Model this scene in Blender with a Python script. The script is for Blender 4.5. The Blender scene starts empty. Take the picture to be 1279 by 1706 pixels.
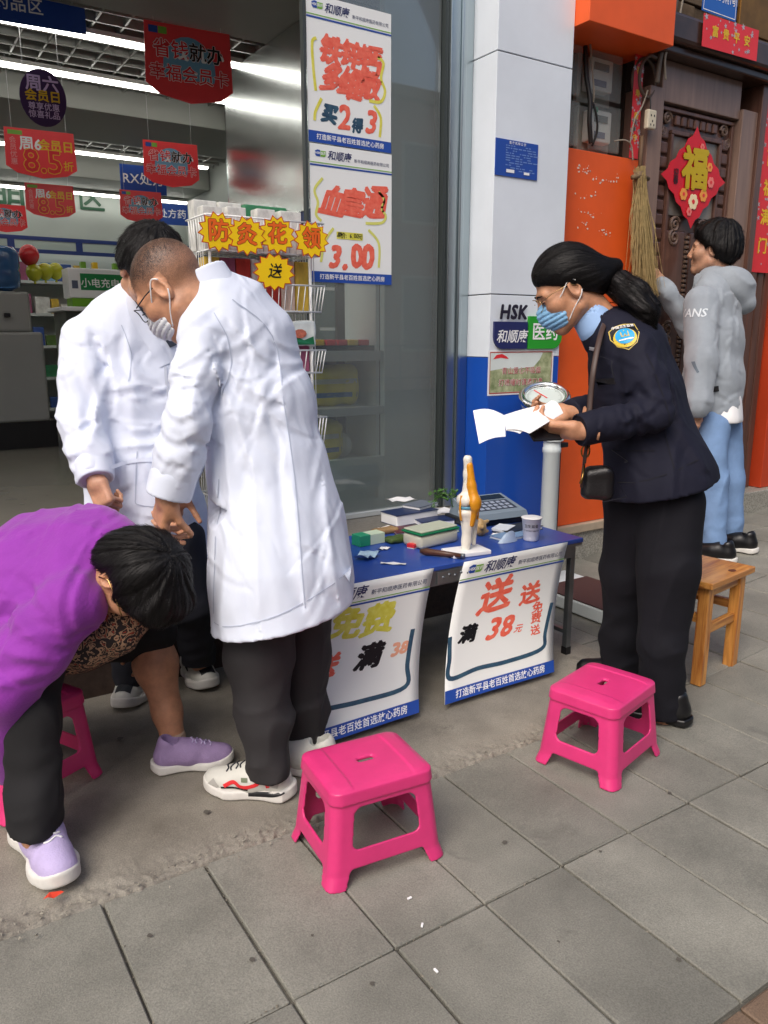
import bpy, bmesh, math, random
import numpy as np
from mathutils import Vector, Matrix
from mathutils.bvhtree import BVHTree
R = math.radians
rnd = random.Random(7)
S = bpy.context.scene
C = S.collection
# ------------------------------------------------------------------ camera
EYE, PITCH, YAW, FPX = 1.30, R(12.6), R(33.0), 1300.0
cd = bpy.data.cameras.new('camera'); cam = bpy.data.objects.new('camera', cd); C.objects.link(cam)
cam.location = (0, 0, EYE); cam.rotation_euler = (R(90) - PITCH, 0, -YAW)
cd.sensor_fit = 'HORIZONTAL'; cd.sensor_width = 36.0; cd.lens = 36.0 * FPX / 1279.0
cd.clip_start = 0.05; cd.clip_end = 600
S.camera = cam
# ------------------------------------------------------------------ sky, sun, exposure
w = bpy.data.worlds.new('World'); S.world = w; w.use_nodes = True
nt = w.node_tree
bg = nt.nodes['Background']; sky = nt.nodes.new('ShaderNodeTexSky')
sky.sky_type = 'NISHITA'; sky.sun_disc = False
SUN_EL, SUN_AZ = R(50), R(238)
sky.sun_elevation = SUN_EL; sky.sun_rotation = SUN_AZ
sky.dust_density = 5.0; sky.air_density = 1.0; sky.ozone_density = 1.0
nt.links.new(sky.outputs[0], bg.inputs[0]); bg.inputs[1].default_value = 0.15
sl = bpy.data.lights.new('sun', 'SUN'); sun = bpy.data.objects.new('sun', sl); C.objects.link(sun)
sl.energy = 1.3; sl.angle = R(35); sl.color = (1.0, 0.97, 0.93)
sun.rotation_euler = (R(90) - SUN_EL, 0, R(180) - SUN_AZ); sun.location = (0, -4, 8)
S.view_settings.view_transform = 'Standard'; S.view_settings.look = 'None'
S.view_settings.gamma = 1.0; S.view_settings.exposure = 0.25; S.view_settings.use_curve_mapping = False
S.render.engine = 'CYCLES'
S.cycles.max_bounces = 8; S.cycles.transparent_max_bounces = 16; S.cycles.use_denoising = True
# ------------------------------------------------------------------ helpers: points
_fw = Vector((math.sin(YAW) * math.cos(PITCH), math.cos(YAW) * math.cos(PITCH), -math.sin(PITCH)))
_rt = Vector((math.cos(YAW), -math.sin(YAW), 0)); _up = _rt.cross(_fw)
def ray(x, y): return _fw + _rt * ((x - 639.5) / FPX) - _up * ((y - 853.0) / FPX)
def D(x, y, d): return Vector((0, 0, EYE)) + ray(x, y) * d                 # at a distance
def G(x, y, z=0.0):                                                        # on a level
    r = ray(x, y); return Vector((0, 0, EYE)) + r * ((z - EYE) / r.z)
def PY(x, y, Y):                                                           # on a plane along the facade
    r = ray(x, y); return Vector((0, 0, EYE)) + r * (Y / r.y)
# ------------------------------------------------------------------ helpers: materials
MATS = {}
def srgb(r, g, b):
    f = lambda c: (c / 255 / 12.92) if c / 255 <= 0.04045 else ((c / 255 + 0.055) / 1.055) ** 2.4
    return (f(r), f(g), f(b))
def mat(name, col, rough=0.6, metal=0.0, var=0.0, vs=6.0, bump=0.0, bs=60.0, emit=0.0, spec=0.5, stretch=None, trans=0.0, alpha=1.0, sss=0.0, coat=0.0, sheen=0.0, col2=None, detail=4.0, rvar=0.0):
    if name in MATS: return MATS[name]
    m = bpy.data.materials.new(name); m.use_nodes = True; MATS[name] = m
    n = m.node_tree.nodes; l = m.node_tree.links; b = n['Principled BSDF']
    b.inputs['Base Color'].default_value = (*col, 1); b.inputs['Roughness'].default_value = rough
    b.inputs['Metallic'].default_value = metal; b.inputs['Specular IOR Level'].default_value = spec
    b.inputs['Transmission Weight'].default_value = trans; b.inputs['Alpha'].default_value = alpha
    b.inputs['Coat Weight'].default_value = coat; b.inputs['Sheen Weight'].default_value = sheen
    if sss: b.inputs['Subsurface Weight'].default_value = sss; b.inputs['Subsurface Radius'].default_value = (0.012, 0.005, 0.003); b.inputs['Subsurface Scale'].default_value = 1.0
    if emit: b.inputs['Emission Color'].default_value = (*col, 1); b.inputs['Emission Strength'].default_value = emit
    if var or bump or col2 or rvar:
        tc = n.new('ShaderNodeTexCoord'); mp = n.new('ShaderNodeMapping'); l.new(tc.outputs['Object'], mp.inputs[0])
        if stretch: mp.inputs['Scale'].default_value = stretch
    if var or col2:
        nz = n.new('ShaderNodeTexNoise'); nz.inputs['Scale'].default_value = vs; nz.inputs['Detail'].default_value = detail; nz.inputs['Roughness'].default_value = 0.6
        l.new(mp.outputs[0], nz.inputs[0]); rp = n.new('ShaderNodeValToRGB'); l.new(nz.outputs[0], rp.inputs[0])
        lo = tuple(max(0, c * (1 - var)) for c in col); hi = col2 if col2 else tuple(min(1, c * (1 + var)) for c in col)
        rp.color_ramp.elements[0].position = 0.3; rp.color_ramp.elements[0].color = (*lo, 1)
        rp.color_ramp.elements[1].position = 0.7; rp.color_ramp.elements[1].color = (*hi, 1)
        l.new(rp.outputs[0], b.inputs['Base Color'])
        if rvar:
            mr = n.new('ShaderNodeMapRange'); l.new(nz.outputs[0], mr.inputs[0]); mr.inputs[3].default_value = rough - rvar; mr.inputs[4].default_value = rough + rvar; l.new(mr.outputs[0], b.inputs['Roughness'])
    if bump:
        nb = n.new('ShaderNodeTexNoise'); nb.inputs['Scale'].default_value = bs; nb.inputs['Detail'].default_value = 3
        l.new(mp.outputs[0], nb.inputs[0]); bp = n.new('ShaderNodeBump'); bp.inputs['Strength'].default_value = bump; bp.inputs['Distance'].default_value = 0.01
        l.new(nb.outputs[0], bp.inputs['Height']); l.new(bp.outputs[0], b.inputs['Normal'])
    return m
# ------------------------------------------------------------------ helpers: meshes
class MB:
    def __init__(s): s.v = []; s.f = []
    def add(s, v, f):
        k = len(s.v); s.v += [tuple(p) for p in v]; s.f += [tuple(i + k for i in q) for q in f]; return s
    def box(s, x0, x1, y0, y1, z0, z1, bev=0.0, M=None):
        if bev <= 0:
            v = [(x, y, z) for x in (x0, x1) for y in (y0, y1) for z in (z0, z1)]
            f = [(0, 1, 3, 2), (4, 6, 7, 5), (0, 4, 5, 1), (2, 3, 7, 6), (0, 2, 6, 4), (1, 5, 7, 3)]
        else:
            bm = bmesh.new(); bmesh.ops.create_cube(bm, size=1.0)
            for q in bm.verts: q.co = Vector(((x0 + x1) / 2 + q.co.x * (x1 - x0), (y0 + y1) / 2 + q.co.y * (y1 - y0), (z0 + z1) / 2 + q.co.z * (z1 - z0)))
            bmesh.ops.bevel(bm, geom=bm.edges[:], offset=bev, segments=2, profile=0.5, affect='EDGES')
            bm.verts.index_update(); v = [q.co.copy() for q in bm.verts]; f = [[q.index for q in p.verts] for p in bm.faces]; bm.free()
        if M is not None: v = [M @ Vector(q) for q in v]
        return s.add(v, f)
    def tube(s, pts, r, n=8, cap=True, flat=None):
        pts = [Vector(p) for p in pts]; rs = r if isinstance(r, (list, tuple)) else [r] * len(pts)
        v = []; f = []; prev = None
        for i, p in enumerate(pts):
            t = (pts[min(i + 1, len(pts) - 1)] - pts[max(i - 1, 0)])
            t = t.normalized() if t.length > 1e-9 else Vector((0, 0, 1))
            if prev is None:
                a = Vector((0, 0, 1)) if abs(t.z) < 0.9 else Vector((1, 0, 0)); u = t.cross(a).normalized()
            else:
                u = prev - t * prev.dot(t); u = u.normalized() if u.length > 1e-6 else t.orthogonal().normalized()
            prev = u; q = t.cross(u)
            for k in range(n):
                a = 2 * math.pi * k / n; c2 = (flat or 1.0)
                v.append(p + (u * math.cos(a) + q * math.sin(a) * c2) * rs[i])
        for i in range(len(pts) - 1):
            for k in range(n):
                a, b = i * n + k, i * n + (k + 1) % n; f.append((a, b, b + n, a + n))
        if cap: f.append(tuple(range(n - 1, -1, -1))); f.append(tuple((len(pts) - 1) * n + k for k in range(n)))
        return s.add(v, f)
    def lathe(s, prof, n=24, M=None):
        v = []; f = []
        for (r, z) in prof:
            for k in range(n): a = 2 * math.pi * k / n; v.append(Vector((r * math.cos(a), r * math.sin(a), z)))
        for i in range(len(prof) - 1):
            for k in range(n):
                a, b = i * n + k, i * n + (k + 1) % n; f.append((a, b, b + n, a + n))
        f.append(tuple(range(n - 1, -1, -1))); f.append(tuple((len(prof) - 1) * n + k for k in range(n)))
        if M is not None: v = [M @ q for q in v]
        return s.add(v, f)
    def prism(s, poly, z0, z1, M=None):
        n = len(poly); v = [Vector((x, y, z0)) for x, y in poly] + [Vector((x, y, z1)) for x, y in poly]
        f = [tuple(range(n - 1, -1, -1)), tuple(range(n, 2 * n))] + [(i, (i + 1) % n, (i + 1) % n + n, i + n) for i in range(n)]
        if M is not None: v = [M @ q for q in v]
        return s.add(v, f)
    def xf(s, fn): s.v = [tuple(fn(Vector(p))) for p in s.v]; return s
def mesh_obj(name, mb, m, parent=None, smooth=False, off=None):
    me = bpy.data.meshes.new(name)
    v = mb.v if off is None else [(p[0] - off[0], p[1] - off[1], p[2] - off[2]) for p in mb.v]
    me.from_pydata(v, [], mb.f); me.update()
    if m is not None: me.materials.append(m)
    if smooth: me.polygons.foreach_set('use_smooth', [True] * len(me.polygons))
    if smooth == 'auto':
        try: me.set_sharp_from_angle(angle=R(40))
        except Exception: pass
    o = bpy.data.objects.new(name, me); C.objects.link(o)
    if parent is not None: o.parent = parent
    return o
def tag(o, label, cat, group=None):
    o['label'] = label; o['category'] = cat
    if group: o['group'] = group
    return o
def thing(name, label, cat, loc=(0, 0, 0), rotz=0.0, group=None):
    o = bpy.data.objects.new(name, None); C.objects.link(o); o.location = loc; o.rotation_euler = (0, 0, rotz); o.empty_display_size = 0.1
    return tag(o, label, cat, group)
def structure(name, mb, m, smooth=False):
    o = mesh_obj(name, mb, m, None, smooth); o['kind'] = 'structure'; return o
def part(name, mb, m, parent, smooth=False, world=True):
    root = parent
    while root.parent: root = root.parent
    return mesh_obj(name, mb, m, parent, smooth, tuple(root.location) if world else None)
def dup(root, loc, rotz, label, group=None):
    r = root.copy(); C.objects.link(r); r.location = loc; r.rotation_euler = (0, 0, rotz); r['label'] = label
    if group: r['group'] = group
    def kids(a, b):
        for ch in list(a.children):
            c = ch.copy(); C.objects.link(c); c.parent = b; kids(ch, c)
    kids(root, r); return r
# ------------------------------------------------------------------ helpers: lettering
def text2d(body, size=1.0, bold=0.0, shear=0.0, space=1.0, line=1.0, align='CENTER', squeeze=1.0):
    fat = bold * 0.9 if bold > 0.016 else 0.0; bold = 0.0 if fat else bold
    c = bpy.data.curves.new('lettering', 'FONT'); c.body = body; c.size = 1.0; c.resolution_u = 2; c.offset = bold; c.shear = shear
    c.space_character = space; c.space_line = line; c.align_x = align; c.align_y = 'CENTER'
    o = bpy.data.objects.new('lettering', c); me = o.to_mesh()
    mb = MB(); mb.add([(v.co.x * size * squeeze, v.co.y * size, 0) for v in me.vertices], [tuple(p.vertices) for p in me.polygons])
    o.to_mesh_clear(); bpy.data.objects.remove(o); bpy.data.curves.remove(c)
    if fat > 0.001:                                    # heavy brush: the glyph struck several times
        v0, f0 = list(mb.v), list(mb.f)
        for k in range(6): a = 2 * math.pi * k / 6; mb.add([(x + math.cos(a) * fat * size, y + math.sin(a) * fat * size, z - 0.00009 * (k + 1)) for x, y, z in v0], f0)
    return mb
def ribbon2d(pts, w):
    mb = MB(); n = len(pts); ws = w if isinstance(w, (list, tuple)) else [w] * n; v = []
    for i, (x, y) in enumerate(pts):
        x0, y0 = pts[max(0, i - 1)]; x1, y1 = pts[min(n - 1, i + 1)]; L = math.hypot(x1 - x0, y1 - y0) or 1
        nx, ny = -(y1 - y0) / L * ws[i] / 2, (x1 - x0) / L * ws[i] / 2
        v += [(x + nx, y + ny, 0), (x - nx, y - ny, 0)]
    return mb.add(v, [(2 * i, 2 * i + 1, 2 * i + 3, 2 * i + 2) for i in range(n - 1)])
def poly2d(pts): return MB().add([(x, y, 0) for x, y in pts], [tuple(range(len(pts)))])
def rect2d(x0, x1, y0, y1, nx=1, ny=1):
    v = [(x0 + (x1 - x0) * i / nx, y0 + (y1 - y0) * j / ny, 0) for j in range(ny + 1) for i in range(nx + 1)]
    return MB().add(v, [(j * (nx + 1) + i, j * (nx + 1) + i + 1, (j + 1) * (nx + 1) + i + 1, (j + 1) * (nx + 1) + i) for j in range(ny) for i in range(nx)])
def shift(mb, dx, dy, dz=0.0): mb.v = [(x + dx, y + dy, z + dz) for x, y, z in mb.v]; return mb
def smoothpts(p, n=6):
    out = []; m = len(p)
    for i in range(m - 1):
        a, b, c, d = p[max(0, i - 1)], p[i], p[i + 1], p[min(m - 1, i + 2)]
        for k in range(n):
            t = k / n
            out.append(tuple(0.5 * ((2 * b[j]) + (-a[j] + c[j]) * t + (2 * a[j] - 5 * b[j] + 4 * c[j] - d[j]) * t * t + (-a[j] + 3 * b[j] - 3 * c[j] + d[j]) * t ** 3) for j in range(len(b))))
    out.append(tuple(p[-1])); return out
_bvh = {}
def tree_of(t):
    if isinstance(t, BVHTree): return t
    if id(t) not in _bvh: _bvh[id(t)] = (BVHTree.FromPolygons(t.v, t.f), t)
    return _bvh[id(t)][0]
def onto(mb, target, origin, ux, uy, out, lift=0.0015, far=0.6, cuts=0):
    """lay a flat print on a surface: each point drops along -out onto the target"""
    bm = bmesh.new(); vs = [bm.verts.new(p) for p in mb.v]
    for f in mb.f:
        try: bm.faces.new([vs[i] for i in f])
        except ValueError: pass
    if cuts:
        bmesh.ops.triangulate(bm, faces=bm.faces[:]); bmesh.ops.subdivide_edges(bm, edges=bm.edges[:], cuts=cuts, use_grid_fill=True)
    bm.verts.index_update()
    tree = tree_of(target)
    ux, uy, out = Vector(ux).normalized(), Vector(uy).normalized(), Vector(out).normalized(); res = MB(); v2 = []
    for q in bm.verts:
        p = Vector(origin) + ux * q.co.x + uy * q.co.y + out * far / 2
        h, nn, i, dd = tree.ray_cast(p, -out, far)
        if h is None: h = Vector(origin) + ux * q.co.x + uy * q.co.y; nn = out
        v2.append(h + out * lift + out * q.co.z)
    res.add(v2, [[q.index for q in f.verts] for f in bm.faces]); bm.free(); return res
# ------------------------------------------------------------------ helpers: rounded solids (distance fields meshed by surface nets)
def vlen(a): return np.sqrt((a * a).sum(-1))
class Field:
    def __init__(s, lo, hi, h):
        lo = np.array(lo, np.float32); hi = np.array(hi, np.float32); s.h = h; s.lo = lo
        s.n = np.ceil((hi - lo) / h).astype(int) + 1
        ax = [lo[i] + h * np.arange(s.n[i], dtype=np.float32) for i in range(3)]
        s.P = np.stack(np.meshgrid(*ax, indexing='ij'), -1); s.d = np.full(tuple(s.n), 9.0, np.float32)
    def add(s, d, k=0.0): s.d = smin(s.d, d, k); return s
    def cut(s, d, k=0.0): s.d = -smin(-s.d, d, k); return s
    def keep(s, d, k=0.0): s.d = -smin(-s.d, -d, k); return s
    def cone(s, a, b, ra, rb, k=0.0): return s.add(cone(s.P, a, b, ra, rb), k)
    def ell(s, c, r, M=None, k=0.0): return s.add(ell(s.P, c, r, M), k)
    def mesh(s):
        d = s.d; n = s.n
        ins = d < 0
        cnt = np.zeros(tuple(n - 1), np.int8)
        for a in (0, 1):
            for b in (0, 1):
                for c in (0, 1): cnt += ins[a:n[0] - 1 + a, b:n[1] - 1 + b, c:n[2] - 1 + c]
        act = (cnt > 0) & (cnt < 8); idx = np.argwhere(act); ids = np.full(tuple(n - 1), -1, np.int64); ids[act] = np.arange(len(idx))
        acc = np.zeros((len(idx), 3), np.float64); num = np.zeros(len(idx))
        cor = [(a, b, c) for a in (0, 1) for b in (0, 1) for c in (0, 1)]
        for i, p in enumerate(cor):
            for q in cor[i + 1:]:
                if sum(abs(p[t] - q[t]) for t in range(3)) != 1: continue
                dp = d[idx[:, 0] + p[0], idx[:, 1] + p[1], idx[:, 2] + p[2]]; dq = d[idx[:, 0] + q[0], idx[:, 1] + q[1], idx[:, 2] + q[2]]
                m = (dp < 0) != (dq < 0); t = np.where(m, dp / np.where(m, dp - dq, 1), 0)
                pt = np.array(p)[None] + t[:, None] * (np.array(q) - np.array(p))[None]; acc += np.where(m[:, None], pt, 0); num += m
        V = (idx + acc / num[:, None]) * s.h + s.lo
        F = []
        for ax in range(3):
            sl0 = [slice(1, -1)] * 3; sl0[ax] = slice(0, -1); sl1 = [slice(1, -1)] * 3; sl1[ax] = slice(1, None)
            a = ins[tuple(sl0)]; b = ins[tuple(sl1)]; ch = np.argwhere(a != b); base = ch.copy()
            for t in range(3):
                if t != ax: base[:, t] += 1
            u, v = [(1, 2), (2, 0), (0, 1)][ax]
            def cell(du, dv):
                c = base.copy(); c[:, u] -= du; c[:, v] -= dv; return ids[c[:, 0], c[:, 1], c[:, 2]]
            q = np.stack([cell(1, 1), cell(0, 1), cell(0, 0), cell(1, 0)], -1)
            sgn = a[tuple(ch.T)]; q[~sgn] = q[~sgn][:, ::-1]; F.append(q)
        F = np.concatenate(F); mb = MB(); mb.v = [tuple(p) for p in V.tolist()]; mb.f = [tuple(q) for q in F.tolist()]; return mb
class Pts(Field):
    def __init__(s, P): s.P = P; s.d = np.full(P.shape[:-1], 9.0, np.float32)
def banded(lo, hi, h, fn, band=0.012, m=4):
    """mesh fn(points) only where the coarse pass finds the surface"""
    lo = np.array(lo, np.float32); hi = np.array(hi, np.float32); n = np.ceil((hi - lo) / (h * m)).astype(int) + 1
    ax = [lo[i] + h * m * np.arange(n[i], dtype=np.float32) for i in range(3)]; c = Pts(np.stack(np.meshgrid(*ax, indexing='ij'), -1)); fn(c)
    f = Field.__new__(Field); f.h = h; f.lo = lo; f.n = (n - 1) * m + 1
    ix = [np.minimum(np.arange(f.n[i]) // m + (np.arange(f.n[i]) % m >= m / 2), n[i] - 1) for i in range(3)]
    f.d = np.ascontiguousarray(c.d[np.ix_(*ix)]).astype(np.float32); near = np.abs(f.d) < band + h * m * 1.1
    q = Pts(lo + np.argwhere(near).astype(np.float32) * np.float32(h)); fn(q); f.d[near] = q.d; return f.mesh()
def smin(a, b, k):
    if k <= 0: return np.minimum(a, b)
    h = np.maximum(k - np.abs(a - b), 0) / k; return np.minimum(a, b) - h * h * k * 0.25
def cone(P, a, b, ra, rb):
    a = np.array(a, np.float32); b = np.array(b, np.float32); ab = b - a; L = float((ab * ab).sum()) or 1e-9
    q = P - a; t = np.clip((q @ ab) / L, 0, 1); return vlen(q - t[..., None] * ab) - (ra + (rb - ra) * t)
def ell(P, c, r, M=None):
    q = P - np.array(c, np.float32)
    if M is not None: q = q @ np.array(M, np.float32)       # columns of M are the axes
    r = np.array(r, np.float32); k0 = vlen(q / r); k1 = vlen(q / (r * r)); return k0 * (k0 - 1) / np.maximum(k1, 1e-6)
def loft(P, st, k=0.02):
    """stations (centre, wide radius, deep radius, wide axis): rounded limb of oval section"""
    d = None
    for (c0, w0, e0, x0), (c1, w1, e1, x1) in zip(st[:-1], st[1:]):
        a = np.array(c0, np.float32); b = np.array(c1, np.float32); ab = b - a; L2 = float((ab * ab).sum()); q = P - a
        t = np.clip((q @ ab) / L2, 0, 1); q = q - t[..., None] * ab
        x = np.array(Vector(x0).lerp(Vector(x1), 0.5).normalized(), np.float32); z = np.array(Vector(ab.tolist()).normalized(), np.float32)
        x = x - z * float((x * z).sum()); x /= np.linalg.norm(x); y = np.cross(z, x)
        W = w0 + (w1 - w0) * t; E = e0 + (e1 - e0) * t; zl = q @ z
        u = q @ x / W; v = q @ y / E; m = np.minimum(W, E); wv = zl / m; rr = np.sqrt(u * u + v * v + wv * wv)
        g = np.sqrt((u / W) ** 2 + (v / E) ** 2 + (wv / m) ** 2); dd = rr * (rr - 1) / np.maximum(g, 1e-4)
        d = dd if d is None else smin(d, dd, k)
    return d
def rbox(P, c, h, r, M=None):
    q = P - np.array(c, np.float32)
    if M is not None: q = q @ np.array(M, np.float32)
    q = np.abs(q) - (np.array(h, np.float32) - r); return vlen(np.maximum(q, 0)) + np.minimum(q.max(-1), 0) - r
_tab = np.random.RandomState(3).rand(4096).astype(np.float32)
def noise(Q):
    i = np.floor(Q).astype(np.int64); f = (Q - i).astype(np.float32); f = f * f * (3 - 2 * f); out = 0
    for a in (0, 1):
        for b in (0, 1):
            for c in (0, 1):
                h = ((i[..., 0] + a) * 73856093 ^ (i[..., 1] + b) * 19349663 ^ (i[..., 2] + c) * 83492791) & 4095
                out = out + _tab[h] * (f[..., 0] if a else 1 - f[..., 0]) * (f[..., 1] if b else 1 - f[..., 1]) * (f[..., 2] if c else 1 - f[..., 2])
    return out * 2 - 1
def folds(P, along, freq, stretch=0.25, seed=0.0):
    """creases running along a direction"""
    z = Vector(along).normalized(); x = z.orthogonal().normalized(); y = z.cross(x)
    Q = np.stack([P @ np.array(x, np.float32), P @ np.array(y, np.float32), P @ np.array(z, np.float32) * stretch], -1) * freq + seed
    w = noise(Q * 0.5 + 7)[..., None] * 0.6; n = noise(Q + w); return 1 - 2 * np.abs(n) ** 0.8
def radial(P, c, axis, num, reach, seed=0.0):
    """creases fanning out of a point, seen along axis"""
    z = Vector(axis).normalized(); x = z.orthogonal().normalized(); y = z.cross(x); q = P - np.array(c, np.float32)
    u = q @ np.array(x, np.float32); v = q @ np.array(y, np.float32); r = np.sqrt(u * u + v * v) + 1e-4
    Q = np.stack([u / r * num / 6, v / r * num / 6, r * 2.0], -1) + seed; n = noise(Q)
    ww = np.clip(vlen(q) / reach, 0, 1); return (1 - 2 * np.abs(n) ** 0.8) * np.sin(np.clip(ww * 1.15, 0, 1) * math.pi) 
# ================================================================== SETTING
FZ = 0.45                                              # shop floor level
def slope(x): return 0.07 * max(0.0, x - 2.6)
M_mortar = mat('mortar', srgb(84, 81, 73), 0.95, var=0.35, vs=14, bump=0.5, bs=120)
def slab_mat(name, c1, c2, dirt):
    m = bpy.data.materials.new(name); m.use_nodes = True; n = m.node_tree.nodes; l = m.node_tree.links; b = n['Principled BSDF']
    tc = n.new('ShaderNodeNewGeometry'); oi = n.new('ShaderNodeObjectInfo')
    a = n.new('ShaderNodeTexNoise'); a.inputs['Scale'].default_value = 3.2; a.inputs['Detail'].default_value = 7; a.inputs['Roughness'].default_value = 0.62; l.new(tc.outputs['Position'], a.inputs[0])
    r = n.new('ShaderNodeValToRGB'); l.new(a.outputs[0], r.inputs[0]); r.color_ramp.elements[0].position = 0.3; r.color_ramp.elements[0].color = (*c1, 1); r.color_ramp.elements[1].position = 0.72; r.color_ramp.elements[1].color = (*c2, 1)
    f = n.new('ShaderNodeTexNoise'); f.inputs['Scale'].default_value = 260; f.inputs['Detail'].default_value = 4; l.new(tc.outputs['Position'], f.inputs[0])
    m1 = n.new('ShaderNodeMix'); m1.data_type = 'RGBA'; m1.blend_type = 'OVERLAY'; m1.inputs[0].default_value = 0.55; l.new(r.outputs[0], m1.inputs[6]); l.new(f.outputs[0], m1.inputs[7])
    hv = n.new('ShaderNodeHueSaturation'); mr = n.new('ShaderNodeMapRange'); l.new(oi.outputs['Random'], mr.inputs[0]); mr.inputs[3].default_value = 0.86; mr.inputs[4].default_value = 1.14; l.new(mr.outputs[0], hv.inputs['Value']); l.new(m1.outputs[2], hv.inputs['Color'])
    d = n.new('ShaderNodeTexNoise'); d.inputs['Scale'].default_value = 5; d.inputs['Detail'].default_value = 9; d.inputs['Roughness'].default_value = 0.7; d.inputs['Distortion'].default_value = 0.6; l.new(tc.outputs['Position'], d.inputs[0])
    dr = n.new('ShaderNodeValToRGB'); l.new(d.outputs[0], dr.inputs[0]); dr.color_ramp.elements[0].position = 0.6; dr.color_ramp.elements[0].color = (0, 0, 0, 1); dr.color_ramp.elements[1].position = 0.78; dr.color_ramp.elements[1].color = (0.75, 0.75, 0.75, 1)
    m2 = n.new('ShaderNodeMix'); m2.data_type = 'RGBA'; l.new(dr.outputs[0], m2.inputs[0]); l.new(hv.outputs[0], m2.inputs[6]); m2.inputs[7].default_value = (*dirt, 1); l.new(m2.outputs[2], b.inputs['Base Color'])
    rr = n.new('ShaderNodeMapRange'); l.new(a.outputs[0], rr.inputs[0]); rr.inputs[3].default_value = 0.55; rr.inputs[4].default_value = 0.85; l.new(rr.outputs[0], b.inputs['Roughness'])
    bp = n.new('ShaderNodeBump'); bp.inputs['Strength'].default_value = 0.35; bp.inputs['Distance'].default_value = 0.004; l.new(f.outputs[0], bp.inputs['Height'])
    bp2 = n.new('ShaderNodeBump'); bp2.inputs['Strength'].default_value = 0.5; bp2.inputs['Distance'].default_value = 0.01; l.new(a.outputs[0], bp2.inputs['Height']); l.new(bp.outputs[0], bp2.inputs['Normal']); l.new(bp2.outputs[0], b.inputs['Normal'])
    return m
M_slab = slab_mat('paving_slab_concrete', srgb(106, 105, 97), srgb(140, 138, 128), srgb(82, 80, 74))
M_brick = slab_mat('paving_brick_clay', srgb(104, 84, 68), srgb(126, 106, 86), srgb(72, 60, 50))
M_conc = slab_mat('apron_concrete', srgb(102, 97, 88), srgb(142, 137, 126), srgb(74, 70, 63))
# ground sheet to the horizon
g = MB().box(-250, 250, -250, 250, -0.2, -0.06); structure('ground', g, mat('street_asphalt', (0.055, 0.055, 0.055), 0.9, var=0.3, vs=2, bump=0.3, bs=200))
bed = MB(); xs = [-2.5, 2.6, 7.5]
bed.add([(x, y, slope(x) - 0.010) for y in (-2.6, 3.1) for x in xs], [(0, 1, 4, 3), (1, 2, 5, 4)])
pav = structure('pavement', bed, M_mortar)
def slab_mesh(w, d, seed):
    r = random.Random(seed); bm = bmesh.new(); bmesh.ops.create_cube(bm, size=1)
    for q in bm.verts: q.co = Vector((q.co.x * w, q.co.y * d, q.co.z * 0.04 - 0.02))
    bmesh.ops.bevel(bm, geom=bm.edges[:], offset=0.0035, segments=1, affect='EDGES')
    for q in bm.verts:
        q.co.x += r.uniform(-1, 1) * 0.0012; q.co.y += r.uniform(-1, 1) * 0.0015; q.co.z += (q.co.x * r.uniform(-1, 1) * 0.002)
    me = bpy.data.meshes.new('paving_slab'); bm.to_mesh(me); bm.free(); return me
SL = [slab_mesh(0.2462, 0.4915, i) for i in range(5)]; BR = [slab_mesh(0.117, 0.117, 20 + i) for i in range(3)]
for me in SL: me.materials.append(M_slab)
for me in BR: me.materials.append(M_brick)
def lay(me, x, y, name):
    o = bpy.data.objects.new(name, me); C.objects.link(o); o.parent = pav
    o.location = (x, y, slope(x) + rnd.uniform(-0.0018, 0.0018)); o.rotation_euler = (rnd.uniform(-0.003, 0.003), -math.atan(0.07) * (x > 2.6) + rnd.uniform(-0.004, 0.004), rnd.uniform(-0.004, 0.004))
JX = [0.06 + 0.2515 * i for i in range(-5, 20)]
for j, (y0) in enumerate((0.71, 1.205)):
    for x in JX: lay(SL[rnd.randrange(5)], x + 0.125, y0 + 0.2475, 'paving_slab')
for y0 in (1.70, 2.195, 2.69):
    for x in JX:
        if x > 2.25: lay(SL[rnd.randrange(5)], x + 0.125, y0 + 0.2475, 'paving_slab')
for i in range(0, 22):
    for j in range(0, 4): lay(BR[rnd.randrange(3)], 0.62 + 0.1235 * i, 0.645 - 0.1235 * j, 'paving_brick')
# concrete apron in front of the shop, with its broken front edge
ap = MB(); NX, ys = 1000, [1.694, 1.697, 1.700, 1.704, 1.708, 1.713, 1.718, 1.723, 1.729, 1.735, 1.742, 1.75, 1.758, 1.767, 1.778, 1.79, 1.805, 1.83, 1.9, 2.1, 2.9]
GX, GY = np.meshgrid(np.linspace(-2.5, 2.43, NX + 1), np.array(ys)); hv = lambda s, yy=None: noise(np.stack([GX * s, (GY if yy is None else np.full_like(GY, yy)) * s, np.full_like(GX, 3.3)], -1))
e_ = (0.012 * hv(5, 0) + 0.010 * hv(19, 1) + 0.007 * hv(60, 2)) * np.clip((1.80 - GY) / 0.08, 0, 1); lip = np.clip((GY - 1.694) / 0.012, 0, 1) ** 0.6; rough = np.clip(1.3 - np.maximum(0, GY - 1.70) / (0.045 + 0.04 * (hv(3, 7) + 1)), 0, 1)
GZ = -0.014 + lip * (0.026 + rough * (0.0030 * hv(150) + 0.0032 * hv(75) + 0.0025 * hv(33) + 0.002 * hv(14) - 0.005) + 0.002 * hv(4)); YY = GY + e_
ap.v = [tuple(p) for p in np.stack([GX, YY, GZ], -1).reshape(-1, 3).tolist()]
for j in range(len(ys) - 1):
    for i in range(NX): a = j * (NX + 1) + i; ap.f.append((a, a + 1, a + NX + 2, a + NX + 1))
structure('concrete_apron', ap, M_conc, True)
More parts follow.
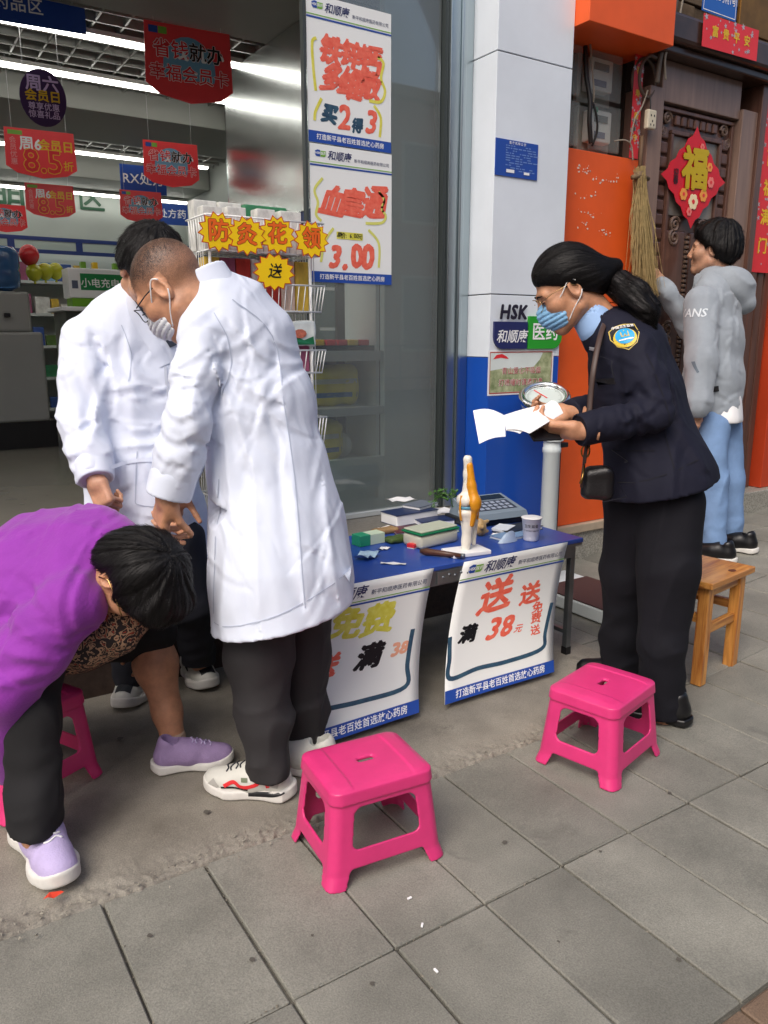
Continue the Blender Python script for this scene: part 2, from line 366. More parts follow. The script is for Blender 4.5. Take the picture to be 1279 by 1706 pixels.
# crumbs of mortar along the broken edge
cr = MB()
for i in range(700):
    x = rnd.uniform(-0.4, 2.3); y = 1.70 + rnd.gauss(0, 0.022); s = rnd.uniform(0.0015, 0.007)
    p = Vector((x, y, 0.012 + s * 0.3)); q = [p + Vector((rnd.uniform(-1, 1), rnd.uniform(-1, 1), rnd.uniform(-0.5, 0.8))) * s for _ in range(4)]
    cr.add(q, [(0, 1, 2), (0, 2, 3), (0, 3, 1), (1, 3, 2)])
o = mesh_obj('mortar_crumbs', cr, mat('crumb', srgb(140, 136, 124), 0.9)); o['kind'] = 'stuff'; o['label'] = 'loose grey mortar crumbs along the broken concrete edge'; o['category'] = 'rubble'
gs = MB(); rg = random.Random(17)
for _ in range(1400):                                  # grit lodged in the slab joints and scattered near them
    if rg.random() < 0.7:
        x = rg.choice(JX) + rg.gauss(0, 0.004); y = rg.uniform(0.72, 1.69)
    else: x = rg.uniform(-0.2, 3.2); y = 1.2055 + rg.gauss(0, 0.004)
    s = rg.uniform(0.0008, 0.003); p = Vector((x, y, slope(x) - 0.004 + s)); q = [p + Vector((rg.uniform(-1, 1), rg.uniform(-1, 1), rg.uniform(-0.6, 0.8))) * s * 1.6 for _ in range(4)]; gs.add(q, [(0, 1, 2), (0, 2, 3), (0, 3, 1), (1, 3, 2)])
o = mesh_obj('joint_grit', gs, mat('grit', srgb(120, 114, 102), 0.95, var=0.4, vs=300)); o['kind'] = 'stuff'; o['label'] = 'fine grit lodged in the joints of the paving'; o['category'] = 'grit'
gm = MB()
for (px, py, r_) in ((1115, 1322, 0.006), (930, 1570, 0.004), (1000, 1420, 0.005), (420, 1600, 0.007), (620, 1640, 0.005), (250, 1560, 0.006), (840, 1405, 0.008), (1130, 1600, 0.006), (345, 1363, 0.009), (520, 1560, 0.004), (200, 1240, 0.012)):
    p = G(px, py); k = 11; z = 0.0035 if p.y < 1.69 else 0.021; gm.add([(p.x + r_ * rg.uniform(0.6, 1.3) * math.cos(6.283 * i / k), p.y + r_ * rg.uniform(0.6, 1.3) * math.sin(6.283 * i / k), slope(p.x) + z) for i in range(k)], [tuple(range(k))])
o = mesh_obj('gum_spots', gm, mat('old_gum', srgb(84, 80, 73), 0.8)); o['kind'] = 'stuff'; o['label'] = 'dark trodden gum spots on the paving'; o['category'] = 'stain'
# shop floor, step, plinths
M_riser = mat('dark_step_stone', srgb(62, 48, 42), 0.6, var=0.3, vs=40, bump=0.1)
M_tile = mat('shop_floor_tile', srgb(120, 116, 106), 0.22, var=0.12, vs=1.5)
structure('entrance_step', MB().box(-2.6, 2.45, 2.80, 3.14, -0.05, FZ - 0.004), M_riser)
structure('step_tread', MB().box(-2.6, 2.455, 2.785, 3.14, FZ - 0.03, FZ + 0.002, 0.004), mat('step_tread_stone', srgb(120, 116, 108), 0.5, var=0.2, vs=60))
structure('shop_floor', MB().box(-2.6, 3.2, 3.141, 9.0, FZ - 0.1, FZ), M_tile)
M_gran = mat('speckled_granite', srgb(150, 148, 138), 0.45, var=0.5, vs=110, detail=6, bump=0.05)
structure('granite_plinth', MB().box(2.46, 3.62, 3.03, 3.3, -0.05, 0.215, 0.003), M_gran)
structure('plinth_coping', MB().box(2.45, 3.625, 3.01, 3.3, 0.215, 0.262, 0.004), mat('beige_stone', srgb(176, 160, 138), 0.6, var=0.12, vs=20))
structure('door_step', MB().box(3.622, 6.2, 2.93, 3.5, -0.05, 0.30, 0.006), M_gran)
# shop shell
M_wallw = mat('shop_wall_paint', srgb(168, 174, 168), 0.7, var=0.04, vs=3)
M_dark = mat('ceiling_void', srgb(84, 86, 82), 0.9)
structure('back_wall', MB().box(-2.6, 3.25, 8.6, 8.7, FZ, 3.3), M_wallw)
structure('wall_left', MB().box(-2.7, -2.6, 2.9, 8.7, 0, 3.6), M_wallw)
structure('wall_right', MB().box(3.05, 3.2, 3.3, 8.6, FZ, 3.3), M_wallw)
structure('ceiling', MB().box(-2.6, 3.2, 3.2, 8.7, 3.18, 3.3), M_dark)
structure('front_beam', MB().box(-2.6, 2.37, 3.16, 4.30, 2.86, 3.17, 0.004), mat('beam_panel', srgb(128, 130, 124), 0.5, var=0.06, vs=2))
structure('ceiling_beam', MB().box(-2.6, 3.04, 5.75, 6.6, 2.76, 3.17, 0.004), mat('beam_white', srgb(128, 130, 124), 0.6))
structure('rear_beam', MB().box(-2.6, 3.04, 7.85, 8.59, 2.72, 3.17, 0.004), MATS['beam_white'])
structure('facade_wall_above', MB().box(-2.7, 6.2, 3.16, 3.4, 3.4, 9.0), mat('facade_tile', srgb(180, 178, 170), 0.6))
# open cell grid ceiling
M_grid = mat('ceiling_grid_metal', srgb(150, 152, 146), 0.45, metal=0.3)
grid = structure('ceiling_grid', MB().box(-2.6, 3.04, 4.30, 4.33, 2.88, 2.95), M_grid)
bx_ = MB().box(-2.6, 3.03, -0.005, 0.005, 0, 0.045); by_ = MB().box(-0.005, 0.005, 0, 1.42, 0.004, 0.049); by2_ = MB().box(-0.005, 0.005, 0, 1.24, 0.004, 0.049)
mx = mesh_obj('grid_bar', bx_, M_grid, grid); mx.location = (0, 4.45, 2.90)
for i in range(1, 9): c = mx.copy(); C.objects.link(c); c.location = (0, 4.45 + 0.15 * i, 2.90)
for i in range(8): c = mx.copy(); C.objects.link(c); c.location = (0, 6.66 + 0.15 * i, 2.90)
my = mesh_obj('grid_bar', by_, M_grid, grid); my.location = (-0.6, 4.33, 2.90)
for i in range(1, 25): c = my.copy(); C.objects.link(c); c.location = (-0.6 + 0.15 * i, 4.33, 2.90)
m2 = mesh_obj('grid_bar', by2_, M_grid, grid); m2.location = (0.0, 6.605, 2.90)
for i in range(1, 20): c = m2.copy(); C.objects.link(c); c.location = (0.0 + 0.15 * i, 6.605, 2.90)
# strip lights
M_lamp = mat('lit_tube', (1.0, 0.98, 0.92), 0.5, emit=8.5); M_house = mat('lamp_housing', srgb(200, 200, 195), 0.5)
LN = ['lit strip light nearest the shop front, running along the ceiling', 'lit strip light second from the shop front', 'lit strip light just behind the dropped ceiling beam', 'lit strip light second behind the dropped beam', 'lit strip light farthest back in the shop']
for i, (y, x1) in enumerate(((4.72, 2.12), (5.44, 2.36), (6.86, 2.85), (7.55, 2.92), (8.45, 3.02))):
    zz = 2.885 if i < 4 else 2.70
    t = thing('strip_light', LN[i], 'light', (0.4, y, zz), 0, 'strip lights on the shop ceiling')
    part('housing', MB().box(-1.9, x1, y - 0.03, y + 0.03, zz - 0.012, zz + 0.012), M_house, t)
    part('tube', MB().box(-1.89, x1 - 0.01, y - 0.022, y + 0.022, zz - 0.032, zz - 0.0125, 0.005), M_lamp, t)
# polished steel lining at the right of the doorway
M_steel = mat('brushed_steel', srgb(196, 200, 198), 0.2, metal=1.0, stretch=(1, 1, 0.03), bump=0.06, bs=140)
structure('steel_column', MB().box(2.02, 2.40, 3.55, 4.9, 1.95, 2.859, 0.003), M_steel)
structure('steel_pier', MB().box(2.36, 3.04, 4.95, 5.74, FZ, 2.88, 0.003), M_steel)
# wall panel and shelf behind the glass
M_panel = mat('grey_green_panel', srgb(206, 222, 220), 0.3, var=0.05, vs=1.2)
structure('inner_panel', MB().box(2.12, 2.40, 3.26, 3.30, FZ, 3.17), M_panel)
structure('inner_base_panel', MB().box(1.5, 2.119, 3.262, 3.30, FZ + 0.002, 0.72), M_panel)
# ------------------------------------------------------------------ glass front
M_al = mat('aluminium', srgb(176, 188, 192), 0.28, metal=1.0, bump=0.03, bs=60, stretch=(1, 1, 0.05))
M_alw = mat('white_aluminium', srgb(206, 212, 212), 0.4, metal=0.4)
def glass(name, tint, refl, haze=0.0):
    m = bpy.data.materials.new(name); m.use_nodes = True; n = m.node_tree.nodes; l = m.node_tree.links; n.remove(n['Principled BSDF'])
    t = n.new('ShaderNodeBsdfTransparent'); t.inputs[0].default_value = (*tint, 1); g2 = n.new('ShaderNodeBsdfGlossy'); g2.inputs['Roughness'].default_value = 0.02
    fr = n.new('ShaderNodeFresnel'); fr.inputs[0].default_value = 1.55; ad = n.new('ShaderNodeMath'); ad.operation = 'MULTIPLY_ADD'; ad.inputs[1].default_value = 1.0; ad.inputs[2].default_value = refl; l.new(fr.outputs[0], ad.inputs[0])
    mx_ = n.new('ShaderNodeMixShader'); l.new(ad.outputs[0], mx_.inputs[0]); l.new(t.outputs[0], mx_.inputs[1]); l.new(g2.outputs[0], mx_.inputs[2]); last = mx_
    if haze:
        df = n.new('ShaderNodeBsdfDiffuse'); df.inputs[0].default_value = (0.5, 0.56, 0.55, 1); m3 = n.new('ShaderNodeMixShader'); m3.inputs[0].default_value = haze; l.new(mx_.outputs[0], m3.inputs[1]); l.new(df.outputs[0], m3.inputs[2]); last = m3
    l.new(last.outputs[0], n['Material Output'].inputs[0]); return m
M_glass = glass('door_glass', (0.92, 0.96, 0.95), 0.03, 0.18)
gd = thing('glass_door', 'tall glass shop door pane carrying two paper posters', 'door', (1.99, 3.14, FZ))
part('pane', MB().box(1.655, 2.352, 3.146, 3.156, FZ + 0.025, 3.38), M_glass, gd)
part('bottom_rail', MB().box(1.63, 2.355, 3.128, 3.176, FZ + 0.004, FZ + 0.03, 0.003), M_alw, gd)
part('edge_strip', MB().box(1.645, 1.656, 3.138, 3.166, FZ + 0.031, 3.38), mat('dark_gasket', srgb(60, 66, 66), 0.5), gd)
structure('window_jamb', MB().box(2.358, 2.375, 3.12, 3.2, FZ + 0.003, 3.4), mat('jamb_dark', srgb(52, 58, 58), 0.4))
jm = MB(); jm.box(2.376, 2.43, 3.10, 3.2, 0.456, 3.4, 0.004); jm.box(2.4305, 2.458, 3.085, 3.2, 0.456, 3.4, 0.006); jm.box(2.4585, 2.518, 3.115, 3.2, 0.262, 3.4, 0.003)
structure('aluminium_jamb', jm, M_al)
# ------------------------------------------------------------------ pillar
M_pw = mat('white_cladding', srgb(222, 229, 236), 0.34, var=0.05, vs=3.0, coat=0.15, rvar=0.08)
M_pb = mat('blue_cladding', srgb(22, 76, 172), 0.33, var=0.08, vs=1.5, coat=0.15)
M_gap = mat('panel_gap', srgb(40, 42, 48), 0.8)
pil = structure('pillar', MB().box(2.527, 2.983, 2.957, 3.29, 0.262, 3.9), M_gap)
for nm, z0, z1, m in (('cladding_panel', 0.264, 1.2045, M_pb), ('cladding_panel', 1.2075, 1.4995, M_pw), ('cladding_panel', 1.5045, 2.5495, M_pw), ('cladding_panel', 2.5545, 3.8, M_pw)):
    o = mesh_obj(nm, MB().box(2.52, 2.99, 2.95, 3.288, z0, z1, 0.002), m, pil)
# ------------------------------------------------------------------ orange electricity niche, right of the pillar
M_or = mat('orange_sheet', srgb(226, 90, 32), 0.42, var=0.12, vs=2.2, bump=0.02, bs=8)
niche = structure('niche_wall', MB().box(2.991, 3.62, 3.2, 3.3, 0.262, 3.9), mat('grimy_wall', srgb(70, 66, 60), 0.9, var=0.4, vs=6))
nb_ = mesh_obj('lower_panel', MB().box(2.992, 3.612, 3.04, 3.199, 1.488, 2.232, 0.003), M_or, niche)
nb_ = mesh_obj('lower_panel', MB().box(2.992, 3.612, 3.042, 3.199, 0.264, 1.485, 0.003), M_or, niche)
ub = MB().box(2.992, 3.60, 2.86, 3.199, 2.735, 3.6, 0.003); mesh_obj('upper_box', ub, M_or, niche)
# worn white stencil remains on the orange sheet
wr = MB(); rw = random.Random(5)
for cx_, cz_, nn in ((3.2, 2.14, 16), (3.3, 2.10, 8), (3.22, 2.02, 8), (3.25, 1.93, 12), (3.38, 1.85, 10), (3.2, 1.87, 6), (3.42, 2.12, 7)):
    for _ in range(nn):
        x = cx_ + rw.gauss(0, 0.035); z = cz_ + rw.gauss(0, 0.012); s = rw.uniform(0.002, 0.010); k = rw.randrange(5, 8)
        wr.add([(x + s * rw.uniform(0.4, 1.3) * math.cos(6.283 * i / k), 3.0385, z + s * rw.uniform(0.3, 1.0) * math.sin(6.283 * i / k)) for i in range(k)], [tuple(range(k))])
mesh_obj('worn_stencil', wr, mat('old_white_paint', srgb(222, 206, 190), 0.8), niche)
# ------------------------------------------------------------------ neighbour's wall and door
M_stone = mat('old_wall_stone', srgb(104, 88, 70), 0.85, var=0.3, vs=14, bump=0.4, bs=30)
nw = structure('neighbour_wall', MB().box(3.63, 6.2, 3.3, 3.5, 0.30, 3.9), mat('wall_joint', srgb(58, 48, 40), 0.95))
bmesh_ = MB().box(-0.118, 0.118, -0.03, 0.02, -0.028, 0.028, 0.003)
wb0 = mesh_obj('wall_brick', bmesh_, M_stone, nw); first = True
for j in range(9):
    for i in range(9):
        x = 3.72 + 0.245 * i + (0.12 if j % 2 else 0); z = 2.93 + 0.066 * j
        o = wb0 if first else wb0.copy()
        if not first: C.objects.link(o)
        first = False; o.location = (x + rnd.uniform(-0.004, 0.004), 3.27 + rnd.uniform(-0.006, 0.006), z)
M_door = mat('dark_lacquered_wood', srgb(92, 64, 54), 0.3, var=0.28, vs=5, stretch=(6, 6, 0.5), coat=0.25)
M_door2 = mat('brown_lacquer_frame', srgb(130, 106, 94), 0.35, var=0.18, vs=5, stretch=(6, 6, 0.5), coat=0.2)
dr = thing('carved_door', 'dark brown carved double door under a red lintel banner', 'door', (4.15, 3.2, 0.30))
# frame: stiles, head, lintel
part('door_frame', MB().box(3.632, 3.748, 3.13, 3.299, 0.302, 2.60, 0.004), M_door2, dr)
part('door_frame', MB().box(4.452, 4.60, 3.13, 3.299, 0.302, 2.60, 0.004), M_door2, dr)
part('door_frame', MB().box(4.602, 4.66, 3.11, 3.299, 0.302, 2.75, 0.004), M_door, dr)
part('head_panel', MB().box(3.75, 4.45, 3.15, 3.299, 2.545, 2.748, 0.004), M_door2, dr)
lt = MB().box(3.5, 5.4, 3.07, 3.299, 2.75, 2.79, 0.008); lt.box(3.5, 5.4, 3.03, 3.299, 2.791, 2.93, 0.02); lt.box(3.5, 5.4, 3.10, 3.299, 2.931, 2.96, 0.008)
part('lintel', lt, mat('lintel_wood', srgb(64, 46, 38), 0.3, var=0.3, vs=8, coat=0.3), dr)
lf = part('leaf', MB().box(3.752, 4.448, 3.19, 3.29, 0.304, 2.543), M_door, dr)
def ring(mb, x0, x1, z0, z1, w, y0, y1, b=0.004):
    mb.box(x0, x1, y0, y1, z1 - w, z1, b); mb.box(x0, x1, y0, y1, z0, z0 + w, b); mb.box(x0, x0 + w, y0, y1, z0 + w, z1 - w, b); mb.box(x1 - w, x1, y0, y1, z0 + w, z1 - w, b)
cv = MB(); ring(cv, 3.765, 4.435, 0.35, 2.53, 0.02, 3.165, 3.19); ring(cv, 3.87, 4.33, 0.5, 2.42, 0.022, 3.162, 3.19)
part('moulding', cv, M_door, lf)
cb = MB()
for i in range(7): x = 3.93 + 0.056 * i; cb.box(x - 0.02, x + 0.02, 3.172, 3.19, 2.45, 2.50, 0.006)
for k in range(26):
    z = 2.40 - 0.075 * k
    cb.box(3.795, 3.86, 3.172, 3.19, z - 0.03, z + 0.03, 0.008); cb.box(4.34, 4.405, 3.172, 3.19, z - 0.03, z + 0.03, 0.008)
part('carved_border', cb, M_door, lf)
def spiral(mb, cx_, cz_, r0, turns, y, s=1, ph=0, r=0.008):
    n = 26; mb.tube([(cx_ + s * r0 * (1 - i / n * 0.85) * math.cos(ph + turns * 6.283 * i / n), y, cz_ + r0 * (1 - i / n * 0.85) * math.sin(ph + turns * 6.283 * i / n)) for i in range(n + 1)], r, 6)
sc = MB()
for s_, x in ((1, 3.845), (-1, 4.355)):
    spiral(sc, x, 2.475, 0.035, 1.6, 3.178, s_); spiral(sc, x - 0.03 * s_, 2.41, 0.03, 1.5, 3.178, s_, 2)
for s_, x in ((1, 3.97), (-1, 4.22)):
    for z, ph in ((1.93, 0.5), (1.86, 2.0), (1.35, 1.0), (1.28, 3.0)): spiral(sc, x, z, 0.045, 1.7, 3.175, s_, ph, 0.009)
part('scrollwork', sc, mat('worn_carving', srgb(104, 84, 72), 0.3, coat=0.2, var=0.2, vs=30), lf)
bd = MB()
for k in range(52): bd.box(4.085, 4.107, 3.168, 3.19, 1.86 - 0.027 * k, 1.878 - 0.027 * k, 0.004)
part('bead_strip', bd, MATS['worn_carving'], lf)
ip = MB().box(3.893, 4.307, 3.18, 3.1895, 1.98, 2.397, 0.002); part('glazed_inset', ip, mat('smoky_inset', srgb(120, 112, 104), 0.12, var=0.35, vs=5), lf)
ip = MB().box(3.895, 4.075, 3.176, 3.1895, 0.53, 1.9, 0.01); ip.box(4.117, 4.305, 3.176, 3.1895, 0.53, 1.9, 0.01); part('lower_panel', ip, M_door, lf)
for k in range(3): part('door_frame', MB().box(4.70 + 0.09 * k, 4.77 + 0.09 * k, 3.14 + 0.01 * k, 3.299, 0.302, 2.74, 0.01), M_door, dr)
dr.location.y -= 0.12; nw.location.y -= 0.12
structure('orange_side_pier', MB().box(4.985, 5.6, 2.98, 3.29, 0.302, 2.625, 0.004), mat('red_orange_paint', srgb(186, 62, 28), 0.5, var=0.1, vs=3))
# ------------------------------------------------------------------ building across the street (seen mirrored in the glass)
ob = thing('street_building', 'pink rendered building across the street, mirrored in the glass door', 'building', (4, -11, 0))
part('wall', MB().box(-14, 22, -13, -11, -0.06, 7.0), mat('pink_render', srgb(206, 158, 138), 0.8, var=0.1, vs=0.6), ob)
part('roof', MB().box(-14.3, 22.3, -13.2, -10.7, 7.0, 7.25, 0.02), mat('roof_band', srgb(150, 120, 100), 0.8), ob)
for k in range(10):
    x = -12 + 3.4 * k
    for z in (1.0, 4.2):
        wn = part('window', MB().box(x - 0.06, x + 1.76, -11.0, -10.93, z - 0.06, z + 1.86), mat('window_trim', srgb(226, 214, 200), 0.6), ob)
        part('pane', MB().box(x, x + 1.7, -10.929, -10.92, z, z + 1.8), mat('far_pane', srgb(150, 140, 132), 0.3), wn)
fb = MB()
for k in range(60): fb.tube([(-13 + 0.55 * k, -10.2, 0), (-13 + 0.55 * k, -10.2, 1.1)], 0.015, 6)
for z in (0.3, 1.1): fb.tube([(-13, -10.2, z), (20, -10.2, z)], 0.02, 6)
tag(mesh_obj('street_railing', fb, mat('railing_iron', srgb(44, 44, 44), 0.5)), 'dark iron railing in front of the pink building', 'railing')
# ================================================================== PRINTED MATTER
M_paper = mat('poster_paper', srgb(232, 234, 232), 0.45, var=0.02, vs=3); M_blue = mat('print_blue', srgb(34, 74, 160), 0.45); M_green = mat('print_green', srgb(120, 176, 60), 0.45)
M_navy = mat('print_navy', srgb(34, 40, 92), 0.45); M_red = mat('marker_red', srgb(226, 84, 66), 0.5, col2=srgb(240, 122, 98), vs=40); M_yel = mat('marker_yellow', srgb(206, 196, 40), 0.5, col2=srgb(226, 222, 110), vs=30)
M_teal = mat('marker_dark_blue', srgb(38, 66, 92), 0.5, col2=srgb(56, 92, 112), vs=40); M_pwhite = mat('print_white', srgb(240, 240, 240), 0.45); M_black = mat('print_black', srgb(18, 18, 22), 0.45)
M_pred = mat('print_red', srgb(222, 48, 54), 0.4, var=0.06, vs=8); M_gold = mat('print_gold', srgb(232, 190, 40), 0.4); M_grey = mat('print_grey', srgb(90, 96, 120), 0.5)
def place(mb, fn, lift):
    return MB().add([fn(x, y, z + lift) for x, y, z in mb.v], mb.f)
def flat(origin, ux, uy):
    o, ux, uy = Vector(origin), Vector(ux), Vector(uy); nn = ux.cross(uy).normalized()
    return lambda x, y, z: o + ux * x + uy * y + nn * z
def sheet(fn, W, H, th=0.0008, nx=2, ny=2, out=None):
    a = rect2d(0, W, 0, H, nx, ny) if out is None else poly2d(out); n = len(a.v); v = [fn(x, y, 0) for x, y, _ in a.v] + [fn(x, y, -th) for x, y, _ in a.v]
    f = list(a.f) + [tuple(i + n for i in reversed(q)) for q in a.f]
    if out is None:
        e = [i for i in range(nx + 1)] + [(j + 1) * (nx + 1) + nx for j in range(ny)] + [ny * (nx + 1) + nx - 1 - i for i in range(nx)] + [(ny - 1 - j) * (nx + 1) for j in range(ny - 1)]
    else: e = list(range(n))
    f += [(e[(i + 1) % len(e)], e[i], e[i] + n, e[(i + 1) % len(e)] + n) for i in range(len(e))]
    return MB().add(v, f)
L1, L2, L3 = 0.0012, 0.0019, 0.0026
def strokes(lst, w):
    mb = MB()
    for p in lst:
        r = ribbon2d(smoothpts(p, 6), w); mb.add(r.v, r.f)
    return mb
def header(t, fn, W, H, full=True):
    part('printed_line', place(rect2d(0, W, H * 0.845, H * 0.857, 8, 1), fn, L1), M_blue, t)
    part('printed_line', place(rect2d(0, W, H * 0.866, H * 0.872, 8, 1), fn, L1), M_green, t)
    part('printed_band', place(rect2d(0, W, 0.0005, H * 0.082, 8, 1), fn, L1), M_blue, t)
    part('lettering', place(shift(text2d('打造新平县老百姓首选放心药房', W * 0.058, 0.012, space=1.02), W * 0.5, H * 0.041), fn, L2), M_pwhite, t)
    lx, ly = W * 0.12, H * 0.935
    hb = [(lx - 0.055 * W + 0.05 * W * (1 - math.cos(a)) * 0.5, ly + 0.03 * W * math.sin(a)) for a in [math.pi * k / 8 + math.pi / 2 for k in range(9)]]
    part('logo', place(poly2d([(lx - 0.06 * W, ly - 0.012 * W), (lx - 0.045 * W, ly - 0.03 * W), (lx, ly - 0.03 * W), (lx, ly + 0.03 * W), (lx - 0.03 * W, ly + 0.034 * W), (lx - 0.06 * W, ly + 0.02 * W)]), fn, L1), M_blue, t)
    part('logo', place(poly2d([(lx + 0.004 * W, ly - 0.03 * W), (lx + 0.05 * W, ly - 0.03 * W), (lx + 0.068 * W, ly - 0.015 * W), (lx + 0.068 * W, ly + 0.025 * W), (lx + 0.004 * W, ly + 0.025 * W)]), fn, L1), M_green, t)
    part('lettering', place(shift(text2d('医药', W * 0.032, 0.01), lx + 0.036 * W, ly - 0.002 * W), fn, L2), M_pwhite, t)
    part('lettering', place(shift(text2d('HSK', W * 0.032, 0.02), lx - 0.028 * W, ly), fn, L2), M_pwhite, t)
    part('lettering', place(shift(text2d('和顺康', W * 0.096, 0.012, shear=0.2, space=0.95), W * 0.345, H * 0.925), fn, L1), M_navy, t)
    part('lettering', place(shift(text2d('新平和顺康医药有限公司', W * 0.040, 0.006), W * 0.745, H * 0.912), fn, L1), M_grey, t)
def poster(name, label, fn, W, H, items, loc, group, nx=2, ny=2):
    t = thing(name, label, 'poster', loc, 0, group)
    part('paper', sheet(fn, W, H, nx=nx, ny=ny), M_paper, t, smooth=ny > 4)
    header(t, fn, W, H)
    for nm, mb, m, lf_ in items: part(nm, place(mb, fn, lf_), m, t)
    return t
PW, PH = 0.415, 0.56
_hw = random.Random(31)
def mk(body, s, x, y, m, bold=0.03, shear=0.2, lift=L1, space=0.92, sq=1.0):
    """loose brush writing: every character struck on its own, tilted and uneven"""
    out = MB(); lines = body.split('\n'); z0 = 0.0
    for li, ln in enumerate(lines):
        ws = [0.56 if ord(ch) < 128 else 1.0 for ch in ln]; tot = sum(ws) * space; cx_ = -tot / 2
        for ch, w_ in zip(ln, ws):
            g_ = text2d(ch, 1.0, bold * 1.75 + 0.01, shear + _hw.uniform(-0.12, 0.12)); a = _hw.uniform(-0.13, 0.13); k = _hw.uniform(0.95, 1.22); px_, py_ = cx_ + w_ * space / 2, _hw.uniform(-0.07, 0.07) - (li - (len(lines) - 1) / 2) * 1.05; cx_ += w_ * space
            if not g_.v: continue
            P_ = np.array(g_.v, np.float32); wob = 0.045 * np.stack([noise(P_ * 2.6 + 5 + li), noise(P_ * 2.6 + 31 + li), np.zeros(len(P_))], -1); P_ = P_ + wob; c_, s_ = math.cos(a) * k, math.sin(a) * k
            g_.v = [((px_ + (p[0] * c_ - p[1] * s_)) * s * sq, (py_ + p[0] * s_ + p[1] * c_) * s, p[2] + z0) for p in P_.tolist()]; z0 -= 0.0000 ; out.add(g_.v, g_.f)
    return ('handwriting', shift(out, x, y), m, lift)
def brackets(lst, m, w=0.013): return [('bracket', strokes([p], w), m, L1) for p in lst]
W, H = PW, PH
itA = [mk('铁锌钙', 0.105, 0.205, 0.355, M_red, 0.035, 0.25), mk('多维散', 0.105, 0.205, 0.245, M_red, 0.035, 0.25),
       mk('买', 0.07, 0.10, 0.115, M_teal, 0.04), mk('2', 0.12, 0.17, 0.115, M_red, 0.02, 0.1), mk('得', 0.062, 0.235, 0.085, M_teal, 0.03), mk('3', 0.12, 0.305, 0.105, M_red, 0.02, 0.15),
       *brackets([[(0.045, 0.40), (0.025, 0.38), (0.028, 0.29), (0.038, 0.20)], [(0.345, 0.38), (0.375, 0.36), (0.362, 0.30), (0.383, 0.25), (0.36, 0.205), (0.30, 0.20)], [(0.065, 0.175), (0.035, 0.12), (0.03, 0.085)], [(0.325, 0.185), (0.36, 0.14), (0.355, 0.06)]], M_yel)]
itB = [mk('血塞通', 0.115, 0.205, 0.335, M_red, 0.03, 0.25), mk('3.00', 0.115, 0.195, 0.11, M_red, 0.03, 0.2, space=0.9), ('price_tag', rect2d(0.125, 0.26, 0.187, 0.217), M_yel, L1), mk('原价: 6.00元', 0.022, 0.192, 0.202, M_black, 0.01, 0.1, L2),
       *brackets([[(0.06, 0.43), (0.02, 0.38), (0.035, 0.33), (0.025, 0.28), (0.05, 0.255)], [(0.345, 0.40), (0.375, 0.37), (0.362, 0.33), (0.383, 0.30), (0.36, 0.27), (0.275, 0.262)], [(0.11, 0.23), (0.065, 0.17), (0.045, 0.085)], [(0.29, 0.235), (0.345, 0.18), (0.345, 0.075)]], mat('marker_lime', srgb(214, 214, 110), 0.5), 0.012)]
XG, YG = 1.663, 3.143
poster('poster', 'upper of two handwritten promotion posters on the glass door', flat((XG, YG, 2.105), (1, 0, 0), (0, 0, 1)), PW, PH, itA, (XG, YG, 2.105), 'handwritten shop posters')
poster('poster', 'lower poster on the glass door, price 3.00 in red', flat((XG + 0.004, YG, 1.537), (1, 0, 0), (0, 0, 1)), PW, PH + 0.004, itB, (XG, YG, 1.537), 'handwritten shop posters')
# posters hanging off the table edge, curling outward at the foot
def hang(x0, ytop, ztop, H, skew, outw, drop, wave):
    def fn(x, y, z):
        s = (H - y) / H; a = wave * math.sin(3.0 * x / 0.45 + 1.0) * s
        o = outw * s ** 2.2 + a
        return Vector((x0 + x - skew * s, ytop - o - z, ztop - (H - drop) * s - 0.004 * math.sin(6 * s)))
    return fn
W2, H2 = 0.525, 0.545
stretch = lambda it: [(a, MB().add([(x * W2 / 0.455, y, z) for x, y, z in b.v], b.f), c, d) for a, b, c, d in it]
frame = lambda pts: ('marker_frame', strokes([pts], 0.016), M_teal, L1)
itC = [mk('免费', 0.12, 0.225, 0.385, M_yel, 0.025, 0.2), mk('送', 0.085, 0.115, 0.25, M_red, 0.03), mk('满', 0.08, 0.262, 0.245, M_black, 0.03), mk('38', 0.06, 0.375, 0.245, mat('marker_pale', srgb(236, 170, 140), 0.5), 0.03), frame([(0.418, 0.315), (0.41, 0.18), (0.405, 0.10), (0.25, 0.096), (0.10, 0.106), (0.01, 0.09)])]
itD = [mk('送', 0.125, 0.165, 0.365, M_red, 0.02, 0.1), mk('送', 0.095, 0.325, 0.345, M_red, 0.02, 0.1), mk('满', 0.07, 0.075, 0.235, M_black, 0.03, 0.2), mk('38', 0.11, 0.205, 0.225, M_red, 0.02, 0.25), mk('元', 0.035, 0.29, 0.205, M_red, 0.015),
       mk('免\n费\n送', 0.045, 0.37, 0.23, M_red, 0.012, 0.0), frame([(0.005, 0.245), (0.012, 0.16), (0.018, 0.085), (0.13, 0.093), (0.25, 0.088), (0.40, 0.10), (0.415, 0.16), (0.435, 0.285)])]
poster('poster', 'curling poster hanging off the table beside the white-coated man, yellow writing', hang(1.056, 2.112, 0.510, H2, 0.135, 0.11, 0.075, 0.004), W2, H2, stretch(itC), (1.36, 2.11, 0.02), 'handwritten shop posters', 12, 20)
poster('poster', 'curling poster hanging off the table near the pink stool, red 38', hang(1.716, 2.112, 0.510, H2, 0.155, 0.105, 0.070, -0.004), W2, H2, stretch(itD), (1.95, 2.11, 0.02), 'handwritten shop posters', 12, 20)
